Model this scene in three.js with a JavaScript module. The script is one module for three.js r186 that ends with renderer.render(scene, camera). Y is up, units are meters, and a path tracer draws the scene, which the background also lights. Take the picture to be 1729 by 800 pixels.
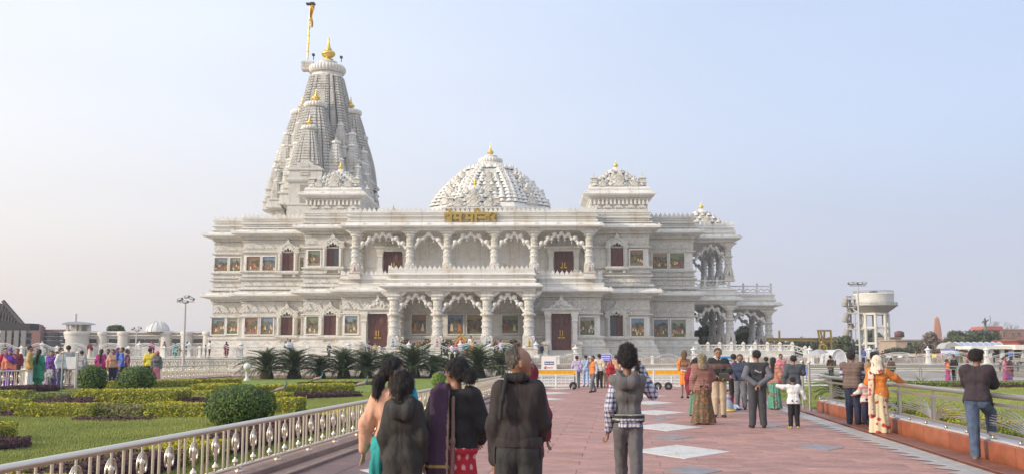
import * as THREE from 'three';
import { ImprovedNoise } from 'three/addons/math/ImprovedNoise.js';

// ---------------------------------------------------------------- camera, sky, sun, exposure
const FPX = 1700, CX = 864.5, CY = 400, EYE = 1.65;                 // focal length and centre of the photograph in its pixels
const YAW = Math.atan(181 / FPX), PITCH = Math.atan(198 / FPX);
const scene = new THREE.Scene();
const camera = new THREE.PerspectiveCamera(2 * Math.atan(400 / FPX) * 180 / Math.PI, 1729 / 800, 0.1, 6000);
camera.rotation.order = 'YXZ';
camera.rotation.set(PITCH, YAW, 0);
camera.position.set(0, EYE, 0);
const renderer = new THREE.WebGLRenderer({ antialias: true });
renderer.setSize(1729, 800);
renderer.toneMapping = THREE.LinearToneMapping;
renderer.toneMappingExposure = 1.12;
renderer.shadowMap.enabled = true;
const SUN = new THREE.Vector3(-0.80, 0.36, 0.42).normalize();
const sun = new THREE.DirectionalLight(new THREE.Color(1, 0.89, 0.73), 3.1);
sun.position.copy(SUN).multiplyScalar(200).add(new THREE.Vector3(0, 0, -70));
sun.target.position.set(0, 0, -70); scene.add(sun.target);
sun.castShadow = true; sun.shadow.radius = 6;
Object.assign(sun.shadow.camera, { left: -140, right: 140, top: 140, bottom: -140, near: 1, far: 500 });
sun.shadow.mapSize.set(4096, 4096);
scene.add(sun);
{ const hz = new ImprovedNoise();   // the sky: pale evening blue, warm and bright low in the west (left), lilac low in the east
  const W = 512, H = 256, d = new Float32Array(W * H * 4);
  const mix = (a, b, t) => a.map((v, i) => v + (b[i] - v) * t), sm = (a, b, x) => { x = Math.min(1, Math.max(0, (x - a) / (b - a))); return x * x * (3 - 2 * x); };
  for (let j = 0; j < H; j++) for (let i = 0; i < W; i++) {
    const el = ((j + 0.5) / H - 0.5) * Math.PI, az = ((i + 0.5) / W - 0.5) * 2 * Math.PI;
    const x = Math.cos(el) * Math.cos(az), y = Math.sin(el), z = Math.cos(el) * Math.sin(az);
    const west = -x * 0.92 + z * 0.38, w = sm(-0.78, 0.30, west), glow = Math.exp(-Math.acos(Math.min(1, x * SUN.x + y * SUN.y + z * SUN.z)) / 0.62);
    const e = Math.max(0, y);
    const low = mix([0.455, 0.48, 0.575], [0.63, 0.565, 0.515], w), mid = mix([0.46, 0.57, 0.77], [0.665, 0.705, 0.765], w), high = mix([0.39, 0.525, 0.79], [0.55, 0.65, 0.82], w);
    let c = mix(low, mid, sm(0.0, 0.24, e));
    c = mix(c, high, sm(0.16, 0.5, e)); c = [c[0] + 1.5 * glow, c[1] + 1.3 * glow, c[2] + 1.05 * glow].map((v) => v * 1.07);
    const hv = 1 + 0.035 * hz.noise(x * 2.2, y * 11, z * 2.2) + 0.02 * hz.noise(x * 6, y * 24 + 5, z * 6); c = c.map((v) => v * hv); const k = (j * W + i) * 4;
    d[k] = c[0]; d[k + 1] = c[1]; d[k + 2] = c[2]; d[k + 3] = 1;
  }
  const t = new THREE.DataTexture(d, W, H, THREE.RGBAFormat, THREE.FloatType);
  t.mapping = THREE.EquirectangularReflectionMapping; t.magFilter = t.minFilter = THREE.LinearFilter; t.wrapS = THREE.RepeatWrapping; t.needsUpdate = true;
  scene.background = t; scene.environment = t;
}
scene.fog = new THREE.FogExp2(new THREE.Color(0.74, 0.74, 0.80), 0.00042);

// ---------------------------------------------------------------- placing by the photograph's pixels
function ray(px, py, turn) {                                        // direction through a pixel, in a frame turned from the camera's heading
  const x = (px - CX) / FPX, y0 = (CY - py) / FPX, y = y0 * Math.cos(PITCH) + Math.sin(PITCH), z = y0 * Math.sin(PITCH) - Math.cos(PITCH);
  return [x * Math.cos(turn) + z * Math.sin(turn), y, -x * Math.sin(turn) + z * Math.cos(turn)];
}
function at(px, py, D) { const r = ray(px, py, YAW), s = -D / r[2]; return [r[0] * s, EYE + r[1] * s, -D]; }       // world: the walk runs along -z
const TR = Math.PI / 180 * 1.0;                                     // the temple stands almost square to the lens
function tat(px, py, D) { const r = ray(px, py, TR), s = -D / r[2]; return [r[0] * s, EYE + r[1] * s, -D]; }       // temple frame
const tx = (px, D) => tat(px, 598, D)[0], ty = (py, D) => tat(894, py, D)[1];
function gnd(px, py, h = 0) { const r = ray(px, py, YAW), s = (h - EYE) / r[1]; return [r[0] * s, h, r[2] * s]; }
const TYAW = YAW - TR;                                              // turn of the temple frame in the world
const toWorld = ([x, y, z]) => [x * Math.cos(TYAW) + z * Math.sin(TYAW), y, -x * Math.sin(TYAW) + z * Math.cos(TYAW)];

// ---------------------------------------------------------------- helpers
function rng(s) { return () => { s |= 0; s = s + 0x6D2B79F5 | 0; let t = Math.imul(s ^ s >>> 15, 1 | s); t = t + Math.imul(t ^ t >>> 7, 61 | t) ^ t; return ((t ^ t >>> 14) >>> 0) / 4294967296; }; }
const used = {};
function numbered(n) { if (!(n in used)) { used[n] = 0; return n; } return n + '_' + String(++used[n]).padStart(3, '0'); }
function thing(name, label, category, pos = [0, 0, 0], turn = 0, group) {
  const o = new THREE.Group(); o.name = numbered(name); o.position.set(...pos); o.rotation.y = turn; scene.add(o);
  o.userData = { label, category }; if (group) o.userData.group = group;
  return o;
}
function tag(o, label, category, group) { o.userData = { ...o.userData, label, category }; if (group) o.userData.group = group; return o; }
function mesh(name, geo, mat, parent, pos, rotY) {
  const m = new THREE.Mesh(geo, mat); m.name = parent === scene ? numbered(name) : name; m.castShadow = m.receiveShadow = true;
  if (pos) m.position.set(...pos); if (rotY) m.rotation.y = rotY;
  parent.add(m); return m;
}
const V = (x, y, z) => new THREE.Vector3(x, y, z);
class MB {                                                          // collects shapes and merges them into one mesh
  constructor() { this.p = []; this.n = []; this.c = []; this.uvs = []; this.useUv = false; this.col = null; }
  add(g, m) {
    if (m) g = g.clone().applyMatrix4(m);
    if (g.index) g = g.toNonIndexed();
    const P = g.attributes.position.array, N = g.attributes.normal.array, U = g.attributes.uv && g.attributes.uv.array;
    for (let i = 0; i < P.length; i++) { this.p.push(P[i]); this.n.push(N[i]); }
    for (let i = 0; i < P.length / 3; i++) { if (this.col) this.c.push(...this.col); this.uvs.push(U ? U[2 * i] : 0, U ? U[2 * i + 1] : 0); }
    return this;
  }
  tri(a, b, c) {
    const u = [b[0] - a[0], b[1] - a[1], b[2] - a[2]], v = [c[0] - a[0], c[1] - a[1], c[2] - a[2]];
    let n = [u[1] * v[2] - u[2] * v[1], u[2] * v[0] - u[0] * v[2], u[0] * v[1] - u[1] * v[0]]; const l = Math.hypot(...n); if (l < 1e-12) return this; n = n.map((q) => q / l);
    for (const q of [a, b, c]) { this.p.push(...q); this.n.push(...n); if (this.col) this.c.push(...this.col); this.uvs.push(0, 0); }
    return this;
  }
  quad(a, b, c, d) { this.tri(a, b, c); this.tri(a, c, d); return this; }
  box(cx, cy, cz, w, h, d, ry = 0, rz = 0, rx = 0) {
    const g = new THREE.BoxGeometry(w, h, d);
    const m = new THREE.Matrix4().compose(V(cx, cy, cz), new THREE.Quaternion().setFromEuler(new THREE.Euler(rx, ry, rz, 'YXZ')), V(1, 1, 1));
    return this.add(g, m);
  }
  chamfer(cx, cy, cz, w, h, d, b) {                                 // box with its upper edges cut back
    const x = w / 2, z = d / 2, y0 = cy - h / 2, y1 = cy + h / 2 - b, y2 = cy + h / 2;
    const r = (k, y) => [[cx - k[0], y, cz + k[1]], [cx + k[0], y, cz + k[1]], [cx + k[0], y, cz - k[1]], [cx - k[0], y, cz - k[1]]];
    const A = r([x, z], y0), B = r([x, z], y1), C = r([x - b, z - b], y2);
    for (let i = 0; i < 4; i++) { const j = (i + 1) % 4; this.quad(A[i], A[j], B[j], B[i]); this.quad(B[i], B[j], C[j], C[i]); }
    this.quad(...C); return this;
  }
  rod(a, b, r0, r1 = r0, seg = 8) {
    const A = V(...a), B = V(...b), L = A.distanceTo(B); if (L < 1e-6) return this;
    const g = new THREE.CylinderGeometry(r1, r0, L, seg, 1);
    const m = new THREE.Matrix4().compose(A.clone().add(B).multiplyScalar(0.5), new THREE.Quaternion().setFromUnitVectors(V(0, 1, 0), B.clone().sub(A).normalize()), V(1, 1, 1));
    return this.add(g, m);
  }
  lathe(pts, seg, x = 0, y = 0, z = 0, s = 1) {
    const g = new THREE.LatheGeometry(pts.map((q) => new THREE.Vector2(q[0], q[1])), seg);
    return this.add(g, new THREE.Matrix4().compose(V(x, y, z), new THREE.Quaternion(), V(s, s, s)));
  }
  ball(x, y, z, rx, ry = rx, rz = rx, a = 10, b = 8) {
    return this.add(new THREE.SphereGeometry(1, a, b), new THREE.Matrix4().compose(V(x, y, z), new THREE.Quaternion(), V(rx, ry, rz)));
  }
  tube(pts, r, seg = 6, n = 0, closed = false) {
    const c = new THREE.CatmullRomCurve3(pts.map((q) => V(...q)), closed);
    return this.add(new THREE.TubeGeometry(c, n || pts.length * 3, r, seg, closed));
  }
  prism(poly, z0, z1, m) {                                          // outline in x, y pushed from z0 to z1
    const s = new THREE.Shape(poly.map((q) => new THREE.Vector2(q[0], q[1])));
    const g = new THREE.ExtrudeGeometry(s, { depth: z1 - z0, bevelEnabled: false });
    const t = new THREE.Matrix4().makeTranslation(0, 0, z0); if (m) t.premultiply(m);
    return this.add(g, t);
  }
  rects(x0, x1, zf, zb, prof, cap = true) {                         // a moulded block: rectangles swelling by prof = [[out, y], ...] from the bottom up
    const R = ([o, y]) => [[x0 - o, y, zf + o], [x1 + o, y, zf + o], [x1 + o, y, zb - o], [x0 - o, y, zb - o]];
    for (let k = 0; k + 1 < prof.length; k++) {
      const A = R(prof[k]), B = R(prof[k + 1]);
      for (let i = 0; i < 4; i++) { const j = (i + 1) % 4; this.quad(A[i], A[j], B[j], B[i]); }
    }
    if (cap) { const T = R(prof[prof.length - 1]), B = R(prof[0]); this.quad(T[0], T[1], T[2], T[3]); this.quad(B[3], B[2], B[1], B[0]); }
    return this;
  }
  stack(poly, prof) {                                               // closed outline in x, z scaled by prof = [[scale, y], ...]
    for (let k = 0; k + 1 < prof.length; k++) {
      const [s0, y0] = prof[k], [s1, y1] = prof[k + 1], n = poly.length;
      for (let i = 0; i < n; i++) {
        const a = poly[i], b = poly[(i + 1) % n];
        this.quad([a[0] * s0, y0, a[1] * s0], [b[0] * s0, y0, b[1] * s0], [b[0] * s1, y1, b[1] * s1], [a[0] * s1, y1, a[1] * s1]);
      }
    }
    return this;
  }
  geo(o = [0, 0, 0], tile = 1) {
    const g = new THREE.BufferGeometry(), n = this.p.length / 3, P = new Float32Array(this.p), N = new Float32Array(this.n), U = new Float32Array(n * 2);
    for (let i = 0; i < n; i++) {
      P[3 * i] -= o[0]; P[3 * i + 1] -= o[1]; P[3 * i + 2] -= o[2];
      if (this.useUv) { U[2 * i] = this.uvs[2 * i]; U[2 * i + 1] = this.uvs[2 * i + 1]; continue; }
      const t = 3 * (i - i % 3), x = Math.abs(N[t]), y = Math.abs(N[t + 1]), z = Math.abs(N[t + 2]);
      let u, v;
      if (y >= x && y >= z) { u = P[3 * i]; v = P[3 * i + 2]; } else if (x >= z) { u = P[3 * i + 2]; v = P[3 * i + 1]; } else { u = P[3 * i]; v = P[3 * i + 1]; }
      U[2 * i] = u * tile; U[2 * i + 1] = v * tile;
    }
    g.setAttribute('position', new THREE.BufferAttribute(P, 3)); g.setAttribute('normal', new THREE.BufferAttribute(N, 3)); g.setAttribute('uv', new THREE.BufferAttribute(U, 2));
    if (this.c.length) g.setAttribute('color', new THREE.BufferAttribute(new Float32Array(this.c), 3));
    return g;
  }
  build(name, mat, parent, o, tile) { return mesh(name, this.geo(o, tile), mat, parent); }
}
// ---------------------------------------------------------------- procedural textures
const noise3 = new ImprovedNoise();
function fbmTile(size, period, oct, seed) {                         // tileable value noise, 0..1
  const R = rng(seed), out = new Float32Array(size * size); let amp = 1, tot = 0;
  for (let o = 0; o < oct; o++) {
    const p = period << o, g = new Float32Array(p * p).map(() => R());
    for (let j = 0; j < size; j++) {
      const fy = j / size * p, y0 = fy | 0, ty_ = fy - y0, sy = ty_ * ty_ * (3 - 2 * ty_), r0 = (y0 % p) * p, r1 = ((y0 + 1) % p) * p;
      for (let i = 0; i < size; i++) {
        const fx = i / size * p, x0 = fx | 0, t = fx - x0, s = t * t * (3 - 2 * t), a = x0 % p, b = (x0 + 1) % p;
        const u = g[r0 + a] + (g[r0 + b] - g[r0 + a]) * s, v = g[r1 + a] + (g[r1 + b] - g[r1 + a]) * s;
        out[j * size + i] += (u + (v - u) * sy) * amp;
      }
    }
    tot += amp; amp *= 0.55; if ((p << 1) > size) break;
  }
  for (let i = 0; i < out.length; i++) out[i] /= tot;
  return out;
}
function texture(size, fn, srgb = true) {                           // fn(i, j) -> [r, g, b] 0..255
  const d = new Uint8Array(size * size * 4);
  for (let j = 0; j < size; j++) for (let i = 0; i < size; i++) { const c = fn(i, j), k = (j * size + i) * 4; d[k] = c[0]; d[k + 1] = c[1]; d[k + 2] = c[2]; d[k + 3] = 255; }
  const t = new THREE.DataTexture(d, size, size); t.wrapS = t.wrapT = THREE.RepeatWrapping; t.magFilter = t.minFilter = THREE.LinearFilter;
  if (srgb) t.colorSpace = THREE.SRGBColorSpace; t.needsUpdate = true; return t;
}
const cl = (x) => Math.max(0, Math.min(255, x));
function rep(t, sx, sy = sx) { const c = t.clone(); c.repeat.set(sx, sy); c.needsUpdate = true; return c; }
const N1 = fbmTile(512, 4, 6, 11), N2 = fbmTile(512, 8, 6, 23), N3 = fbmTile(512, 64, 3, 37);
const grey = (a, k) => texture(512, (i, j) => { const v = cl(a[j * 512 + i] * k + 128 * (1 - k / 255)); return [v, v, v]; }, false);
const bumpFine = grey(N3, 255), bumpMid = grey(N2, 255), bumpSoft = grey(N1, 255);
const toneTex = texture(512, (i, j) => { const a = N1[j * 512 + i] - 0.5, b = N3[j * 512 + i] - 0.5, v = 228 + a * 60 + b * 30; return [cl(v), cl(v), cl(v)]; });
function M(r, g, b, rough = 0.8, o = {}) { const m = new THREE.MeshStandardMaterial({ roughness: rough, ...o }); m.color.setRGB(r, g, b); return m; }
function hexM(h, rough = 0.8, o = {}) { return new THREE.MeshStandardMaterial({ color: h, roughness: rough, ...o }); }
const marbleTex = texture(512, (i, j) => {
  const a = N1[j * 512 + i], b = N2[((j * 3) % 512) * 512 + (i % 512)], f = N3[j * 512 + i] - 0.5;
  const st = Math.max(0, a - 0.52) * 2.6 + Math.max(0, b - 0.62) * 0.9, v = 246 + (b - 0.5) * 30 + f * 16;
  const sk = Math.max(0, N2[((j >> 3) % 512) * 512 + ((i * 2) % 512)] - 0.57) * 3.2; return [cl(v - st * 34 - sk * 30), cl(v - st * 46 - sk * 33), cl(v - st * 66 - sk * 38)];
});
const marbleMap = rep(marbleTex, 0.16), marbleMap2 = rep(marbleTex, 0.33);
const carveTex = texture(512, (i, j) => {                           // fine carved relief: rows of small lobes with noise
  const u = i / 512 * 16 * Math.PI, v = j / 512 * 16 * Math.PI, q = 128 + 52 * Math.sin(u) * Math.sin(v) + 40 * Math.sin(2 * u + Math.sin(v)) * Math.cos(2 * v) + (N3[j * 512 + i] - 0.5) * 150;
  return [cl(q), cl(q), cl(q)];
}, false);
const MAR = {
  plain: M(0.76, 0.735, 0.685, 0.55, { map: marbleMap, bumpMap: rep(bumpMid, 0.8), bumpScale: 0.012 }),
  carved: M(0.735, 0.71, 0.655, 0.6, { map: marbleMap2, bumpMap: rep(carveTex, 0.35), bumpScale: 0.11 }),
  spire: M(0.75, 0.725, 0.675, 0.65, { map: marbleMap2, bumpMap: rep(carveTex, 0.45), bumpScale: 0.14 }),
  base: M(0.68, 0.645, 0.585, 0.6, { map: marbleMap2, bumpMap: rep(bumpMid, 0.5), bumpScale: 0.02 }),
  panel: M(0.77, 0.745, 0.70, 0.5, { map: marbleMap }),
};
const gold = M(0.83, 0.56, 0.13, 0.28, { metalness: 0.85, bumpMap: rep(bumpFine, 2), bumpScale: 0.01 });
const goldPaint = M(0.42, 0.29, 0.065, 0.5, { metalness: 0.4 });
const steelDull = M(0.46, 0.43, 0.39, 0.36, { metalness: 0.8 });
const steel = M(0.78, 0.69, 0.555, 0.34, { metalness: 0.9, bumpMap: rep(bumpFine, 3), bumpScale: 0.001 });
const steelDark = M(0.30, 0.29, 0.28, 0.35, { metalness: 0.8 });
const darkM = M(0.03, 0.03, 0.035, 0.6), blackRubber = M(0.02, 0.02, 0.02, 0.8);
const whitePaint = M(0.78, 0.77, 0.74, 0.55, { map: rep(toneTex, 0.5) });
function canvasTex(w, h, draw) {
  const c = document.createElement('canvas'); c.width = w; c.height = h; draw(c.getContext('2d'), w, h);
  const t = new THREE.CanvasTexture(c); t.colorSpace = THREE.SRGBColorSpace; return t;
}
// ---------------------------------------------------------------- ground, walk, lawns
const XL = -4.95, XR = 5.8;                                         // lines of the two railings
function structure(o) { o.userData = { ...o.userData, kind: 'structure' }; return o; }
{
  const dirtTex = texture(512, (i, j) => { const a = N1[j * 512 + i] - 0.5, b = N3[j * 512 + i] - 0.5; return [cl(172 + a * 70 + b * 40), cl(158 + a * 66 + b * 38), cl(136 + a * 60 + b * 34)]; });
  const g = new THREE.PlaneGeometry(5000, 5000); g.rotateX(-Math.PI / 2);
  structure(mesh('ground', g, M(0.62, 0.6, 0.56, 0.95, { map: rep(dirtTex, 500), bumpMap: rep(bumpMid, 600), bumpScale: 0.02 }), scene, [0, -0.06, -500]));
}
const stoneTex = texture(512, (i, j) => {
  const a = N1[j * 512 + i] - 0.5, b = N2[j * 512 + i] - 0.5, f = N3[j * 512 + i] - 0.5, s = N2[((j * 7) % 512) * 512 + i] - 0.5;
  const v = 214 + a * 86 + b * 50 + f * 40 + s * 30; return [cl(v), cl(v - b * 12), cl(v + a * 14)];
});
const walk = structure((() => { const o = new THREE.Group(); o.name = numbered('paved_walk'); scene.add(o); return o; })());
{ // red sandstone slabs, one by one where they can be told apart
  const tones = [[0.53, 0.272, 0.215], [0.505, 0.258, 0.205], [0.56, 0.292, 0.23], [0.475, 0.245, 0.197], [0.535, 0.28, 0.225], [0.515, 0.276, 0.228]];
  const mats = tones.map((c, i) => M(...c, 0.62 + 0.05 * (i % 3), { map: rep(stoneTex, 0.3 + 0.06 * i), bumpMap: rep(bumpMid, 0.9), bumpScale: 0.006, roughnessMap: null }));
  const w = 1.22, d = 0.62, gap = 0.005, R = rng(5), rest = mats.map(() => new MB());
  const sg = new MB().chamfer(0, -0.02, 0, w - gap, 0.04, d - gap, 0.004);
  const variants = [0, 1, 2].map((k) => { const m = new MB(); m.chamfer(0, -0.02, 0, w - gap, 0.04, d - gap, 0.004); const g = m.geo(); const u = g.attributes.uv; for (let i = 0; i < u.count; i++) u.setXY(i, u.getX(i) + k * 3.7, u.getY(i) + k * 1.9); return g; });
  let n = 0;
  const x0 = -3.68, x1 = 5.1;
  for (let r = 0; r < 90; r++) {
    const z = -5.2 - r * d;
    for (let c = -1; c < 8; c++) {
      let a = x0 + c * w + (r % 2 ? w / 2 : 0), b = a + w; a = Math.max(a, x0); b = Math.min(b, x1); if (b - a < 0.06) continue;
      const mi = Math.floor(R() * mats.length), dy = (R() - 0.5) * 0.003;
      if (r >= 6 && n < 280) { n++; const s = mesh('paving_slab', variants[n % 3], mats[mi], walk, [(a + b) / 2, dy, z]); s.scale.x = (b - a - gap) / (w - gap); }
      else rest[mi].chamfer((a + b) / 2, -0.02 + dy, z, b - a - gap, 0.04, d - gap, 0.003);
    }
  }
  rest.forEach((m, i) => { const o = m.build('paving_slabs', mats[i], walk); o.userData.kind = 'stuff'; });
  new MB().box(0.7, -0.035, -25, 12.4, 0.02, 80).build('mortar_bed', M(0.25, 0.15, 0.125, 0.95), walk);
  // darker border slabs on the left, under the railing kerb
  const dk = [M(0.22, 0.105, 0.09, 0.5, { map: rep(stoneTex, 0.5) }), M(0.25, 0.12, 0.10, 0.5, { map: rep(stoneTex, 0.4) }), M(0.20, 0.095, 0.085, 0.5, { map: rep(stoneTex, 0.6) })];
  const bg = new MB().chamfer(0, -0.02, 0, 0.53, 0.04, 1.19, 0.004).geo();
  for (let k = 0; k < 38; k++) for (let c = 0; c < 2; c++) mesh('border_slab', bg, dk[Math.floor(R() * 3)], walk, [-4.22 + c * 0.54, 0.002, -6 - k * 1.2 - c * 0.6]);
  // white marble diamonds and small grey ones let into the walk
  const white = M(0.66, 0.63, 0.585, 0.4, { map: rep(marbleTex, 0.7) }), greyS = M(0.33, 0.285, 0.275, 0.45, { map: rep(stoneTex, 1.2) });
  const dia = (rx, rz) => { const m = new MB(), p = [[-rx, 0.004, 0], [0, 0.004, rz], [rx, 0.004, 0], [0, 0.004, -rz]], q = p.map((v) => [v[0] * 1.006, -0.01, v[2] * 1.006]); m.quad(p[0], p[1], p[2], p[3]); for (let i = 0; i < 4; i++) m.quad(q[i], q[(i + 1) % 4], p[(i + 1) % 4], p[i]); return m.geo(); };
  const D1 = dia(0.83, 1.25), D2 = dia(0.42, 0.62);
  for (let k = 0; k < 7; k++) {
    const z = -11.9 - k * 5.85;
    mesh('marble_diamond', D1, white, walk, [1.02, 0.003, z]); mesh('marble_diamond', D1, white, walk, [-2.9, 0.003, z - 2.5]);
    mesh('grey_diamond', D2, greyS, walk, [1.02, 0.003, z - 2.95]); mesh('grey_diamond', D2, greyS, walk, [3.55, 0.003, z - 1.0]);
  }
  // saw-toothed pale border on the right
  const tg = new MB(), tri = [[0, 0.004, 0.31], [0.34, 0.004, 0.31], [0.34, 0.004, -0.31], [0, 0.004, -0.31], [-0.3, 0.004, 0]];
  tg.quad(tri[0], tri[1], tri[2], tri[3]); tg.tri(tri[0], tri[3], tri[4]);
  const pale = M(0.56, 0.50, 0.46, 0.5, { map: rep(stoneTex, 0.9) }), TG = tg.geo();
  for (let k = 0; k < 66; k++) mesh('border_tooth', TG, pale, walk, [4.82, 0.004, -6 - k * 0.635]);
  const sk = new MB().chamfer(0, -0.02, 0, 0.42, 0.07, 1.19, 0.01).geo(), skm = [M(0.27, 0.09, 0.045, 0.4, { map: rep(stoneTex, 0.5) }), M(0.24, 0.08, 0.042, 0.42, { map: rep(stoneTex, 0.7) })];
  for (let k = 0; k < 22; k++) mesh('kerb_slab', sk, skm[k % 2], walk, [5.44, 0.02, -6.5 - k * 1.2]);
}
// other paving: court before the platform, the walks left and right of the lawns
const beige = M(0.50, 0.43, 0.36, 0.7, { map: rep(stoneTex, 0.4), bumpMap: rep(bumpMid, 1), bumpScale: 0.006 });
const pinkPave = M(0.43, 0.29, 0.26, 0.6, { map: rep(stoneTex, 0.3) });
{
  const c = new MB(); c.box(6, -0.05, -78, 46, 0.08, 56.0); structure(c.build('forecourt', beige, scene));
  const l = new MB(); l.box(-31.4, -0.048, -52, 8.2, 0.09, 66); structure(l.build('left_walk', pinkPave, scene));
  const r = new MB(); r.box(55, -0.046, -63.4, 52, 0.09, 5.6); structure(r.build('right_walk', pinkPave, scene));
}
const grassTex = texture(512, (i, j) => {
  const a = N1[j * 512 + i] - 0.5, b = N2[j * 512 + i] - 0.5, f = N3[j * 512 + i] - 0.5, v = 1 + a * 0.5 + f * 0.55;
  return [cl(124 * v + b * 44), cl(142 * v + b * 14), cl(58 * v)];
});
const grassM = M(0.86, 0.84, 0.66, 0.95, { map: rep(grassTex, 0.28), bumpMap: rep(bumpFine, 0.9), bumpScale: 0.03 });
{
  const l = new MB(); l.box((-26.9 + XL - 0.2) / 2, -0.005, -39, 21.6, 0.05, 64); structure(l.build('left_lawn', grassM, scene));
  const r = new MB(); r.box(26, -0.005, -34, 40, 0.05, 52); structure(r.build('right_lawn', grassM, scene));
  // blades, thick enough to roughen the near part of the lawns
  const blade = new MB(); const R = rng(71);
  for (let k = 0; k < 5; k++) { const a = R() * 6.28, x = (R() - 0.5) * 0.08, z = (R() - 0.5) * 0.08, w = 0.006, h = 0.028 + R() * 0.03, dx = Math.cos(a), dz = Math.sin(a); blade.tri([x - w * dz, 0, z + w * dx], [x + w * dz, 0, z - w * dx], [x + dx * 0.02, h, z + dz * 0.02]); }
  const bg = blade.geo(), bm = M(1, 1, 1, 0.9, { side: THREE.DoubleSide });
  const grow = (name, n, fx, label) => {
    const im = new THREE.InstancedMesh(bg, bm, n); im.name = numbered(name); im.castShadow = true; im.receiveShadow = true;
    const m = new THREE.Matrix4(), q = new THREE.Quaternion(), c = new THREE.Color();
    for (let i = 0; i < n; i++) {
      const [x, z] = fx(R()); q.setFromAxisAngle(V(0, 1, 0), R() * 6.28); const s = 0.8 + R() * 0.6; m.compose(V(x, 0.018, z), q, V(s, s, s)); im.setMatrixAt(i, m);
      const p = noise3.noise(x * 0.35, z * 0.35, 2) * 0.25, v = 0.8 + R() * 0.35 + p; c.setRGB((0.29 + p * 0.12) * v, 0.315 * v, 0.085 * v); im.setColorAt(i, c);
    }
    scene.add(im); im.userData.kind = 'stuff'; tag(im, label, 'grass');
  };
  grow('lawn_grass', 130000, (t) => { const z = -8 - 34 * Math.pow(R(), 1.4); return [XL - 0.3 - R() * Math.min(21, 1.0 + (-z) * 0.62), z]; }, 'short mown yellow-green grass of the garden left of the walk');
  grow('lawn_grass', 60000, () => { const z = -13 - 40 * Math.pow(R(), 1.3); return [6.4 + R() * 18, z]; }, 'short mown green grass of the garden right of the walk');
}
// ---------------------------------------------------------------- the temple: storeys
const PLAT = 1.3;
const TB = [tx(790, 120), PLAT, -120];                              // base of the temple in its own frame
function afar(o, k = 1.18) { o.position.set(o.position.x * k, EYE + (o.position.y - EYE) * k, o.position.z * k); o.scale.multiplyScalar(k); return o; }   // true size: the temple stands farther off than its drawing plane
const temple = thing('temple', 'white carved marble temple with tall curved tower, stepped dome and two storeys of reliefs', 'temple', toWorld(TB), TYAW); afar(temple);
const tb = (name, m, mat, parent = temple) => m.build(name, mat, parent, TB);
const put = (name, geo, mat, p, parent = temple, ry = 0) => mesh(name, geo, mat, parent, [p[0] - TB[0], p[1] - TB[1], p[2] - TB[2]], ry);
const P_PLINTH = [[0.95, 1.25], [0.95, 1.75], [0.8, 1.85], [0.8, 2.2], [0.62, 2.3], [0.68, 2.42], [0.68, 2.5], [0.5, 2.6], [0.32, 3.1], [0.4, 3.25], [0.44, 3.36], [0.4, 3.5], [0.05, 3.54]];
const P_WALL1 = [[0, 3.54], [0, 5.6]];
const P_BAND1 = [[0, 5.6], [0.26, 5.64], [0.32, 5.72], [0.26, 5.8], [0.03, 5.84], [0.03, 6.08], [0.08, 6.1], [0.08, 7.15], [0.2, 7.2], [0.2, 7.28], [0.04, 7.3], [0.04, 7.36], [0.22, 7.4], [0.26, 7.5], [0.3, 7.66]];
const P_EAVE1 = [[0.3, 7.66], [1.05, 7.84], [1.2, 7.92], [1.2, 8.1], [0.72, 8.36], [0.38, 8.44]];
const P_BASE2 = [[0.38, 8.44], [0.2, 8.48], [0.2, 8.56], [0.46, 8.6], [0.5, 8.7], [0.44, 8.82], [0.14, 8.88], [0.1, 9.0], [0.16, 9.04], [0.16, 9.55], [0.34, 9.6], [0.42, 9.68], [0.38, 9.8], [0.1, 9.86], [0.1, 9.94], [0.28, 9.98], [0.3, 10.06], [0.12, 10.12], [0.12, 10.4], [0.3, 10.46], [0.38, 10.56], [0.34, 10.66], [0.04, 10.70], [0.04, 10.73]];
const P_WALL2 = [[0, 10.73], [0, 12.55]];
const P_BAND2 = [[0, 12.55], [0.26, 12.6], [0.32, 12.68], [0.26, 12.76], [0.03, 12.8], [0.03, 12.95], [0.08, 12.98], [0.08, 13.75], [0.2, 13.8], [0.2, 13.88], [0.04, 13.9], [0.04, 14.0], [0.24, 14.06], [0.28, 14.22], [0.3, 14.36]];
const P_EAVE2 = [[0.3, 14.36], [1.02, 14.52], [1.16, 14.6], [1.16, 14.78], [0.7, 15.02], [0.36, 15.1]];
const P_TOP = [[0.36, 15.1], [0.2, 15.13], [0.2, 15.18], [0.44, 15.22], [0.44, 15.32], [0.14, 15.36], [0.14, 15.62], [0.36, 15.66], [0.4, 15.76], [0.14, 15.82], [0.14, 15.94], [0.2, 16.0], [0.2, 16.22], [0.3, 16.26], [0.3, 16.34], [0.1, 16.36]];
const merlonPoly = [[-0.22, 0], [0.22, 0], [0.22, 0.1], [0.15, 0.26], [0.07, 0.33], [0, 0.5], [-0.07, 0.33], [-0.15, 0.26], [-0.22, 0.1]];
function merlons(x0, x1, z, y, zb) {
  const m = new MB(), g = new MB(); g.prism(merlonPoly, -0.06, 0.06); const G = g.geo();
  const n = Math.max(1, Math.round((x1 - x0) / 0.47)), s = (x1 - x0) / n;
  for (let i = 0; i < n; i++) m.add(G, new THREE.Matrix4().makeTranslation(x0 + (i + 0.5) * s, y, z));
  if (zb !== undefined) for (const x of [x0, x1]) for (let q = z - 0.3; q > zb; q -= 0.47) m.add(G, new THREE.Matrix4().makeRotationY(Math.PI / 2).setPosition(x, y, q));
  const o = tb('parapet_merlons', m, MAR.plain); o.userData.kind = 'stuff';
}
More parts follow.
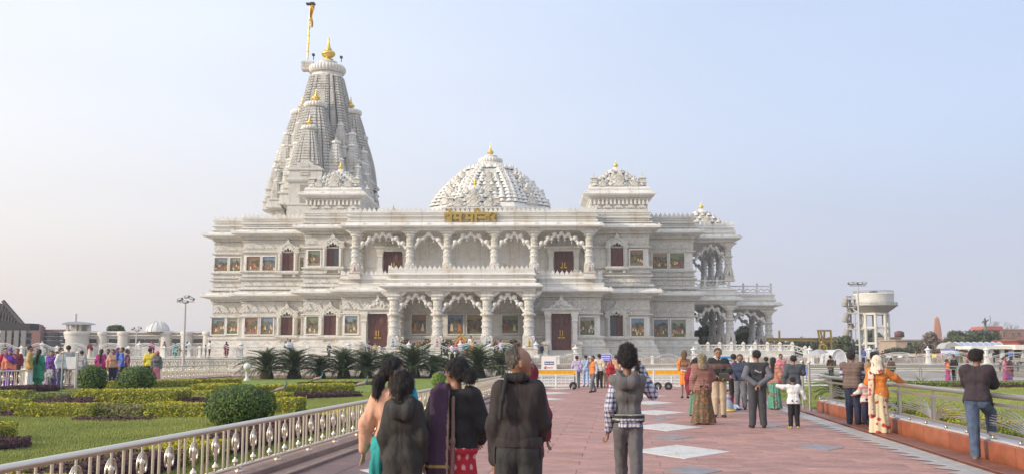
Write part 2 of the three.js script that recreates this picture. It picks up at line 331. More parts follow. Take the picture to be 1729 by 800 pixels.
function dentils(x0, x1, z, y, h = 0.12, w = 0.1, step = 0.2, d = 0.1) {
  const m = new MB(), n = Math.round((x1 - x0) / step);
  for (let i = 0; i < n; i++) m.box(x0 + (i + 0.5) * step * ((x1 - x0) / (n * step)), y, z + d / 2, w, h, d);
  const o = tb('dentil_row', m, MAR.plain); o.userData.kind = 'stuff';
}
const gableGeo = (() => { const m = new MB(); m.prism([[-0.42, 0], [-0.14, 0.1], [0, 0.02], [0.14, 0.1], [0.42, 0], [0.3, 0.24], [0.2, 0.3], [0.14, 0.48], [0, 0.72], [-0.14, 0.48], [-0.2, 0.3], [-0.3, 0.24]], 0, 0.09); return m.geo(); })();
const lobeGeo = (() => { const m = new MB(); m.prism([[-0.48, 0], [0.48, 0], [0.46, 0.14], [0.3, 0.2], [0.2, 0.32], [0, 0.42], [-0.2, 0.32], [-0.3, 0.2], [-0.46, 0.14]], 0, 0.07); return m.geo(); })();
const antefixGeo = (() => { const m = new MB(); m.prism([[-0.42, 0], [0.42, 0], [0.2, 0.12], [0, 0.32], [-0.2, 0.12]], 0, 0.25); return m.geo(); })();
const stripGeo = (() => { const m = new MB(); m.box(0, 0, 0, 1.05, 0.05, 0.08); return m.geo(); })();
const stripM = M(0.85, 0.86, 0.88, 0.3);
const bandRow = (geo, name, x0, x1, z, y, step) => { const n = Math.max(1, Math.round((x1 - x0) / step)), s = (x1 - x0) / n; for (let i = 0; i < n; i++) put(name, geo, MAR.carved, [x0 + (i + 0.5) * s, y, z]); };
function eaveTrim(x0, x1, z, y) {                                   // pointed antefixes and pale light strips along an eave
  const n = Math.max(1, Math.round((x1 - x0) / 2.1)), s = (x1 - x0) / n;
  for (let i = 0; i <= n; i++) put('eave_antefix', antefixGeo, MAR.plain, [x0 + i * s, y - 0.02, z - 0.32]);
  for (let i = 0; i < n; i++) put('light_strip', stripGeo, stripM, [x0 + (i + 0.5) * s, y + 0.09, z - 0.16]);
}
function storeyWall(x0, x1, zf, zb, upTo) {
  tb('plinth', new MB().rects(x0, x1, zf, zb, P_PLINTH), MAR.base);
  tb('wall', new MB().rects(x0, x1, zf, zb, P_WALL1), MAR.panel);
  tb('wall_band', new MB().rects(x0, x1, zf, zb, P_BAND1), MAR.carved);
  tb('eave', new MB().rects(x0, x1, zf, zb, P_EAVE1), MAR.plain);
  eaveTrim(x0 - 1, x1 + 1, zf + 1.2, 8.1);
  bandRow(gableGeo, 'frieze_gable', x0, x1, zf + 0.08, 6.18, 1.02);
  bandRow(lobeGeo, 'plinth_lobe', x0 - 0.3, x1 + 0.3, zf + 0.4, 2.62, 1.3);
  dentils(x0 - 0.2, x1 + 0.2, zf + 0.2, 7.45);
  if (upTo < 2) return;
  tb('string_course', new MB().rects(x0, x1, zf, zb, P_BASE2), MAR.carved);
  tb('wall', new MB().rects(x0, x1, zf, zb, P_WALL2), MAR.panel);
  tb('wall_band', new MB().rects(x0, x1, zf, zb, P_BAND2), MAR.carved);
  tb('eave', new MB().rects(x0, x1, zf, zb, P_EAVE2), MAR.plain);
  eaveTrim(x0 - 1, x1 + 1, zf + 1.16, 14.78);
  bandRow(lobeGeo, 'frieze_lobe', x0, x1, zf + 0.16, 9.05, 1.25);
  bandRow(lobeGeo, 'frieze_lobe', x0, x1, zf + 0.08, 13.1, 1.25);
  dentils(x0 - 0.2, x1 + 0.2, zf + 0.24, 14.16); dentils(x0 - 0.3, x1 + 0.3, zf + 0.36, 9.75, 0.14, 0.1, 0.2, 0.08);
  tb('parapet', new MB().rects(x0, x1, zf, zb, P_TOP), MAR.plain);
  dentils(x0 - 0.1, x1 + 0.1, zf + 0.2, 15.5, 0.16, 0.1, 0.2, 0.1); dentils(x0 - 0.1, x1 + 0.1, zf + 0.22, 16.1, 0.14, 0.1, 0.2, 0.08);
}
const ZA = -110.5, ZB = -108.5, ZC = -104, ZL = -101.5, ZD2 = -96.4, ZU = -101.2;
const bay = { A: [tx(357, 110.5), tx(415, 110.5)], B: [tx(406, 108.5), tx(515, 108.5)], C: [tat(514, 480, 104)[0], tx(600, 104)], E: [tx(1003, 104), tat(1096, 480, 104)[0]], F: [tx(1085, 108.5), tat(1171, 480, 108.5)[0]] };
storeyWall(...bay.A, ZA, -131, 2); merlons(bay.A[0] - 0.3, bay.A[1], ZA + 0.2, 16.36, -131);
storeyWall(...bay.B, ZB, -132, 2); merlons(bay.B[0] - 0.2, bay.B[1], ZB + 0.2, 16.36, ZA);
storeyWall(...bay.C, ZC, -118, 2);
storeyWall(...bay.E, ZC, -118, 2);
storeyWall(...bay.F, ZB, -130, 2); merlons(bay.F[0], bay.F[1] + 0.2, ZB + 0.2, 16.36, -130);
// ---- lower wings (doors) and the portico in front of them
const L = [tx(577, 101.5), tx(1014, 101.5)];
storeyWall(...L, ZL, -104.5, 1);
tb('parapet', new MB().rects(...L, ZL, -103.6, [[0.38, 8.44], [0.42, 8.6], [0.5, 8.72], [0.38, 8.84], [0.2, 8.9], [0.2, 9.12], [0.34, 9.18], [0.36, 9.3], [0.24, 9.4], [0.24, 9.6], [0.1, 9.62]]), MAR.plain);
dentils(L[0], L[1], ZL + 0.2, 9.0, 0.14); merlons(L[0] - 0.2, L[1] + 0.2, ZL + 0.22, 9.62, -103.6);
const D2 = [tx(664, 96.4), tx(893, 96.4)];
// ---- columns and the wavy hanging arches between them
function columnSet(H, r) {                                          // one column of height H: base, shaft, capital and a painted niche figure
  const base = new MB(), shaft = new MB(), cap = new MB(), fig = new MB(), niche = new MB();
  base.rects(-r * 1.25, r * 1.25, r * 1.25, -r * 1.25, [[0.1, 0], [0.1, H * 0.05], [0.02, H * 0.06], [-0.02, H * 0.1], [0.06, H * 0.12], [0.06, H * 0.14], [-0.1, H * 0.155]]);
  const h0 = H * 0.155;
  shaft.rects(-r, r, r, -r, [[0.02, h0], [0.02, H * 0.3], [-0.08, H * 0.32]]);
  const rr = r * 1.12;
  shaft.lathe([[rr * 0.92, H * 0.31], [rr, H * 0.325], [rr, H * 0.34], [rr * 0.86, H * 0.355], [rr * 0.86, H * 0.44], [rr * 1.0, H * 0.45], [rr * 1.04, H * 0.463], [rr * 0.86, H * 0.48], [rr * 0.84, H * 0.53], [rr * 0.98, H * 0.545], [rr * 0.98, H * 0.56], [rr * 0.8, H * 0.57], [rr * 0.8, H * 0.615], [rr * 1.2, H * 0.63], [rr * 1.25, H * 0.65], [rr * 0.9, H * 0.67], [rr * 0.78, H * 0.69], [rr * 0.92, H * 0.705], [rr * 0.92, H * 0.715], [rr * 0.78, H * 0.73], [rr * 0.78, H * 0.77], [rr * 0.95, H * 0.785], [rr * 0.8, H * 0.8], [rr * 0.8, H * 0.86]], 12);
  cap.lathe([[rr * 0.8, H * 0.855], [rr * 1.15, H * 0.875], [rr * 1.2, H * 0.895], [rr * 0.9, H * 0.905]], 12);
  cap.rects(-r, r, r, -r, [[-0.05, H * 0.905], [0.1, H * 0.93], [0.1, H * 0.955], [0.0, H * 0.96], [0.2, H]]);
  for (const s of [-1, 1]) cap.prism([[s * r * 0.8, H * 0.88], [s * r * 2.4, H * 0.975], [s * r * 2.5, H], [s * r * 0.8, H]].sort(() => 0), -r * 0.7, r * 0.7);
  for (const s of [0, 1, 2, 3]) { const a = s * Math.PI / 2, q = new THREE.Matrix4().makeRotationY(a); niche.prism([[-r * 0.62, h0 + 0.02], [r * 0.62, h0 + 0.02], [r * 0.62, H * 0.25], [r * 0.35, H * 0.29], [0, H * 0.318], [-r * 0.35, H * 0.29], [-r * 0.62, H * 0.25]], r + 0.02, r + 0.09, q); }
  fig.rod([0, h0 + 0.05, r + 0.09], [0, H * 0.24, r + 0.1], r * 0.26, r * 0.16, 8); fig.ball(0, H * 0.265, r + 0.1, r * 0.12);
  return { base: base.geo(), shaft: shaft.geo(), cap: cap.geo(), fig: fig.geo(), niche: niche.geo() };
}
const figCols = [[0.10, 0.22, 0.42], [0.42, 0.16, 0.20], [0.10, 0.26, 0.36], [0.45, 0.30, 0.05], [0.30, 0.08, 0.24]].map((c) => M(...c, 0.6));
let colN = 0;
function column(set, x, y, z) {
  const s = put('column', set.shaft, MAR.carved, [x, y, z]);
  mesh('column_base', set.base, MAR.base, s); mesh('capital', set.cap, MAR.plain, s); mesh('niche', set.niche, MAR.panel, s); mesh('niche_figure', set.fig, figCols[colN++ % 5], s);
}
function hangingArch(x0, x1, y, z, drop, ry) {                      // wavy scrolled arch from column to column, crest at height y
  const w = x1 - x0, m = new MB(), pts = [], N = 96, waves = Math.max(3, Math.round(w / 0.86)) | 0, n = waves % 2 ? waves : waves + 1;
  for (let i = 0; i <= N; i++) {
    const t = i / N, e = 1 - Math.abs(2 * t - 1), rise = Math.sin(e * Math.PI / 2);
    pts.push([x0 + w * t - 0.1 * Math.sin(2 * Math.PI * n * t * 2) * 0.6, y - drop * (1 - rise) - 0.36 + 0.17 * Math.cos(2 * Math.PI * n * (t - 0.5)), 0]);
  }
  const c = new THREE.CatmullRomCurve3(pts.map((q) => V(...q))), g = new THREE.TubeGeometry(c, 120, 0.165, 7, false);
  m.add(g, new THREE.Matrix4().makeScale(1, 1, 1.3));
  for (let k = 0; k <= n; k++) { const t = k / n; if (t <= 0.02 || t >= 0.98) continue; const p = c.getPoint(t); m.ball(p.x, p.y + 0.02, 0, 0.2, 0.2, 0.26, 10, 6); m.lathe([[0.001, -0.44], [0.07, -0.32], [0.03, -0.2]], 6, p.x, p.y, 0); }
  for (let k = 0; k < n; k++) { const p = c.getPoint((k + 0.5) / n); m.ball(p.x, p.y - 0.02, 0, 0.28, 0.27, 0.34, 12, 8); }
  const G = m.geo();
  return ry === undefined ? put('hanging_arch', G, MAR.plain, [0, 0, z]) : G;
}
{ // lower portico
  const set = columnSet(6.2, 0.5), xs = [664, 738, 822, 893].map((p) => tx(p, 96.4));
  for (const x of xs) column(set, x, 1.45, ZD2);
  for (const x of [xs[0], xs[3]]) column(set, x, 1.45, -100.6);
  for (let i = 0; i < 3; i++) hangingArch(xs[i] + 0.45, xs[i + 1] - 0.45, 7.55, ZD2, 1.35);
  tb('portico_floor', new MB().rects(xs[0] - 0.9, xs[3] + 0.9, ZD2 + 0.9, ZL, [[0.15, 1.2], [0.15, 1.6], [0, 1.62]]), MAR.base);
  tb('portico_beam', new MB().rects(xs[0] - 0.55, xs[3] + 0.55, ZD2 + 0.5, ZL, [[0, 7.62], [0.12, 7.7], [0.12, 7.9]]), MAR.plain);
  tb('portico_eave', new MB().rects(xs[0] - 0.55, xs[3] + 0.55, ZD2 + 0.5, ZL, [[0.12, 7.9], [0.75, 8.02], [0.8, 8.12], [0.4, 8.4], [0.1, 8.46]]), MAR.plain);
  eaveTrim(xs[0] - 1, xs[3] + 1, ZD2 + 1.32, 8.14);
  tb('parapet', new MB().rects(xs[0] - 0.4, xs[3] + 0.4, ZD2 + 0.35, ZL, [[0.2, 8.46], [0.26, 8.6], [0.36, 8.72], [0.2, 8.86], [0.12, 8.9], [0.12, 9.12], [0.28, 9.18], [0.3, 9.3], [0.16, 9.4], [0.16, 9.66], [0, 9.68]]), MAR.plain);
  dentils(xs[0] - 0.4, xs[3] + 0.4, ZD2 + 0.47, 9.02, 0.16); merlons(xs[0] - 0.5, xs[3] + 0.5, ZD2 + 0.4, 9.68, ZL);
}
const UX = [600, 692, 755, 835, 902, 995].map((p) => tat(p, 425, 101.2)[0]);
{ // upper gallery
  const set = columnSet(5.0, 0.42);
  for (const x of UX) column(set, x, 9.2, ZU);
  for (const x of [UX[0], UX[5]]) column(set, x, 9.2, -103.7);
  for (let i = 0; i < 5; i++) hangingArch(UX[i] + 0.4, UX[i + 1] - 0.4, 14.0, ZU, 1.25);
  const x0 = UX[0] - 0.6, x1 = UX[5] + 0.6;
  tb('gallery_wall', new MB().rects(x0, x1, ZC, -105, [[0, 9], [0, 14.2]]), MAR.panel);
  const crs = new MB(); for (const [y, h] of [[10.6, 0.08], [13.3, 0.1]]) crs.box((x0 + x1) / 2, y, ZC + 0.04, x1 - x0, h, 0.06); tb('gallery_string_course', crs, MAR.plain);
  for (const px of [668, 762, 828, 905]) { const x = tx(px, 104); tb('gallery_pilaster', new MB().rects(x - 0.2, x + 0.2, ZC + 0.12, ZC - 0.1, [[0.08, 9.3], [0.08, 9.8], [0, 9.9], [0, 13.2], [0.12, 13.5], [0.12, 13.8]]), MAR.plain); }
  tb('gallery_beam', new MB().rects(x0, x1, ZU + 0.45, -104.2, [[0, 14.05], [0.1, 14.12], [0.1, 14.28]]), MAR.plain);
  tb('gallery_eave', new MB().rects(x0, x1, ZU + 0.45, -104.2, [[0.1, 14.28], [0.75, 14.36], [0.8, 14.48], [0.45, 14.8], [0.1, 14.88]]), MAR.plain);
  eaveTrim(x0 - 0.6, x1 + 0.6, ZU + 1.27, 14.5);
  tb('parapet', new MB().rects(x0, x1, ZU + 0.35, -126, [[0.2, 14.88], [0.3, 15.0], [0.3, 15.1], [0.14, 15.16], [0.14, 15.36], [0.3, 15.42], [0.34, 15.52], [0.16, 15.6], [0.16, 15.8], [0.24, 15.84], [0.24, 15.9], [0, 15.92]]), MAR.plain);
  dentils(x0, x1, ZU + 0.49, 15.27, 0.16); dentils(x0, x1, ZU + 0.5, 15.7, 0.14); merlons(x0 - 0.1, x1 + 0.1, ZU + 0.45, 15.9, -104);
}
// ---- windows, doors, relief panels
const woodM = M(0.13, 0.045, 0.035, 0.5, { map: rep(toneTex, 0.8), bumpMap: rep(bumpMid, 1), bumpScale: 0.01 }), woodDark = M(0.035, 0.018, 0.015, 0.6);
const arcPts = (cx, cy, r, a0, a1, n, sy = 1) => { const o = []; for (let i = 0; i <= n; i++) { const a = a0 + (a1 - a0) * i / n; o.push([cx + r * Math.cos(a), cy + r * sy * Math.sin(a)]); } return o; };
const winSet = (() => {                                             // surround about an opening 1.36 wide, 2.1 high, sill at y = 0
  const w = 0.68, h = 1.95;
  const out = [[-w - 0.34, 0], [-w - 0.34, h - 0.1], [-w - 0.55, h + 0.1], [-w - 0.42, h + 0.42], [-w - 0.6, h + 0.62], [-w - 0.2, h + 0.7], ...arcPts(0, h + 0.2, 0.86, Math.PI * 0.78, Math.PI * 0.6, 4), [-0.16, h + 1.2], [0, h + 1.62], [0.16, h + 1.2], ...arcPts(0, h + 0.2, 0.86, Math.PI * 0.4, Math.PI * 0.22, 4), [w + 0.2, h + 0.7], [w + 0.6, h + 0.62], [w + 0.42, h + 0.42], [w + 0.55, h + 0.1], [w + 0.34, h - 0.1], [w + 0.34, 0]];
  const s = new THREE.Shape(out.map((q) => new THREE.Vector2(...q)));
  const hole = [[-w, 0.001], [-w, h]]; for (let k = 0; k < 5; k++) { const c = -w + (k + 0.5) * 2 * w / 5, top = h + 0.42 - Math.abs(k - 2) * 0.16; hole.push(...arcPts(c, top, w / 5, Math.PI, 0, 5)); } hole.push([w, h], [w, 0.001]);
  s.holes.push(new THREE.Path(hole.map((q) => new THREE.Vector2(...q)).reverse()));
  const surround = new MB().add(new THREE.ExtrudeGeometry(s, { depth: 0.38, bevelEnabled: true, bevelThickness: 0.04, bevelSize: 0.03, bevelSegments: 1, curveSegments: 6 }));
  for (const q of [-1, 1]) { surround.lathe([[0.12, 0.05], [0.15, 0.2], [0.1, 0.3], [0.1, 1.5], [0.15, 1.6], [0.1, 1.7], [0.14, 1.85]], 8, q * (w + 0.17), 0, 0.42); }
  for (let k = -3; k <= 3; k++) surround.ball(k * 0.19, h + 0.95 - k * k * 0.05, 0.42, 0.1, 0.1, 0.08, 7, 5);
  const sill = new MB().rects(-1.05, 1.05, 0.5, 0, [[0.02, -0.36], [0.12, -0.26], [0.18, -0.14], [0.18, -0.02], [0.1, 0]]);
  for (const q of [-0.7, 0.7]) sill.prism([[q - 0.12, -0.62], [q + 0.12, -0.62], [q + 0.14, -0.36], [q - 0.14, -0.36]], 0, 0.4);
  const leaf = new MB().box(0, 1, 0.06, 0.66, 2.0, 0.06); for (const y of [0.45, 1.35]) leaf.box(0, y, 0.1, 0.44, 0.7, 0.03);
  const head = new MB().box(0, 2.25, 0.05, 1.36, 0.7, 0.05);
  return { surround: surround.geo(), sill: sill.geo(), leaf: leaf.geo(), head: head.geo() };
})();
const windowGlass = M(0.05, 0.055, 0.06, 0.1);
function archWindow(px, D, py, open) {
  const p = tat(px, py, D), s = put('window', winSet.surround, MAR.carved, p);
  mesh('sill', winSet.sill, MAR.plain, s); mesh('window_head', winSet.head, woodDark, s);
  for (const q of [-1, 1]) { const l = mesh('shutter', winSet.leaf, open && q * open > 0 ? woodDark : woodM, s, [q * 0.34, 0, 0]); if (open && q * open > 0) l.material = windowGlass; }
}
archWindow(486, 108.4, 457.5); archWindow(484, 108.4, 566); archWindow(562, 103.9, 450, 1); archWindow(557, 103.9, 566);
archWindow(1042, 103.9, 450); archWindow(1041, 103.9, 567.5, -1);
const doorSet = (w, h) => {
  const leaf = new MB(), fr = new MB(), hd = new MB(), ped = new MB();
  leaf.box(0, h / 2, 0.05, w / 2 - 0.02, h, 0.07);
  for (const [y, hh] of [[0.12, 0.3], [0.4, 0.34]]) leaf.box(0, h * y + h * hh / 4, 0.1, w * 0.34, h * hh * 0.62, 0.04);
  leaf.ball(0, h * 0.78, 0.09, w * 0.14, w * 0.2, 0.04); leaf.box(0, h * 0.93, 0.1, w * 0.34, h * 0.07, 0.04);
  for (const s of [-1, 1]) fr.rects(s * (w / 2 + 0.36) - 0.24, s * (w / 2 + 0.36) + 0.24, 0.42, 0, [[0.12, 0], [0.12, 0.5], [0.05, 0.6], [0, 0.8], [0, h * 0.75], [0.08, h * 0.8], [0.02, h * 0.85], [0.14, h], [0.14, h + 0.2]]);
  fr.box(0, h + 0.1, 0.22, w + 0.3, 0.2, 0.44); fr.rects(-w / 2 - 0.8, w / 2 + 0.8, 0.5, 0, [[0, h + 0.2], [0.2, h + 0.4], [0.2, h + 0.5]]);
  ped.prism([[-w * 0.62, h + 0.5], [w * 0.62, h + 0.5], [w * 0.55, h + 0.85], [w * 0.34, h + 0.9], [w * 0.28, h + 1.25], [w * 0.12, h + 1.35], [0, h + 1.85], [-w * 0.12, h + 1.35], [-w * 0.28, h + 1.25], [-w * 0.34, h + 0.9], [-w * 0.55, h + 0.85]], 0, 0.4);
  for (let k = -2; k <= 2; k++) ped.ball(k * w * 0.18, h + 0.95 - Math.abs(k) * 0.12, 0.4, 0.17, 0.17, 0.1, 8, 6); ped.ball(0, h + 1.3, 0.4, 0.14, 0.14, 0.1, 8, 6);
  hd.rod([0.12, h * 0.4, 0.2], [0.12, h * 0.53, 0.2], 0.035); hd.box(0.12, h * 0.4, 0.15, 0.08, 0.08, 0.12); hd.box(0.12, h * 0.53, 0.15, 0.08, 0.08, 0.12); hd.box(0.2, h * 0.34, 0.12, 0.3, 0.07, 0.08);
  return { leaf: leaf.geo(), fr: fr.geo(), hd: hd.geo(), ped: ped.geo() };
};
function door(set, w, p, ry = 0) {
  const f = put('door_frame', set.fr, MAR.plain, p, temple, ry); mesh('pediment', set.ped, MAR.carved, f);
  for (const s of [-1, 1]) { mesh('door_leaf', set.leaf, woodM, f, [s * w / 4, 0, 0]); const h = mesh('door_handle', set.hd, gold, f); if (s > 0) h.scale.x = -1; }
}
{
  const w = 1.95, h = 3.62, big = doorSet(w, h);
  for (const px of [637, 948]) {
    const p = tat(px, 590, 100.4); p[1] = 2.06; door(big, w, p);
    const blk = new MB().rects(p[0] - 1.5, p[0] + 1.5, p[2], ZL - 0.3, [[0, 1.3], [0, 6.2]]); tb('door_bay', blk, MAR.panel);
    for (let k = 0; k < 5; k++) put('stair_step', new MB().chamfer(0, 0, 0, 2.6, 0.16, 0.36 * (5 - k) + 0.5, 0.015).geo(), MAR.base, [p[0], 1.36 + k * 0.155, p[2] + 0.25 + 0.36 * (5 - k) / 2]);
    for (const s of [-1, 1]) tb('stair_cheek', new MB().rects(p[0] + s * 1.65 - 0.24, p[0] + s * 1.65 + 0.24, p[2] + 2.3, p[2] + 0.4, [[0.06, 1.25], [0.06, 1.5], [0, 1.6], [0, 2.5], [0.1, 2.6], [0.1, 2.8], [0, 2.9]]), MAR.base);
  }
  const sm = doorSet(1.9, 2.55);
  for (const px of [663, 952]) { const p = tat(px, 480, 103.85); p[1] = 9.7; door(sm, 1.9, p); }
}
{ // painted relief panels: loose crowds of small coloured figures in landscapes
  const frG = new Map();
  const skies = ['#7a8794', '#8d8f80', '#8a6a52', '#74869c', '#9c8666', '#7a8062'], dress = ['#b8862c', '#a23a2c', '#d8c9a8', '#3f5f86', '#7a3f5c', '#d07a3a', '#e2d3b4', '#4f6b3c'];
  const list = [[362, 383, 435, 457, ZA], [388, 405, 435, 457, ZA], [416, 438, 433, 457, ZB], [443, 464, 433, 457, ZB], [506, 512, 434, 456, ZB], [520, 540, 423, 448, ZC], [357, 378, 536, 564, ZA], [383, 400, 536, 563, ZA], [413, 434, 536, 564, ZB], [440, 460, 536, 564, ZB], [502, 507, 537, 565, ZB], [517, 537, 534, 563, ZC], [582, 603, 533, 562.5, ZL], [979.5, 1004, 535, 565, ZL], [1064, 1086.5, 422, 448, ZC], [1066, 1088, 537, 567.5, ZC], [1102, 1127, 427, 453, ZB], [1131.5, 1156, 427, 453, ZB], [1104, 1128.5, 539, 569.5, ZB], [1133.5, 1158.5, 539, 569.5, ZB], [695, 719, 530, 563, ZL], [756, 782, 531, 563, ZL], [788.5, 815, 531, 563, ZL], [848, 875, 532, 562, ZL]];
  list.forEach(([a, b, c, d, z], k) => {
    const R = rng(900 + k), D = -z - 0.12, [x0, y1] = tat(a, c, D), [x1, y0] = tat(b, d, D);
    const t = canvasTex(192, 192, (g, W, H) => {
      g.fillStyle = skies[k % 6]; g.fillRect(0, 0, W, H);
      for (let i = 0; i < 60; i++) { g.fillStyle = ['#31402a', '#4c5a38', '#6b5a3c', '#8a7750', '#3b3022', '#586f7d'][Math.floor(R() * 6)]; g.globalAlpha = 0.6; g.beginPath(); g.ellipse(R() * W, H * (0.25 + R() * 0.6), 9 + R() * 26, 6 + R() * 14, R(), 0, 7); g.fill(); }
      g.globalAlpha = 1; g.fillStyle = ['#7a6840', '#5d6a3c', '#8d7a5a'][k % 3]; g.fillRect(0, H * 0.82, W, H);
      const big = k >= 20, n = big ? 2 : 9 + Math.floor(R() * 6);
      for (let i = 0; i < n; i++) {
        const s = big ? 60 + R() * 16 : 24 + R() * 20, x = W * ((i + 0.5) / n) + (R() - 0.5) * 8, y = H * (big ? 0.86 : 0.62 + R() * 0.32);
        g.fillStyle = dress[Math.floor(R() * 8)]; g.beginPath(); g.moveTo(x - s * 0.3, y); g.lineTo(x + s * 0.3, y); g.lineTo(x + s * 0.16, y - s); g.lineTo(x - s * 0.16, y - s); g.fill();
        g.strokeStyle = '#9a6a48'; g.lineWidth = s * 0.11; g.beginPath(); g.moveTo(x - s * 0.1, y - s * 0.9); g.lineTo(x - s * (0.2 + R() * 0.3), y - s * (0.4 + R() * 0.7)); g.moveTo(x + s * 0.1, y - s * 0.9); g.lineTo(x + s * (0.2 + R() * 0.3), y - s * (0.4 + R() * 0.7)); g.stroke();
        g.fillStyle = '#a8764e'; g.beginPath(); g.arc(x, y - s * 1.14, s * 0.15, 0, 7); g.fill(); g.fillStyle = '#2a1c14'; g.beginPath(); g.arc(x, y - s * 1.2, s * 0.15, 3.1, 6.3); g.fill();
      }
      for (let i = 0; i < 130; i++) { g.fillStyle = dress[Math.floor(R() * 8)]; g.globalAlpha = 0.5; g.fillRect(R() * W, H * (0.3 + R() * 0.7), 2 + R() * 3, 2 + R() * 3); }
    });
    const w = x1 - x0, h = y1 - y0, m = new MB(); m.useUv = true; m.add(new THREE.PlaneGeometry(w, h));
    const pm = new THREE.MeshStandardMaterial({ map: t, roughness: 0.5, bumpMap: t, bumpScale: 0.05 });
    const f = new MB(), e = 0.13, zz = 0.1;
    f.box(0, h / 2 + e / 2, 0, w + 2 * e, e, zz * 2).box(0, -h / 2 - e / 2, 0, w + 2 * e, e, zz * 2).box(-w / 2 - e / 2, 0, 0, e, h, zz * 2).box(w / 2 + e / 2, 0, 0, e, h, zz * 2);
    const fr = put('panel_frame', f.geo(), MAR.panel, [(x0 + x1) / 2, (y0 + y1) / 2, z + 0.1]);
    const back = new MB().box(0, 0, -0.06, w, h, 0.06); mesh('panel_back', back.geo(), woodDark, fr);
    const q = mesh('relief_panel', m.geo(), pm, fr, [0, 0, -0.02]);
  });
}
{ // gilded lettering over the gallery
  const S = 0.0175, X = (x) => tx(730 + x / 5.715, 100.4), Y = (y) => ty(340 + y / 5.715, 100.4), z0 = -100.42, m = new MB();
  const bar = (a, b, w = 0.24) => { const x0 = X(a[0]), y0 = Y(a[1]), x1 = X(b[0]), y1 = Y(b[1]), l = Math.hypot(x1 - x0, y1 - y0) + w * 0.6; m.box((x0 + x1) / 2, (y0 + y1) / 2, z0 + 0.07 + (Math.abs(x1 - x0) > Math.abs(y1 - y0) ? 0.004 : 0), l, w, 0.16, 0, Math.atan2(y1 - y0, x1 - x0)); };
  const path = (...p) => { for (let i = 0; i + 1 < p.length; i++) bar(p[i], p[i + 1]); };
  path([112, 118], [282, 118]); path([306, 118], [612, 118]);
  path([132, 118], [132, 146], [142, 162], [168, 164]); path([168, 118], [168, 206]); path([166, 178], [128, 204]); path([168, 116], [160, 92], [140, 82]);
  path([210, 118], [210, 162]); path([200, 160], [212, 176], [222, 160]); path([206, 162], [260, 162]); path([262, 118], [262, 202]);
  path([326, 118], [326, 160]); path([316, 160], [328, 176], [338, 160]); path([322, 162], [374, 162]); path([374, 118], [374, 202]);
  path([414, 202], [414, 118]); path([414, 112], [408, 84], [432, 76], [452, 92]);
  path([442, 152], [454, 164], [466, 152]); path([450, 158], [492, 158]);
  path([512, 118], [512, 138]); path([540, 140], [512, 138], [502, 158], [520, 172], [538, 166]); path([522, 172], [532, 196]);
  path([572, 118], [590, 128], [592, 146], [570, 156]); path([568, 154], [604, 196]);
  tb('gilded_lettering', m, goldPaint);
  const back = new MB(); const x0 = X(108), x1 = X(616); for (let i = 0; i <= 6; i++) back.box(x0 + (x1 - x0) * i / 6, 15.3, z0 - 0.1, 0.06, 1.2, 0.06); back.box((x0 + x1) / 2, Y(206), z0 - 0.1, x1 - x0, 0.06, 0.1); back.box((x0 + x1) / 2, Y(112), z0 - 0.16, x1 - x0, 0.06, 0.1); tb('lettering_stand', back, goldPaint);
}
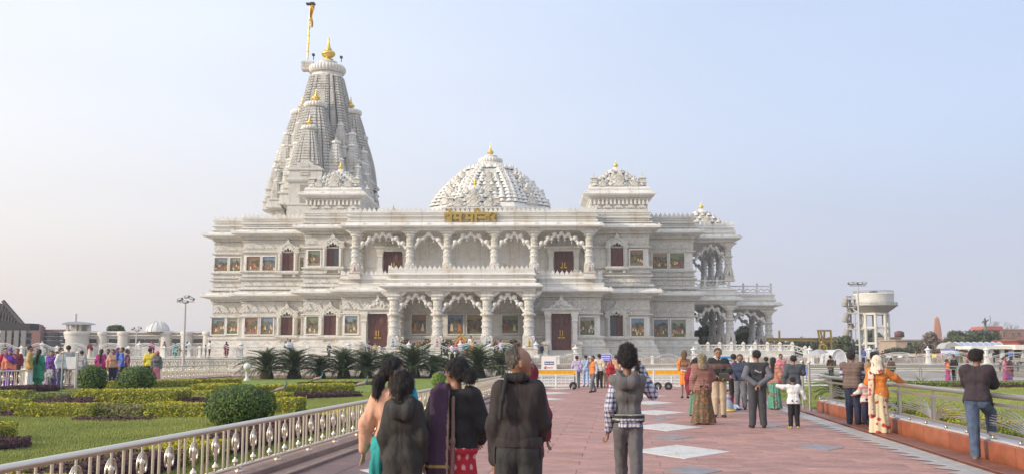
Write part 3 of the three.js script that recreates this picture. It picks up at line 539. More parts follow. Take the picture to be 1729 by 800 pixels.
{ // open porches at the right end, two storeys and then one
  const zf = -112, zb = -128, gx0 = tx(1171, 112), gx1 = tx(1234, 112), hx1 = tx(1300, 115.5), zh = -115.5, zhb = -124.5;
  const lo = columnSet(4.75, 0.44), up = columnSet(4.3, 0.4);
  const beamBlock = (x0, x1, z0, z1, y, par) => {
    tb('porch_beam', new MB().rects(x0, x1, z0, z1, [[0, y], [0.1, y + 0.06], [0.1, y + 0.24]]), MAR.plain);
    tb('porch_eave', new MB().rects(x0, x1, z0, z1, [[0.1, y + 0.24], [0.85, y + 0.36], [0.9, y + 0.48], [0.45, y + 0.82], [0.2, y + 0.9]]), MAR.plain);
    tb('porch_parapet', new MB().rects(x0, x1, z0, z1, [[0.2, y + 0.9], [0.32, y + 1.02], [0.3, y + 1.2], [0.12, y + 1.28], [0.12, y + 1.5], [0.28, y + 1.58], [0.2, y + 1.75], [0, y + 1.77]]), MAR.plain);
    eaveTrim(x0 - 0.6, x1 + 0.6, z0 + 0.9, y + 0.5);
  };
  beamBlock(gx0, gx1 + 0.45, zf + 0.45, zb, 7.15); beamBlock(gx1 + 0.5, hx1 + 0.45, zh + 0.45, zhb, 6.75); beamBlock(gx0, gx1 + 0.45, zf + 0.45, zb, 14.0);
  merlons(gx0, gx1 + 0.6, zf + 0.6, 15.77, zb);
  for (const z of [zf, -117.3, -122.6, -127.6]) { column(lo, gx1, 2.4, z); column(up, gx1, 9.7, z); }
  for (const z of [zf, zb + 0.4]) { hangingArch(gx0 + 0.5, gx1 - 0.35, 7.1, z, 1.3); hangingArch(gx0 + 0.5, gx1 - 0.35, 13.9, z, 1.3); }
  const side = (x, zs, y, drop) => { for (let i = 0; i + 1 < zs.length; i++) { const g = hangingArch(-(zs[i] - zs[i + 1]) / 2 + 0.35, (zs[i] - zs[i + 1]) / 2 - 0.35, 0, 0, drop, 1); put('hanging_arch', g, MAR.plain, [x, y, (zs[i] + zs[i + 1]) / 2], temple, Math.PI / 2); } };
  side(gx1, [zf, -117.3, -122.6, -127.6], 7.1, 1.2); side(gx1, [zf, -117.3, -122.6, -127.6], 13.9, 1.2);
  const low = columnSet(4.35, 0.4);
  for (const z of [zh, -120, -124.1]) column(low, hx1, 2.4, z);
  hangingArch(gx1 + 0.5, hx1 - 0.35, 6.7, zh, 1.2); hangingArch(gx1 + 0.5, hx1 - 0.35, 6.7, -124.1, 1.2); side(hx1, [zh, -120, -124.1], 6.7, 1.1);
  tb('porch_floor', new MB().rects(gx0 - 1, hx1 + 0.9, zf + 0.9, zb, [[0.5, 1.2], [0.5, 1.6], [0.3, 1.7], [0.3, 2.2], [0.1, 2.3], [0.1, 2.42]]), MAR.base);
  const balu = (x0, x1, z, y, n) => { const m = new MB(), r = new MB(); r.box((x0 + x1) / 2, y + 0.82, z, x1 - x0, 0.14, 0.2); r.box((x0 + x1) / 2, y + 0.12, z, x1 - x0, 0.12, 0.16); for (let i = 0; i <= n; i++) { const x = x0 + (x1 - x0) * i / n; m.box(x, y + 0.5, z, 0.2, 1.0, 0.22); m.ball(x, y + 1.08, z, 0.12, 0.14, 0.12, 8, 6); if (i < n) { const w = (x1 - x0) / n; r.tube([[x + 0.1, y + 0.2, z], [x + w * 0.3, y + 0.55, z], [x + w * 0.5, y + 0.3, z], [x + w * 0.7, y + 0.55, z], [x + w - 0.1, y + 0.2, z]], 0.07, 5, 12); } } const o = tb('balustrade', r, MAR.plain); tb('balustrade_posts', m, MAR.plain, o); };
  balu(gx0, gx1, zf + 0.3, 8.95, 3); balu(gx1 + 0.7, hx1 + 0.3, zh + 0.4, 8.55, 3);
  tb('gallery_wall_end', new MB().rects(gx0 - 1.2, gx0 - 0.1, -118.5, -126, [[0, 2.4], [0, 14]]), MAR.panel);
}
// ---------------------------------------------------------------- the temple: tower, dome and roofs
const ribbed = (R, h, n, seg = 3) => {                              // ribbed disc (amalaka)
  const m = new MB(), K = n * seg, rows = 8, P = [];
  for (let j = 0; j <= rows; j++) { const v = -1 + 2 * j / rows, c = Math.sqrt(Math.max(0, 1 - v * v)), row = []; for (let i = 0; i < K; i++) { const a = 2 * Math.PI * i / K, k = 0.93 + 0.07 * Math.abs(Math.sin(n * a / 2)), r = R * (0.72 + 0.28 * c) * (c > 0 ? k : 0.9); row.push([r * Math.cos(a), h / 2 + v * h / 2, r * Math.sin(a)]); } P.push(row); }
  for (let j = 0; j < rows; j++) for (let i = 0; i < K; i++) { const k = (i + 1) % K; m.quad(P[j][i], P[j + 1][i], P[j + 1][k], P[j][k]); }
  for (let i = 0; i < K; i++) { const k = (i + 1) % K; m.tri([0, h, 0], P[rows][k], P[rows][i]); m.tri([0, 0, 0], P[0][i], P[0][k]); }
  return m.geo();
};
const kalashProf = [[0.001, 0], [0.36, 0.02], [0.4, 0.08], [0.25, 0.14], [0.2, 0.2], [0.44, 0.34], [0.55, 0.52], [0.5, 0.68], [0.3, 0.8], [0.2, 0.86], [0.28, 0.94], [0.18, 1.0], [0.12, 1.3], [0.05, 1.65], [0.09, 1.72], [0.05, 1.8], [0.001, 2.0]];
const kalashGeo = new MB().lathe(kalashProf, 16).geo();
const stoneKalash = new MB().lathe(kalashProf, 8).geo();
function kalash(x, y, z, h, parent = temple) { const o = put('gilded_finial', kalashGeo, gold, [x, y, z], parent); o.scale.set(h / 2 * 1.05, h / 2, h / 2 * 1.05); return o; }
const planQ = [[1, 0.24], [0.97, 0.24], [0.97, 0.3], [0.83, 0.3], [0.83, 0.35], [0.94, 0.35], [0.94, 0.53], [0.76, 0.53], [0.76, 0.58], [0.86, 0.58], [0.86, 0.75], [0.75, 0.75], [0.75, 0.86], [0.58, 0.86], [0.58, 0.76], [0.53, 0.76], [0.53, 0.94], [0.35, 0.94], [0.35, 0.83], [0.3, 0.83], [0.3, 0.97], [0.24, 0.97], [0.24, 1]];
const planQs = [[1, 0.4], [0.88, 0.4], [0.88, 0.66], [0.66, 0.88], [0.4, 0.88], [0.4, 1]];
const planSmall = (() => { const o = []; for (let q = 0; q < 4; q++) for (const [x, y] of planQs) { const c = [1, 0, -1, 0][q], s = [0, 1, 0, -1][q]; o.push([x * c - y * s, -(x * s + y * c)]); } return o; })();
const plan = (() => { const o = []; for (let q = 0; q < 4; q++) for (const [x, y] of planQ) { const c = [1, 0, -1, 0][q], s = [0, 1, 0, -1][q]; o.push([x * c - y * s, x * s + y * c]); } return o.map(([x, z]) => [x, -z]); })();
function shikharaGeo(w0, w1, y0, y1, layers, bulge = 0.8, pl = plan) {        // curved tower of many thin layers
  const prof = [], W = (t) => w1 + (w0 - w1) * (1 - Math.pow(t, 1.0 + bulge * 1.3)) * (1 - 0.12 * t);
  for (let k = 0; k < layers; k++) { const t0 = k / layers, w = W(t0), wn = W((k + 1) / layers), a = y0 + (y1 - y0) * t0, dh = (y1 - y0) / layers; prof.push([w, a], [w * 0.6 + wn * 0.4, a + dh * 0.62], [w * 0.93, a + dh * 0.66], [wn * 0.93, a + dh]); }
  return new MB().stack(pl, prof).geo([0, 0, 0], 1);
}
{
  const cx = tat(547, 345, 122)[0], cz = -122;
  const body = put('main_tower', shikharaGeo(5.0, 2.05, 22.2, 35.9, 40, 0.22), MAR.spire, [cx, 0, cz]);
  // cusped ribs of raised plaques down the middle of each face
  const rib = new MB();
  for (let k = 0; k < 44; k++) { const t = k / 44, w = 2.05 + (5.0 - 2.05) * (1 - Math.pow(t, 1.286)) * (1 - 0.12 * t), y = 22.4 + 13.4 * t; for (let f = 0; f < 4; f++) { const q = new THREE.Matrix4().makeRotationY(f * Math.PI / 2); for (const [u, ww] of [[0, 0.16], [-0.42, 0.08], [0.42, 0.08]]) { const g = new THREE.BoxGeometry(w * ww * 1.8, 0.2, 0.14); rib.add(g, new THREE.Matrix4().makeTranslation(u * w, y, w * (u ? 0.945 : 1.0)).premultiply(q)); } } }
  const ro = put('tower_ribs', rib.geo(), MAR.spire, [cx, 0, cz]); ro.userData.kind = 'stuff';
  const neck = new MB().lathe([[2.0, 35.85], [1.9, 36.0], [1.9, 36.25], [2.05, 36.3]], 24); put('tower_neck', neck.geo(), MAR.plain, [cx, 0, cz]);
  put('ribbed_disc', ribbed(2.36, 1.25, 34), MAR.plain, [cx, 36.2, cz]);
  put('tower_cap', new MB().lathe([[1.5, 37.3], [1.1, 37.55], [1.25, 37.7], [1.25, 37.85], [0.7, 38.05], [0.6, 38.15], [0.001, 38.2]], 20).geo(), MAR.plain, [cx, 0, cz]);
  kalash(cx + 0.1, 38.1, cz, 3.1);
  // half towers leaning on the faces, two to a face, and turrets on the corners
  const g1 = shikharaGeo(2.95, 1.15, 21.8, 31.0, 25), g2 = shikharaGeo(2.15, 0.8, 21.5, 27.9, 19), d1 = ribbed(1.42, 0.75, 22), d2 = ribbed(1.02, 0.55, 18);
  for (const [dx, dz] of [[0, 1], [1, 0], [-1, 0]]) {
    const k = dx ? 3.05 : 3.9, ox = dz > 0 ? -0.5 : 0;
    const a = put('half_tower', g1, MAR.spire, [cx + dx * k + ox, 0, cz + dz * k]); put('ribbed_disc', d1, MAR.plain, [cx + dx * k + ox, 31.0, cz + dz * k], temple); kalash(cx + dx * k + ox, 31.8, cz + dz * k, 1.7);
    const j = dx ? 4.3 : 5.6;
    put('half_tower', g2, MAR.spire, [cx + dx * j + ox * 1.6, 0, cz + dz * j]); put('ribbed_disc', d2, MAR.plain, [cx + dx * j + ox * 1.6, 27.9, cz + dz * j], temple); kalash(cx + dx * j + ox * 1.6, 28.5, cz + dz * j, 1.4);
  }
  const g3 = shikharaGeo(0.86, 0.36, 0, 2.6, 9, 0.6, planSmall), d3 = ribbed(0.46, 0.3, 10, 2);
  const turret = (x, y, z, s = 1) => { const t = put('turret', g3, MAR.spire, [x, y, z]); t.scale.setScalar(s); mesh('turret_disc', d3, MAR.plain, t, [0, 2.6, 0]); const f = mesh('turret_finial', stoneKalash, MAR.plain, t, [0, 2.88, 0]); f.scale.setScalar(0.3); const c = mesh('turret_base', new MB().rects(-0.9, 0.9, 0.9, -0.9, [[0, -1.4], [0.1, -1.3], [0, -1.2], [-0.05, -0.3], [0.12, -0.2], [0.12, -0.05], [0, 0]]).geo(), MAR.carved, t); };
  for (const sx of [-1, 1]) for (const sz of [-1, 1]) { turret(cx + sx * 4.0, 23.2, cz + sz * 4.0, 1.15); turret(cx + sx * 4.9, 21.0, cz + sz * 4.9, 0.95); turret(cx + sx * 5.15, 21.6, cz + sz * 3.0, 1); turret(cx + sx * 3.0, 21.6, cz + sz * 5.6, 1); turret(cx + sx * 5.5, 19.6, cz + sz * 4.4, 0.8); turret(cx + sx * 4.4, 19.6, cz + sz * 6.0, 0.8); turret(cx + sx * 3.1, 25.6, cz + sz * 3.1 + 0.6, 0.8); }
  for (const [x, y, z, s] of [[-2.1, 22.6, 5.6, 1.35], [2.3, 22.8, 5.2, 1.35], [-3.9, 24.6, 3.6, 1.2], [3.9, 24.6, 3.4, 1.2], [5.0, 22.4, 1.9, 1.3], [5.0, 22.4, -1.9, 1.3], [-5.0, 22.4, 1.9, 1.3], [-4.6, 20.2, 4.9, 1.1], [-2.9, 20.4, 5.9, 1.1], [5.6, 20.2, 3.4, 1.0], [-5.7, 20.0, 2.4, 1.0], [2.6, 26.2, 3.9, 1.0], [-2.4, 26.4, 3.9, 1.0]]) turret(cx + x, y, cz + z, s);
  // stepped base of the tower
  const st = (w, prof) => new MB().stack(plan, prof.map(([o, y]) => [w + o, y])).geo();
  put('tower_base', st(6.1, [[0.1, 15], [0.1, 17.2], [0.3, 17.3], [0.3, 17.5], [0.1, 17.6], [0.1, 18.5], [0.5, 18.7], [0.6, 18.9], [0.1, 19.1]]), MAR.carved, [cx, 0, cz]);
  put('tower_base', st(5.85, [[0.2, 19.1], [0, 19.3], [0, 20.9], [0.3, 21.0], [0.35, 21.15], [-0.3, 21.5], [-0.7, 21.7], [-0.7, 22.2], [-5.7, 22.3]]), MAR.spire, [cx, 0, cz]);
  // niche with its gable on the front
  const nx = tat(513, 318, 114)[0], nz = -114.4;
  put('tower_niche', new MB().rects(-1.9, 1.9, 0, -4, [[0.1, 16.2], [0.1, 18.6], [0.25, 18.7], [0.25, 18.85], [0, 18.95], [0, 21.3], [0.2, 21.4], [0.35, 21.6], [0.35, 21.75], [0.05, 21.9], [0, 22.7], [0.2, 22.8], [0.2, 22.95]]).geo(), MAR.spire, [nx, 0, nz]);
  put('niche_opening', new MB().box(-0.1, 20, 0.03, 0.95, 2.1, 0.08).geo(), M(0.30, 0.27, 0.24, 0.8), [nx, 0, nz]);
  const gb = new MB(); for (let k = 0; k < 4; k++) { const w = 1.95 - k * 0.42, y = 22.95 + k * 0.62; gb.prism([[-w, y], [w, y], [w * 0.86, y + 0.3], [w * 0.5, y + 0.5], [w * 0.22, y + 0.95], [0, y + 1.15], [-w * 0.22, y + 0.95], [-w * 0.5, y + 0.5], [-w * 0.86, y + 0.3]], -3, -0.05 - k * 0.3); }
  put('niche_gable', gb.geo(), MAR.spire, [nx, 0, nz]);
  // flag staff held by a stone bracket left of the disc
  const fx = tat(517, 110, 121.5)[0], fz = -121.5, fy = ty(118, 121.5), top = tat(523.5, 8, 121.5), bot = tat(518.5, 100, 121.5);
  put('flag_bracket', new MB().rects(-0.5, 0.9, 0.5, -0.5, [[0, fy], [0.05, fy + 0.2], [0, fy + 0.4], [0.06, fy + 0.5], [0, fy + 0.7], [0.06, fy + 0.9], [0, fy + 1.15]]).geo(), MAR.spire, [fx, 0, fz]);
  const pole = new MB(); pole.rod(bot, top, 0.11, 0.09, 8); for (let k = 1; k < 7; k++) { const t = k / 7, p = bot.map((v, i) => v + (top[i] - v) * t); pole.ball(...p, 0.17, 0.1, 0.17); }
  const po = tb('flag_staff', pole, gold);
  const cap = new MB(); cap.box(top[0] + 0.05, top[1] + 0.1, top[2], 1.1, 0.14, 0.7); cap.box(top[0] + 0.25, top[1] + 0.22, top[2], 0.5, 0.2, 0.3); tb('flag_cap', cap, darkM, po);
  const fl = new MB(), P = (i, j) => { const t = i / 10; return [top[0] + 0.1 + 0.2 * Math.sin(t * 9) * 0.4 + j * (0.26 - 0.12 * t), top[1] - 0.1 - t * 2.9, top[2] + 0.2 + 0.14 * Math.sin(t * 7 + j * 3)]; };
  for (let i = 0; i < 10; i++) for (let j = 0; j < 2; j++) fl.quad(P(i, j - 0.3), P(i + 1, j - 0.3), P(i + 1, j + 0.7), P(i, j + 0.7));
  tb('furled_flag', fl, M(0.50, 0.28, 0.03, 0.8, { side: THREE.DoubleSide }), po);
  for (const [px, py] of [[529, 93], [576, 97]]) { const p = tat(px, py, 121); tb('tower_lamp', new MB().rod([p[0], p[1] - 0.6, p[2]], p, 0.05).box(p[0], p[1], p[2] + 0.1, 0.3, 0.25, 0.4), darkM); }
}
// bells, gables and stepped roofs
const BR = rng(404);
const bellGeo = (() => { const m = new MB(); m.lathe([[0.46, 0], [0.46, 0.08], [0.4, 0.16], [0.36, 0.32], [0.24, 0.46], [0.14, 0.5], [0.17, 0.58], [0.1, 0.64], [0.05, 0.84], [0.001, 0.95]], 7); return m.geo(); })();
const pedGeo = (() => { const m = new MB(); m.prism([[-0.8, 0], [0.8, 0], [0.74, 0.3], [0.52, 0.36], [0.46, 0.66], [0.2, 0.74], [0, 1.15], [-0.2, 0.74], [-0.46, 0.66], [-0.52, 0.36], [-0.74, 0.3]], -0.12, 0.1); m.prism([[-0.5, 0.06], [0.5, 0.06], [0.3, 0.42], [0, 0.74], [-0.3, 0.42]], 0.1, 0.2); for (const x of [-0.62, -0.36, 0.36, 0.62]) m.ball(x, 0.5 - Math.abs(x) * 0.4, 0.14, 0.12, 0.12, 0.08, 6, 4); return m.geo(); })();
function bellRoof(cx, cz, w, y0, y1, tiers, o = {}) {
  const core = new MB(), prof = [], d = o.d || w;
  const W = (t) => 0.16 + 0.84 * Math.pow(1 - t, o.pow || 0.9);
  for (let k = 0; k < tiers; k++) { const s = W(k / tiers), s2 = W((k + 1) / tiers), a = y0 + (y1 - y0) * k / tiers, b = y0 + (y1 - y0) * (k + 1) / tiers; core.rects(-w * s + 0.25, w * s - 0.25, d * s - 0.25, -d * s + 0.25, [[0.2, a], [0.2, a + (b - a) * 0.35], [0, a + (b - a) * 0.45], [Math.min(0, -(w * (s - s2)) * 0.5), b + 0.1]]); }
  const root = put('stepped_roof', core.geo(), MAR.carved, [cx, 0, cz]);
  for (let k = 0; k < tiers; k++) {
    const s = W(k / tiers), a = y0 + (y1 - y0) * k / tiers, n = Math.max(1, Math.round(2 * w * s / (o.pitch || 0.85))), nd = Math.max(1, Math.round(2 * d * s / (o.pitch || 0.85)));
    const bs = 0.95 * Math.min(1.1, (2 * w * s / n) / 0.92), H = (y1 - y0) / tiers;
    for (let i = 0; i < n; i++) { const x = -w * s + (i + 0.5) * 2 * w * s / n; const b = mesh('roof_bell', bellGeo, MAR.carved, root, [x, a + H * 0.3, d * s - 0.1]); const q = 0.85 + 0.3 * BR(); b.scale.set(bs * q, Math.max(0.7, H * 1.25) * (0.85 + 0.3 * BR()), bs * q); }
    for (let i = 0; i < nd - 1; i++) for (const q of [-1, 1]) { const z = d * s - (i + 1.5) * 2 * d * s / nd; const b = mesh('roof_bell', bellGeo, MAR.carved, root, [q * (w * s - 0.1), a + H * 0.3, z]); b.scale.set(bs, Math.max(0.7, H * 1.25), bs); }
  }
  const pg = (x, y, s, z) => { const p = mesh('roof_gable', pedGeo, MAR.carved, root, [x, y, z]); p.scale.set(s, s, 1); };
  pg(0, y0, o.gable || 1.3, d + 0.12); pg(-w * 0.58, y0, (o.gable || 1.3) * 0.72, d + 0.1); pg(w * 0.58, y0, (o.gable || 1.3) * 0.72, d + 0.1);
  if (tiers > 3) pg(0, y0 + (y1 - y0) * 0.36, (o.gable || 1.3) * 0.8, d * W(0.36) + 0.25);
  for (const sx of [-1, 1]) for (const sz of [-1, 1]) { const b = mesh('corner_turret', new MB().rects(-0.36, 0.36, 0.36, -0.36, [[0, 0], [0, 0.5], [0.1, 0.58], [0, 0.7], [-0.05, 1.0], [0.08, 1.1], [-0.2, 1.3], [-0.3, 1.5], [-0.34, 1.75]]).geo(), MAR.carved, root, [sx * (w - 0.3), y0 - 0.05, sz * (d - 0.3)]); if (o.turret) b.scale.setScalar(o.turret); }
  const tp = new MB().lathe([[w * 0.3, y1 - 0.1], [w * 0.34, y1 + 0.05], [w * 0.36, y1 + 0.18], [w * 0.26, y1 + 0.34], [w * 0.14, y1 + 0.42], [w * 0.1, y1 + 0.62], [0.001, y1 + 0.66]], 18); mesh('roof_cap', tp.geo(), MAR.plain, root);
  const kl = mesh('gilded_finial', kalashGeo, gold, root, [0, y1 + 0.6, 0]); kl.scale.setScalar((o.kal || 1.1) / 2);
}
function roofTower(x0, x1, zf, zb, cx, tiers) {                      // square attic with arcaded frieze, deep eave and bell roof
  tb('attic', new MB().rects(x0, x1, zf, zb, [[0.1, 16.3], [0.1, 16.6], [0.02, 16.7], [0.05, 17.5], [0.16, 17.6], [0.16, 17.75]]), MAR.carved);
  bandRow(lobeGeo, 'frieze_lobe', x0, x1, zf + 0.1, 16.75, 1.3);
  tb('eave', new MB().rects(x0, x1, zf, zb, [[0.1, 17.75], [0.75, 18.05], [0.8, 18.2], [0.5, 18.5], [0.25, 18.6], [0.3, 18.75], [0.2, 18.9], [0.12, 19.0]]), MAR.plain);
  eaveTrim(x0 - 0.5, x1 + 0.5, zf + 0.8, 18.22);
  const cg = new MB(), C = cg.rects(-0.1, 0.1, 0.1, -0.05, [[0.02, 0], [0.02, 0.1], [0, 0.14], [-0.02, 0.5], [0.04, 0.6]]).geo();
  const n = Math.round((x1 - x0) / 0.42); for (let i = 0; i <= n; i++) put('frieze_baluster', C, MAR.plain, [x0 + (x1 - x0) * i / n, 16.95 + 0.15, zf + 0.14]);
  bellRoof((x0 + x1) / 2, (zf + zb) / 2, (x1 - x0) / 2 - 0.1, 19.0, 21.0, tiers, { d: (zf - zb) / 2 - 0.1, pitch: 0.8, gable: 1.15, kal: 1.0, turret: 0.9, pow: 0.85 });
}
roofTower(tat(518, 335, 104)[0], tat(607, 335, 104)[0], ZC, -111.5, 0, 6);
roofTower(tat(997, 335, 104)[0], tat(1093, 335, 104)[0], ZC, -110.5, 0, 6);
{ // stepped octagonal dome
  const cx = tat(828, 300, 118)[0], cz = -118, oct = []; for (let i = 0; i < 8; i++) { const a = (i + 0.5) * Math.PI / 4; oct.push([Math.cos(a) / Math.cos(Math.PI / 8), -Math.sin(a) / Math.cos(Math.PI / 8)]); }
  const T = 12, Rr = (t) => 2.25 + (6.75 - 2.25) * (1 - Math.pow(t, 1.4)), y0 = 18.5, y1 = 23.5;
  const core = new MB(), prof = [];
  for (let k = 0; k < T; k++) { const r = Rr(k / T), rn = Rr((k + 1) / T), a = y0 + (y1 - y0) * k / T, h = (y1 - y0) / T; prof.push([r, a], [r, a + h * 0.4], [r - 0.06, a + h * 0.5], [rn + 0.05, a + h]); }
  core.stack(oct, prof);
  const root = put('stepped_dome', core.geo(), MAR.carved, [cx, 0, cz]);
  put('dome_drum', new MB().stack(oct, [[7.0, 15], [7.0, 17.6], [7.25, 17.8], [7.3, 18.0], [7.0, 18.3], [6.9, 18.5]]).geo(), MAR.plain, [cx, 0, cz]);
  const back = new MB();
  for (let f = 0; f < 8; f++) {
    const a = f * Math.PI / 4 , vis = Math.sin(a) > 0.5;           // faces towards the garden and to the sides
    const X = (r, u) => [r * Math.cos(a) - u * Math.sin(a), r * Math.sin(a) + u * Math.cos(a)];
    for (let k = 0; k < T; k++) {
      const r = Rr(k / T), y = y0 + (y1 - y0) * (k + 0.3) / T, half = r * Math.tan(Math.PI / 8), n = Math.max(2, Math.round(2 * half / 0.76));
      for (let i = 0; i < n; i++) {
        const u = -half + (i + 0.5) * 2 * half / n, [x, z] = X(r - 0.12, u), off = Math.abs(i - (n - 1) / 2);
        if (off < 0.8 && k % 3 !== 2) continue;
        const s = Math.min(1, 2 * half / n / 0.84);
        if (vis) { const b = mesh('roof_bell', bellGeo, MAR.plain, root, [x, y, z]); const q = 0.82 + 0.36 * BR(); b.scale.set(s * q, 0.62 + 0.22 * BR(), s * q); b.rotation.y = BR() * 3; } else back.add(bellGeo, new THREE.Matrix4().compose(V(x, y, z), new THREE.Quaternion(), V(s, 0.72, s)));
      }
      const [kx, kz] = [r * Math.cos(a + Math.PI / 8) / Math.cos(Math.PI / 8), r * Math.sin(a + Math.PI / 8) / Math.cos(Math.PI / 8)];
      const q = mesh('ridge_finial', stoneKalash, MAR.plain, root, [kx * 0.985, y - 0.05, kz * 0.985]); q.scale.set(0.34, 0.36, 0.34);
    }
    for (const [k, s] of [[0, 1.15], [3, 1.1], [6, 0.95], [8, 0.7]]) { const [x, z] = X(Rr(k / T) + 0.1, 0); const g = mesh('roof_gable', pedGeo, MAR.carved, root, [x, y0 + (y1 - y0) * k / T, z], Math.PI / 2 - a); g.scale.set(s, s, 1.4); }
  }
  const bo = mesh('roof_bells', back.geo(), MAR.plain, root); bo.userData.kind = 'stuff';
  mesh('dome_collar', new MB().lathe([[2.4, 23.4], [2.3, 23.7], [1.9, 23.9], [1.6, 24.0], [1.35, 24.2]], 28).geo(), MAR.plain, root);
  mesh('ribbed_disc', ribbed(1.5, 0.72, 26), MAR.plain, root, [0, 24.1, 0]);
  mesh('dome_cap', new MB().lathe([[1.1, 24.75], [0.8, 24.9], [0.85, 25.05], [0.4, 25.2], [0.001, 25.25]], 18).geo(), MAR.plain, root);
  const k = mesh('gilded_finial', kalashGeo, gold, root, [0, 25.15, 0]); k.scale.setScalar(0.72);
}
{ // bell roof over the lettering, over the porch, and a small one far back
  const x0 = tx(752, 102), x1 = tx(841, 102);
  tb('attic', new MB().rects(x0, x1, -101.3, -107.5, [[0.1, 15.6], [0.1, 16.1], [0.4, 16.2], [0.45, 16.35], [0.1, 16.5]]), MAR.carved);
  bellRoof((x0 + x1) / 2 + 0.1, -104.4, (x1 - x0) / 2, 16.45, 18.6, 4, { d: 3.0, gable: 1.3, kal: 1.0, turret: 0.9 });
  bellRoof(tx(1190, 120), -120, 3.0, 16.0, 18.3, 5, { gable: 1.1, kal: 1.0, turret: 0.7 });
  tb('attic', new MB().rects(tx(1190, 120) - 3.1, tx(1190, 120) + 3.1, -116.8, -123.2, [[0, 15], [0, 15.8], [0.2, 15.9], [0.2, 16.05]]), MAR.carved);
  const sx = tx(661, 125); put('roof_finial_cap', new MB().lathe([[1.1, 17.6], [1.0, 18.4], [0.7, 18.9], [0.35, 19.3], [0.15, 19.5], [0.001, 19.55]], 16).geo(), darkM, [sx, 0, -125]); kalash(sx, 19.4, -125, 0.9);
}
// ---------------------------------------------------------------- smooth surfaces from distance fields (surface nets)
function camAt(px, py, D) { const r = ray(px, py, 0), s = -D / r[2], x = r[0] * s, z = -D; return [x * Math.cos(YAW) + z * Math.sin(YAW), EYE + r[1] * s, -x * Math.sin(YAW) + z * Math.cos(YAW)]; }
function capDist(a, b, r0, r1, p, fz) {                             // tapered capsule; fz flattens it front to back
  let bx = b[0] - a[0], by = b[1] - a[1], bz = b[2] - a[2], px = p[0] - a[0], py = p[1] - a[1], pz = p[2] - a[2];
  if (fz) { bz /= fz; pz /= fz; }
  const l = bx * bx + by * by + bz * bz, t = l > 1e-12 ? Math.max(0, Math.min(1, (px * bx + py * by + pz * bz) / l)) : 0, x = px - bx * t, y = py - by * t, z = pz - bz * t;
  return Math.sqrt(x * x + y * y + z * z) - (r0 + (r1 - r0) * t);
}
function capsules(list, p, k) {                                     // polynomial smooth union
  let d = 1e9;
  for (let i = 0; i < list.length; i++) { const c = list[i], e = capDist(c[0], c[1], c[2], c[3], p, c[4]), kk = c[5] || k, h = Math.max(kk - Math.abs(d - e), 0) / kk; d = Math.min(d, e) - h * h * kk * 0.25; }
  return d;
}
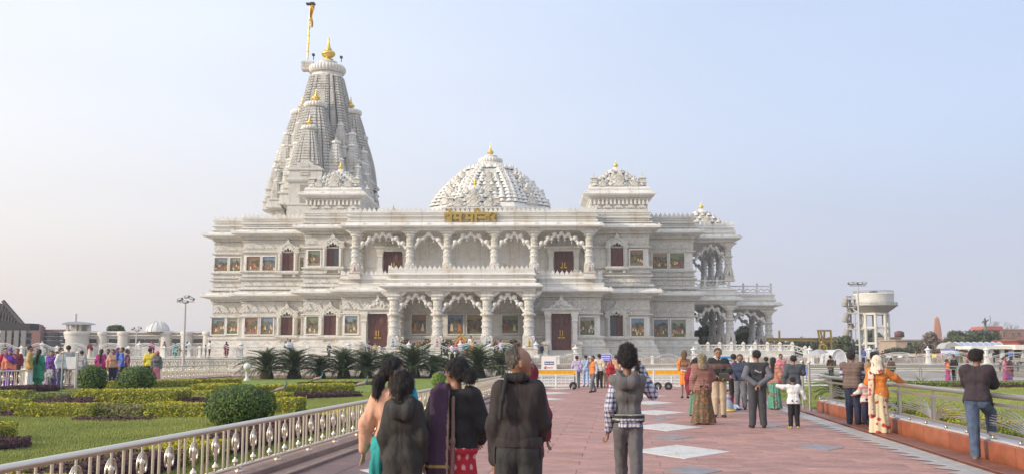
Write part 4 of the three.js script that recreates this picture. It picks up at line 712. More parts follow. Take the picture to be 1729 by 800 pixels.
function surface(f, lo, hi, cell, color) {
  const B = 4, nx = Math.ceil((hi[0] - lo[0]) / cell / B) * B + 1, ny = Math.ceil((hi[1] - lo[1]) / cell / B) * B + 1, nz = Math.ceil((hi[2] - lo[2]) / cell / B) * B + 1;
  const F = new Float32Array(nx * ny * nz), id = (i, j, k) => (k * ny + j) * nx + i, far = cell * B * 1.3, p = [0, 0, 0];
  F.fill(1);
  for (let k = 0; k < nz; k += B) for (let j = 0; j < ny; j += B) for (let i = 0; i < nx; i += B) {
    p[0] = lo[0] + (i + B / 2) * cell; p[1] = lo[1] + (j + B / 2) * cell; p[2] = lo[2] + (k + B / 2) * cell;
    const d = f(p), skip = Math.abs(d) > far;
    for (let c = k; c < Math.min(k + B, nz); c++) for (let b = j; b < Math.min(j + B, ny); b++) for (let a = i; a < Math.min(i + B, nx); a++) {
      if (skip) { F[id(a, b, c)] = d; continue; }
      p[0] = lo[0] + a * cell; p[1] = lo[1] + b * cell; p[2] = lo[2] + c * cell; F[id(a, b, c)] = f(p);
    }
  }
  const vid = new Int32Array(nx * ny * nz).fill(-1), P = [], idx = [];
  for (let k = 0; k < nz - 1; k++) for (let j = 0; j < ny - 1; j++) for (let i = 0; i < nx - 1; i++) {
    let n = 0, x = 0, y = 0, z = 0, mask = 0; const o = id(i, j, k);
    const v = [F[o], F[o + 1], F[o + nx], F[o + nx + 1], F[o + nx * ny], F[o + nx * ny + 1], F[o + nx * ny + nx], F[o + nx * ny + nx + 1]];
    for (let q = 0; q < 8; q++) if (v[q] < 0) mask |= 1 << q;
    if (mask === 0 || mask === 255) continue;
    for (let e = 0; e < 12; e++) {
      const ax = e >> 2, t = e & 3, a = ax === 0 ? (t & 1) * 2 + (t >> 1) * 4 : ax === 1 ? (t & 1) + (t >> 1) * 4 : (t & 1) + (t >> 1) * 2, b = a + (1 << ax);
      if ((v[a] < 0) === (v[b] < 0)) continue;
      const s = v[a] / (v[a] - v[b]); n++;
      x += (a & 1) + (ax === 0 ? s : 0); y += ((a >> 1) & 1) + (ax === 1 ? s : 0); z += ((a >> 2) & 1) + (ax === 2 ? s : 0);
    }
    vid[o] = P.length / 3; P.push(lo[0] + (i + x / n) * cell, lo[1] + (j + y / n) * cell, lo[2] + (k + z / n) * cell);
  }
  const st = [1, nx, nx * ny];
  for (let k = 1; k < nz - 1; k++) for (let j = 1; j < ny - 1; j++) for (let i = 1; i < nx - 1; i++) {
    const o = id(i, j, k);
    for (let ax = 0; ax < 3; ax++) {
      const q = o + st[ax]; if ((F[o] < 0) === (F[q] < 0)) continue;
      const u = st[(ax + 1) % 3], w = st[(ax + 2) % 3], a = vid[o - u - w], b = vid[o - w], c = vid[o], d = vid[o - u];
      if (a < 0 || b < 0 || c < 0 || d < 0) continue;
      if (F[o] < 0) idx.push(a, b, c, a, c, d); else idx.push(a, c, b, a, d, c);
    }
  }
  const n = P.length / 3, N = new Float32Array(n * 3), U = new Float32Array(n * 2), C = color ? new Float32Array(n * 3) : null, e = cell * 0.5, q = [0, 0, 0];
  for (let i = 0; i < n; i++) {
    const x = P[3 * i], y = P[3 * i + 1], z = P[3 * i + 2];
    q[0] = x + e; q[1] = y; q[2] = z; let gx = f(q); q[0] = x - e; gx -= f(q); q[0] = x; q[1] = y + e; let gy = f(q); q[1] = y - e; gy -= f(q); q[1] = y; q[2] = z + e; let gz = f(q); q[2] = z - e; gz -= f(q);
    const l = Math.hypot(gx, gy, gz) || 1; N[3 * i] = gx / l; N[3 * i + 1] = gy / l; N[3 * i + 2] = gz / l;
    U[2 * i] = (Math.atan2(x, z) * 0.25 + x * 0.3); U[2 * i + 1] = y;
    if (C) { q[2] = z; const c = color(q, [gx / l, gy / l, gz / l]); C[3 * i] = c[0]; C[3 * i + 1] = c[1]; C[3 * i + 2] = c[2]; }
  }
  const g = new THREE.BufferGeometry(); g.setAttribute('position', new THREE.BufferAttribute(new Float32Array(P), 3)); g.setAttribute('normal', new THREE.BufferAttribute(N, 3)); g.setAttribute('uv', new THREE.BufferAttribute(U, 2));
  if (C) g.setAttribute('color', new THREE.BufferAttribute(C, 3)); g.setIndex(idx); return g;
}
// ---------------------------------------------------------------- platform, terrace, court walls
const fwall = (name, label, cat, group) => thing(name, label, cat, toWorld([0, 0, 0]), TYAW, group);
{
  const p = new MB(); p.rects(-110, tx(886, 101), -101, -190, [[0, -0.1], [0, 1.296]]); p.rects(tx(886, 101), 110, -110.5, -190, [[0, -0.1], [0, 1.296]]); const o = structure(p.build('temple_platform', beige, scene)); o.rotation.y = TYAW;
  const t = new MB(); t.rects(tx(886, 105) + 0.3, 110, -105.4, -110.5, [[0, -0.1], [0, 0.622]]); const q = structure(t.build('terrace', beige, scene)); q.rotation.y = TYAW;
  const med = (() => { const m = new MB(); m.lathe([[0.001, 0.06], [0.12, 0.07], [0.2, 0.03], [0.26, 0.09], [0.32, 0.09], [0.34, 0.0]], 12); m.ball(0, 0.07, 0, 0.1, 0.05, 0.1, 8, 5); const g = m.geo(); g.rotateX(Math.PI / 2); return g; })();
  const wall = (x0, x1, z, h, label, medals, group) => {
    const w = fwall('carved_wall', label, 'wall', group);
    const pr = [[0.18, -0.05], [0.18, h * 0.12], [0.05, h * 0.2], [0.05, h * 0.72], [0.14, h * 0.78], [0.16, h * 0.84], [0.1, h * 0.88], [0.24, h * 0.93], [0.24, h + 0.02]];
    new MB().rects(x0, x1, z, z - 0.45, pr).build('wall_body', MAR.base, w);
    if (medals) { const n = Math.round((x1 - x0) / 0.82); for (let i = 0; i < n && i < 290; i++) mesh('medallion', med, MAR.carved, w, [x0 + (i + 0.5) * (x1 - x0) / n, h * 0.46, z + 0.05]); }
    const d = new MB(), n = Math.round((x1 - x0) / 0.24); for (let i = 0; i < n; i++) d.box(x0 + (i + 0.5) * 0.24, h * 0.75, z + 0.12, 0.12, 0.09, 0.12); const s = d.build('dentil_row', MAR.plain, w); s.userData.kind = 'stuff';
  };
  wall(tx(-25, 101), tx(885, 101), -100.6, 1.32, 'long cream carved platform wall with round medallions behind the cycads and left walk', true);
  wall(tx(885, 105), tx(1760, 105), -105, 0.64, 'low carved terrace wall behind the barricades and the far right railing', false);
  const st = fwall('stone_steps', 'wide pale stone steps up to the terrace behind the barricades', 'steps');
  const xa = tx(935, 105), xb = tx(1065, 105); for (let k = 0; k < 4; k++) mesh('step', new MB().chamfer(0, 0, 0, xb - xa, 0.155, 2.4 - k * 0.6, 0.012).geo(), beige, st, [(xa + xb) / 2, 0.08 + k * 0.155, -104.77 + (2.4 - k * 0.6) / 2]);
  // shallow bands across the forecourt
  const fb = fwall('paving_band', 'pale raised paving bands across the court before the terrace', 'paving'); for (const z of [-54, -60, -67, -75, -84, -94]) mesh('band', new MB().chamfer(0, 0.0, 0, 26, 0.1, 1.4, 0.01).geo(), MAR.base, fb, [11, 0.0, z]);
}
// waved metal railing with posts along the platform edge
{
  const rail = (x0, x1, z, y, label, step, sy) => {
    const o = fwall('waved_railing', label, 'railing'), n = Math.round((x1 - x0) / step), w = (x1 - x0) / n;
    const post = new MB().rects(-0.13, 0.13, 0.13, -0.13, [[0.05, 0], [0.05, 0.12], [0, 0.16], [0, 0.78], [0.06, 0.82], [0.06, 0.92], [-0.04, 0.98], [-0.1, 1.06]]).geo();
    const pan = new MB(), P = (u, v) => [u * w, v, 0], arc = (h) => [0, 0.1, 0.25, 0.4, 0.5, 0.6, 0.75, 0.9, 1].map((t) => P(t, h + 0.42 * Math.pow(Math.sin(Math.PI * t), 2)));
    pan.tube(arc(0.72), 0.032, 6, 24).tube(arc(0.6), 0.02, 5, 24).rod(P(0, 0.1), P(1, 0.1), 0.025);
    for (const t of [0.08, 0.16, 0.24, 0.76, 0.84, 0.92]) pan.rod(P(t, 0.1), P(t, 0.62 + 0.42 * Math.pow(Math.sin(Math.PI * t), 2)), 0.014, 0.014, 5);
    for (const s of [-1, 1]) { pan.tube([0, 1, 2, 3, 4, 5, 6, 7, 8, 9, 10].map((k) => { const a = k * 0.75, r = 0.24 - k * 0.02; return [w * (0.5 + s * 0.13) + s * r * Math.cos(a), 0.5 + r * Math.sin(a), 0]; }), 0.018, 5, 26); }
    pan.tube([P(0.28, 0.12), P(0.34, 0.6), P(0.5, 0.85), P(0.66, 0.6), P(0.72, 0.12)], 0.018, 5, 18);
    const g = pan.geo();
    for (let i = 0; i <= n; i++) { mesh('railing_post', post, MAR.plain, o, [x0 + i * w, y, z]).scale.y = sy * 0.9; if (i < n) mesh('railing_panel', g, whitePaint, o, [x0 + i * w, y, z]).scale.y = sy; }
  };
  rail(tx(-25, 101.5), tx(884, 101.5), -101.4, 1.3, 'white waved metal railing with scrolls along the left platform edge', 3.6, 1.3);
  rail(tx(890, 108), tx(1365, 108), -107.5, 0.62, 'grey waved metal railing on the terrace before the right temple door', 3.4, 0.95);
  rail(tx(1370, 107), tx(1760, 107), -106.5, 0.62, 'low waved metal railing between white pillars on the right', 5.6, 1.1);
}
// white lantern pillars
const lanternGlass = M(0.75, 0.76, 0.78, 0.25);
{
  const shaft = new MB().rects(-0.22, 0.22, 0.22, -0.22, [[0.1, 0], [0.1, 0.15], [0, 0.22], [-0.04, 0.9], [0.02, 1.0], [0.08, 1.06], [0.02, 1.12]]).geo();
  const frame = new MB(); for (let k = 0; k < 6; k++) { const a = k * Math.PI / 3; frame.rod([0.17 * Math.cos(a), 1.14, 0.17 * Math.sin(a)], [0.27 * Math.cos(a), 1.52, 0.27 * Math.sin(a)], 0.02, 0.02, 5); }
  const glass = new MB().lathe([[0.15, 1.13], [0.25, 1.5], [0.001, 1.5]], 6).geo();
  const roof = new MB().lathe([[0.36, 1.5], [0.38, 1.56], [0.26, 1.64], [0.14, 1.74], [0.07, 1.78], [0.09, 1.86], [0.03, 1.95], [0.001, 2.0]], 8).geo();
  const FG = frame.geo();
  const make = (px, D, y, s, label) => {
    const p = tat(px, 598, D); p[1] = y; const o = thing('lantern_pillar', label, 'lantern', toWorld(p), TYAW, 'white lantern pillars about the platform'); o.scale.setScalar(s);
    mesh('pillar', shaft, MAR.plain, o); const l = mesh('lantern_frame', FG, whitePaint, o); mesh('lantern_glass', glass, lanternGlass, l); mesh('lantern_roof', roof, whitePaint, o);
  };
  [[-4, 'at the left photo edge'], [69, 'behind the woman in green on the left walk'], [233.5, 'in front of the white building with a dome'], [318, 'just right of the tall lamp mast at left'], [406, 'in front of the temple\'s far left lower panels'], [485, 'under the leftmost lower arched window'], [588, 'left of the left brown temple door'], [690, 'behind the cycads under the leftmost portico relief'], [777, 'in front of the seated statues'], [905, 'left of the arrow sign board']].forEach(([px, w]) => make(px, 101.9, 1.3, 0.86, 'white stone lantern pillar on the platform ' + w));
  [[972, 107, 0.62, 1.06, 'beside the steps of the right brown door'], [1172, 107, 0.62, 0.98, 'at the right corner of the temple front'], [1270, 107, 0.62, 0.95, 'behind the man in the dark waistcoat'], [1368, 107.4, 0.62, 0.98, 'at the foot of the sloping white balustrade'], [1469.5, 107.4, 0.62, 0.98, 'in front of the water tower'], [1568, 107.4, 0.62, 0.98, 'in front of the bare brown tree'], [1667, 107.4, 0.62, 0.98, 'with a bronze archer statue on top']].forEach(([px, D, y, s, w]) => make(px, D, y, s, 'white stone lantern pillar ' + w));
}
{ // sloping balustrade at the right end of the temple
  const o = fwall('stair_balustrade', 'white carved balustrade sloping down from the right temple porch', 'balustrade'), z = -104.5; afar(o);
  const pts = [1176, 1196, 1216, 1236, 1256, 1276, 1297, 1318, 1339].map((p) => [tx(p, 104.5), 1.95]); const xe = pts[8][0];
  pts.push([xe + 1.3, 1.55], [xe + 2.6, 1.1], [xe + 3.9, 0.65]);
  const pg = new MB().rects(-0.14, 0.14, 0.14, -0.14, [[0.04, -0.6], [0.04, 0.1], [0, 0.15], [0, 0.72], [0.05, 0.78], [-0.04, 0.9], [-0.1, 1.0]]).geo();
  pts.forEach(([x, y], i) => {
    mesh('baluster_post', pg, MAR.plain, o, [x, y, z]);
    if (i + 1 < pts.length) { const [x2, y2] = pts[i + 1], m = new MB(); m.rod([x, y + 0.62, z], [x2, y2 + 0.62, z], 0.09, 0.09, 6).rod([x, y + 0.12, z], [x2, y2 + 0.12, z], 0.08, 0.08, 6); const w = x2 - x, d = y2 - y; m.tube([[x + 0.1, y + 0.15, z], [x + w * 0.3, y + d * 0.3 + 0.5, z], [x + w * 0.5, y + d * 0.5 + 0.24, z], [x + w * 0.7, y + d * 0.7 + 0.5, z], [x2 - 0.1, y2 + 0.15, z]], 0.06, 5, 12); m.build('balustrade_panel', MAR.plain, o); }
  });
  new MB().rects(tx(1174, 105), xe, -104.2, -111, [[0.1, 1.2], [0.1, 1.5], [0, 1.6], [0, 2.0]]).build('balustrade_base', MAR.base, o);
}
{ // painted festival figures under an arch, and flower beds in the portico
  const flowerBed = (p0, p1, label) => {
    const a = tat(p0, 590, 98.2), b = tat(p1, 590, 98.2), o = fwall('flower_bed', label, 'flower bed', 'flower beds in the temple portico'), R = rng(Math.floor(p0)); afar(o);
    new MB().box((a[0] + b[0]) / 2, 1.86, -98.2, b[0] - a[0], 0.5, 1.0).build('planter_box', darkM, o);
    const leaf = new MB(), fl = [new MB(), new MB(), new MB()];
    for (let i = 0; i < 900; i++) { const x = a[0] + R() * (b[0] - a[0]), z = -98.65 + R() * 1.0, y = 2.0 + R() * 1.05 * (0.55 + 0.45 * Math.sin(x * 3)), s = 0.09 + R() * 0.1, q = R() * 6.28; leaf.tri([x, y, z], [x + s * Math.cos(q), y + s, z + s * Math.sin(q)], [x - s * Math.sin(q), y + s * 0.8, z + s * Math.cos(q)]); }
    for (let i = 0; i < 70; i++) { const x = a[0] + R() * (b[0] - a[0]); fl[Math.floor(R() * 3)].ball(x, 2.05 + R() * 0.9, -97.72 - R() * 0.25, 0.06 + R() * 0.05, undefined, undefined, 6, 4); }
    const l = leaf.build('flower_leaves', M(0.07, 0.11, 0.035, 0.85, { side: THREE.DoubleSide }), o); l.userData.kind = 'stuff';
    fl.forEach((m, i) => { const f = m.build('flowers', [M(0.45, 0.04, 0.05, 0.7), M(0.62, 0.4, 0.03, 0.7), M(0.55, 0.25, 0.2, 0.7)][i], o); f.userData.kind = 'stuff'; });
  };
  flowerBed(674, 728, 'dark planter of red and yellow flowers in the left portico bay'); flowerBed(748, 812, 'dark planter of flowers behind the festival figures'); flowerBed(832, 884, 'dark planter of leafy plants in the right portico bay');
  const p = tat(778, 584, 96.0); p[1] = 1.62;
  const arch = thing('arched_throne', 'ochre arched throne back with red lining in the middle of the portico', 'throne', toWorld(p), TYAW); afar(arch, 1.18); arch.scale.multiplyScalar(0.58);
  const out = [[-1.3, 0], [-1.3, 1.6], [-1.05, 2.3], [-0.55, 2.9], [0, 3.35], [0.55, 2.9], [1.05, 2.3], [1.3, 1.6], [1.3, 0]];
  new MB().prism(out, -0.3, -0.12).build('throne_back', M(0.55, 0.33, 0.09, 0.5, { bumpMap: rep(carveTex, 1), bumpScale: 0.04 }), arch);
  new MB().prism(out.map(([x, y]) => [x * 0.72, y * 0.82]), -0.12, -0.06).build('throne_lining', M(0.50, 0.06, 0.05, 0.7), arch);
  const rim = new MB(); for (let k = 0; k <= 26; k++) { const t = k / 26 * 8, i = Math.min(7, t | 0), f = t - i; rim.ball(out[i][0] + (out[i + 1][0] - out[i][0]) * f, out[i][1] + (out[i + 1][1] - out[i][1]) * f, -0.12, 0.12, 0.12, 0.08, 7, 5); } rim.build('throne_rim', goldPaint, arch);
}
// ---------------------------------------------------------------- hedges, clipped bushes, cycads
const leafGeo = (() => { const m = new MB(), R = rng(3); for (let k = 0; k < 4; k++) { const a = R() * 6.28, b = (R() - 0.3) * 1.2, c = Math.cos(a), s = Math.sin(a), u = [c * Math.cos(b), Math.sin(b), s * Math.cos(b)], v = [-s, 0, c]; const P = (i, j) => [u[0] * i + v[0] * j, u[1] * i, u[2] * i + v[2] * j]; m.quad(P(0, 0), P(0.5, -0.3), P(1, 0), P(0.5, 0.3)); } return m.geo(); })();
const leafM = M(1, 1, 1, 0.75, { side: THREE.DoubleSide });
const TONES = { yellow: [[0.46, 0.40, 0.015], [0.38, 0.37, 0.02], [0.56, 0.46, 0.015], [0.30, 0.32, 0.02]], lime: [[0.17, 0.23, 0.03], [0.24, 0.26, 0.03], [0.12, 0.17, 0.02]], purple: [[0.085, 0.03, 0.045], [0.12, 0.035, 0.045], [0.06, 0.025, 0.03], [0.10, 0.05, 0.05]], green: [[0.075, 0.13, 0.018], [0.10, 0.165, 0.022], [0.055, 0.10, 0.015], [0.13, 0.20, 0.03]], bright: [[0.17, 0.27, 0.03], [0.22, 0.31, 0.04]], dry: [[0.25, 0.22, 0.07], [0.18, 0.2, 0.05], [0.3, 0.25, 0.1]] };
function foliage(parent, pts, tone, size, seed, side) {
  const im = new THREE.InstancedMesh(leafGeo, leafM, pts.length), R = rng(seed), m = new THREE.Matrix4(), q = new THREE.Quaternion(), c = new THREE.Color(), T = TONES[tone];
  pts.forEach((p, i) => {
    q.setFromUnitVectors(V(0, 1, 0), V(p[3] + (R() - 0.5) * 1.1, p[4] + (R() - 0.5) * 1.1, p[5] + (R() - 0.5) * 1.1).normalize()); q.multiply(new THREE.Quaternion().setFromAxisAngle(V(0, 1, 0), R() * 6.28));
    const s = size * (0.6 + R() * 0.8); m.compose(V(p[0], p[1], p[2]), q, V(s, s, s)); im.setMatrixAt(i, m);
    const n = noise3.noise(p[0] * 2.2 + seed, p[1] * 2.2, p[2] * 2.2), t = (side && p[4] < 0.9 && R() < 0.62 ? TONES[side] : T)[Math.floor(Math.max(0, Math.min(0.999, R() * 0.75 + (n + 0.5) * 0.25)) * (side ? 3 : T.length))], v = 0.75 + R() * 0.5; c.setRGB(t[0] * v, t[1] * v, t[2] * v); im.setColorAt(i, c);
  });
  im.name = 'foliage'; im.castShadow = im.receiveShadow = true; im.userData.kind = 'stuff'; parent.add(im); return im;
}
const coreM = { yellow: M(0.16, 0.15, 0.02, 0.95), lime: M(0.06, 0.075, 0.015, 0.95), purple: M(0.035, 0.017, 0.02, 0.95), green: M(0.025, 0.04, 0.008, 0.95), bright: M(0.06, 0.09, 0.015, 0.95), dry: M(0.1, 0.09, 0.04, 0.95) };
let hedgeN = 0;
function hedge(name, a, b, depth, h, tone, label, cat = 'hedge', bow = 0) {
  const mid = [(a[0] + b[0]) / 2, 0, (a[2] + b[2]) / 2], L = Math.hypot(b[0] - a[0], b[2] - a[2]), ry = -Math.atan2(b[2] - a[2], b[0] - a[0]);
  const o = thing(name, label, cat, mid, ry), seed = 100 + 7 * ++hedgeN, R = rng(seed), dist = Math.hypot(...mid), size = Math.min(0.06, Math.max(0.03, dist * 0.0014)), dens = 0.7 / (size * size);
  const bz = (x) => bow * (1 - Math.pow(2 * x / L, 2)), core = new MB(), n = bow ? 8 : 1;
  for (let i = 0; i < n; i++) { const x = -L / 2 + (i + 0.5) * L / n; core.chamfer(x, h / 2 - 0.03, -depth / 2 + bz(x), L / n + 0.01 - (i === 0 || i === n - 1 ? 0.04 : 0), h - 0.06, depth - 0.08, 0.05); }
  core.build('hedge_core', coreM[tone], o);
  const pts = [], rough = () => (R() - 0.5) * 0.035, wob = (x, y) => noise3.noise(x * 1.4 + seed, y * 1.4, seed) * 0.04;
  const add = (k, f) => { for (let i = 0; i < Math.round(k * dens); i++) pts.push(f()); };
  add(L * depth, () => { const x = (R() - 0.5) * L, z = -R() * depth; return [x, h + rough() + wob(x, z), z + bz(x), 0, 1, 0]; });
  add(L * h, () => { const x = (R() - 0.5) * L, y = R() * h; return [x, y, rough() + wob(x, y) + bz(x), 0, 0.3, 1]; });
  add(L * h * 0.4, () => { const x = (R() - 0.5) * L, y = R() * h; return [x, y, -depth + rough() + bz(x), 0, 0.3, -1]; });
  for (const s of [-1, 1]) add(depth * h, () => [s * L / 2 + rough(), R() * h, -R() * depth, s, 0.3, 0]);
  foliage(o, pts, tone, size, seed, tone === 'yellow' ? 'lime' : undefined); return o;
}
const H = (x0, x1, py, py1, depth, h, tone, label, bow) => hedge(tone === 'purple' ? 'purple_hedge' : 'clipped_hedge', gnd(x0, py), gnd(x1, py1 || py), depth, h, tone, label, 'hedge', bow);
H(23, 153, 707, 0, 1.1, 0.36, 'yellow', 'yellow-green clipped hedge in the middle of the left lawn, left of the two front ones');
H(154, 237, 706, 0, 1.0, 0.33, 'dry', 'thin greyish hedge stretch between two bright yellow hedges on the left lawn');
H(239, 350, 707, 0, 1.1, 0.38, 'yellow', 'bright yellow clipped hedge just left of the big round bush');
H(157, 297, 684, 0, 1.6, 0.48, 'yellow', 'tallest long yellow-green hedge in front of the two round topiaries');
H(-30, 22, 698, 0, 1.0, 0.36, 'yellow', 'short yellow hedge cut by the left photo edge');
H(120, 250, 711.5, 0, 0.7, 0.1, 'purple', 'low dark purple bed edge at the foot of the front hedges', 0.35);
H(-20, 22, 705, 0, 0.9, 0.14, 'purple', 'low purple hedge below the short yellow hedge at left edge');
H(50, 160, 685, 0, 1.2, 0.16, 'purple', 'purple bed behind the front yellow hedge on the left lawn');
H(0, 60, 679, 0, 1.4, 0.2, 'lime', 'low olive hedge behind the front beds at far left');
H(40, 100, 675, 0, 1.0, 0.22, 'dry', 'thin pale hedge strip left of the short yellow hedge behind the beds');
H(-10, 40, 671, 0, 1.0, 0.25, 'yellow', 'thin yellow hedge strip at left edge below the gate posts');
H(113, 157, 672, 0, 1.6, 0.28, 'yellow', 'short yellow hedge in front of the left round topiary');
H(90, 158, 681, 0, 1.2, 0.15, 'purple', 'small purple bed left of the tallest yellow hedge');
H(0, 101, 667, 661, 1.2, 0.3, 'purple', 'long dark purple hedge along the far left walk railing');
H(296, 352, 684, 0, 1.6, 0.2, 'purple', 'purple bed between the tallest hedge and the big round bush');
H(318, 382, 664, 0, 2.4, 0.36, 'yellow', 'bright yellow hedge block behind the big round bush');
H(296, 352, 670, 0, 1.0, 0.2, 'yellow', 'thin yellow strip hedge right of the right round topiary');
H(255, 408, 655, 650, 1.0, 0.36, 'yellow', 'long yellow hedge running along the far left railing');
H(172, 200, 657, 0, 1.0, 0.36, 'yellow', 'short piece of yellow hedge seen between the two round topiaries');
H(443, 600, 668, 664, 1.4, 0.4, 'yellow', 'long bright yellow hedge behind the front peacock');
H(486, 613, 676, 671, 1.0, 0.22, 'purple', 'low dark purple hedge in front of the long bright yellow hedge');
H(459, 487, 678, 0, 0.9, 0.3, 'yellow', 'small yellow hedge piece right of the big round bush');
H(460, 499, 700, 0, 1.4, 0.42, 'yellow', 'yellow hedge block half hidden by the big round bush');
H(504, 634, 651, 650, 1.4, 0.14, 'purple', 'low purple bed in front of the cycads');
H(545, 562, 649.5, 0, 0.8, 0.22, 'yellow', 'small yellow clump in the purple bed by the cycads, left one'); H(576, 590, 649.5, 0, 0.8, 0.22, 'yellow', 'small yellow clump in the purple bed by the cycads, right one');
H(-20, 26, 752, 744, 1.2, 0.34, 'yellow', 'near yellow hedge at the left edge above the purple bed');
H(-45, 50, 768, 756, 1.6, 0.2, 'purple', 'near rounded purple bed at the left edge of the lawn', 0.3);
for (const [z0, z1, tone, label] of [[-9.2, -11.0, 'yellow', 'yellow bed strip just inside the left railing, nearest the camera'], [-11.1, -14.0, 'purple', 'purple bed strip just inside the left railing, below the big round bush'], [-14.1, -15.8, 'yellow', 'yellow bed strip just inside the left railing, right of the big round bush'], [-15.9, -22, 'purple', 'long purple bed strip inside the left railing'], [-22.1, -27, 'yellow', 'farther yellow bed strip inside the left railing']]) hedge(tone === 'purple' ? 'purple_hedge' : 'clipped_hedge', [-6.2, 0, z0], [-6.2, 0, z1], 0.75, 0.3, tone, label);
for (const [z0, z1, tone, label] of [[-12.5, -19.5, 'lime', 'olive green hedge at the foot of the right railing, nearest piece'], [-20, -26, 'yellow', 'yellow-green hedge at the foot of the right railing beyond the woman in floral'], [-26.5, -29.5, 'lime', 'green hedge at the foot of the right railing near its far end']]) hedge('clipped_hedge', [6.9, 0, z1], [6.9, 0, z0], 0.9, 0.34, tone, label);
hedge('clipped_hedge', [22, 0, -54.5], [42, 0, -56.3], 1.0, 0.3, 'yellow', 'yellow hedge strip along the far right railing, right end');
hedge('clipped_hedge', [11, 0, -53.2], [21, 0, -54.3], 1.0, 0.26, 'lime', 'green hedge strip along the far right railing, left part');
hedge('purple_hedge', [16.5, 0, -52], [27, 0, -53.2], 0.8, 0.14, 'purple', 'low brown-purple bed before the far right railing');
function topiary(px, py, w, h, tone, label, top) {
  const p = gnd(px, py), o = thing('round_bush', label, 'bush', p), R = rng(Math.floor(px)), pts = [], D = Math.hypot(...p), size = Math.min(0.055, Math.max(0.034, D * 0.0014)), n = Math.round(0.9 * Math.PI * w * h / (size * size));
  const E = (a, v) => { const e = Math.pow(Math.sqrt(1 - v * v), 0.75); return [Math.cos(a) * e * w / 2, h * 0.5 + v * h * 0.5, Math.sin(a) * e * w / 2]; };
  for (let i = 0; i < n; i++) { const a = R() * 6.283, v = R() * 2 - 1, q = E(a, v), f = 1 + (R() - 0.5) * 0.07 + noise3.noise(q[0] * 3, q[1] * 3, q[2] * 3 + px) * 0.06; pts.push([q[0] * f, h * 0.5 + (q[1] - h * 0.5) * f, q[2] * f, Math.cos(a) * 0.8, v + 0.3, Math.sin(a) * 0.8]); }
  new MB().ball(0, h / 2, 0, w * 0.46, h * 0.47, w * 0.46, 16, 12).rod([0, -0.05, 0], [0, 0.2, 0], 0.07).build('bush_core', coreM[tone], o);
  foliage(o, pts, tone, size, Math.floor(px) + 5);
}
topiary(154, 663, 1.22, 1.2, 'green', 'smaller left dark green round clipped bush by the far left railing');
topiary(228, 664, 1.6, 1.15, 'green', 'wider right dark green round clipped bush by the far left railing');
topiary(404, 722, 1.56, 0.96, 'green', 'large near green round bush beside the left railing');
topiary(740, 653, 0.72, 0.74, 'bright', 'small bright green round bush between the two women\'s heads');
{ // cycads: stout trunk and a crown of arching fronds
  const frond = (() => { const m = new MB(), N = 22, P = (t) => [0, 0.6 * Math.sin(t * 2.1) - 0.42 * t * t, t * 1.5]; m.tube([P(0), P(0.25), P(0.5), P(0.75), P(1)], 0.014, 4, 8);
    for (let i = 3; i < N; i++) { const t = i / N, [x, y, z] = P(t), l = 0.3 * Math.sin(Math.PI * Math.min(1, 0.18 + t * 0.8)), w = 0.012; for (const s of [-1, 1]) m.tri([x, y, z - w * 1.4], [x, y, z + w * 1.4], [x + s * l, y + 0.05, z + l * 0.55]); } return m.geo(); })();
  const fm = [M(0.035, 0.065, 0.016, 0.6, { side: THREE.DoubleSide }), M(0.045, 0.08, 0.018, 0.6, { side: THREE.DoubleSide }), M(0.065, 0.10, 0.025, 0.6, { side: THREE.DoubleSide })], tm = M(0.07, 0.05, 0.035, 0.95, { bumpMap: rep(carveTex, 2), bumpScale: 0.05 });
  const trunk = new MB().lathe([[0.3, -0.05], [0.32, 0.15], [0.28, 0.35], [0.22, 0.55], [0.001, 0.62]], 12).geo();
  const W = ['leftmost cycad of the row, beside the pale globe', 'second cycad from the left', 'smaller cycad behind the middle peacock', 'cycad right of the middle peacock', 'cycad behind the right peacock', 'cycad behind the head of the woman in orange', 'cycad behind the woman in the hooded coat', 'cycad above the small bright green bush', 'cycad behind the woman with the shawl', 'cycad right of the blue notice board', 'cycad left of the bald man\'s head'];
  const cyc = (p, s, label, seed, n = 64) => {
    const o = thing('cycad', label, 'cycad', p, 0, 'cycads on the lawns'), R = rng(seed); o.scale.set(s * 1.12, s * 0.82, s * 1.12); mesh('trunk', trunk, tm, o);
    for (let i = 0; i < n; i++) { const k = i / n, f = mesh('frond', frond, fm[Math.floor(R() * 3)], o, [0, 0.5, 0]); f.rotation.order = 'YXZ'; f.rotation.y = i * 2.4 + R() * 0.3; f.rotation.x = -1.15 + 1.62 * k + (R() - 0.5) * 0.25; f.scale.setScalar(0.85 + R() * 0.3); }
  };
  [[450, 640, 1], [496, 639.5, 1.02], [541, 639, 0.86], [580, 639, 1], [617, 638.5, 1], [655, 638.5, 0.95], [697, 638.5, 1.08], [733, 638, 0.86], [765, 638, 1], [808, 638, 1.05], [846, 637.5, 1]].forEach(([px, py, s], i) => cyc(gnd(px, py), s * (1.26 + 0.1 * Math.sin(i * 2.3)), 'dark green ' + W[i], 40 + i, 84));
  cyc([7.9, 0, -38], 0.62, 'cycad behind the right railing by the gate posts', 61); cyc([6.6, 0, -45], 0.66, 'cycad beyond the end of the right railing, behind the man in grey', 62);
}
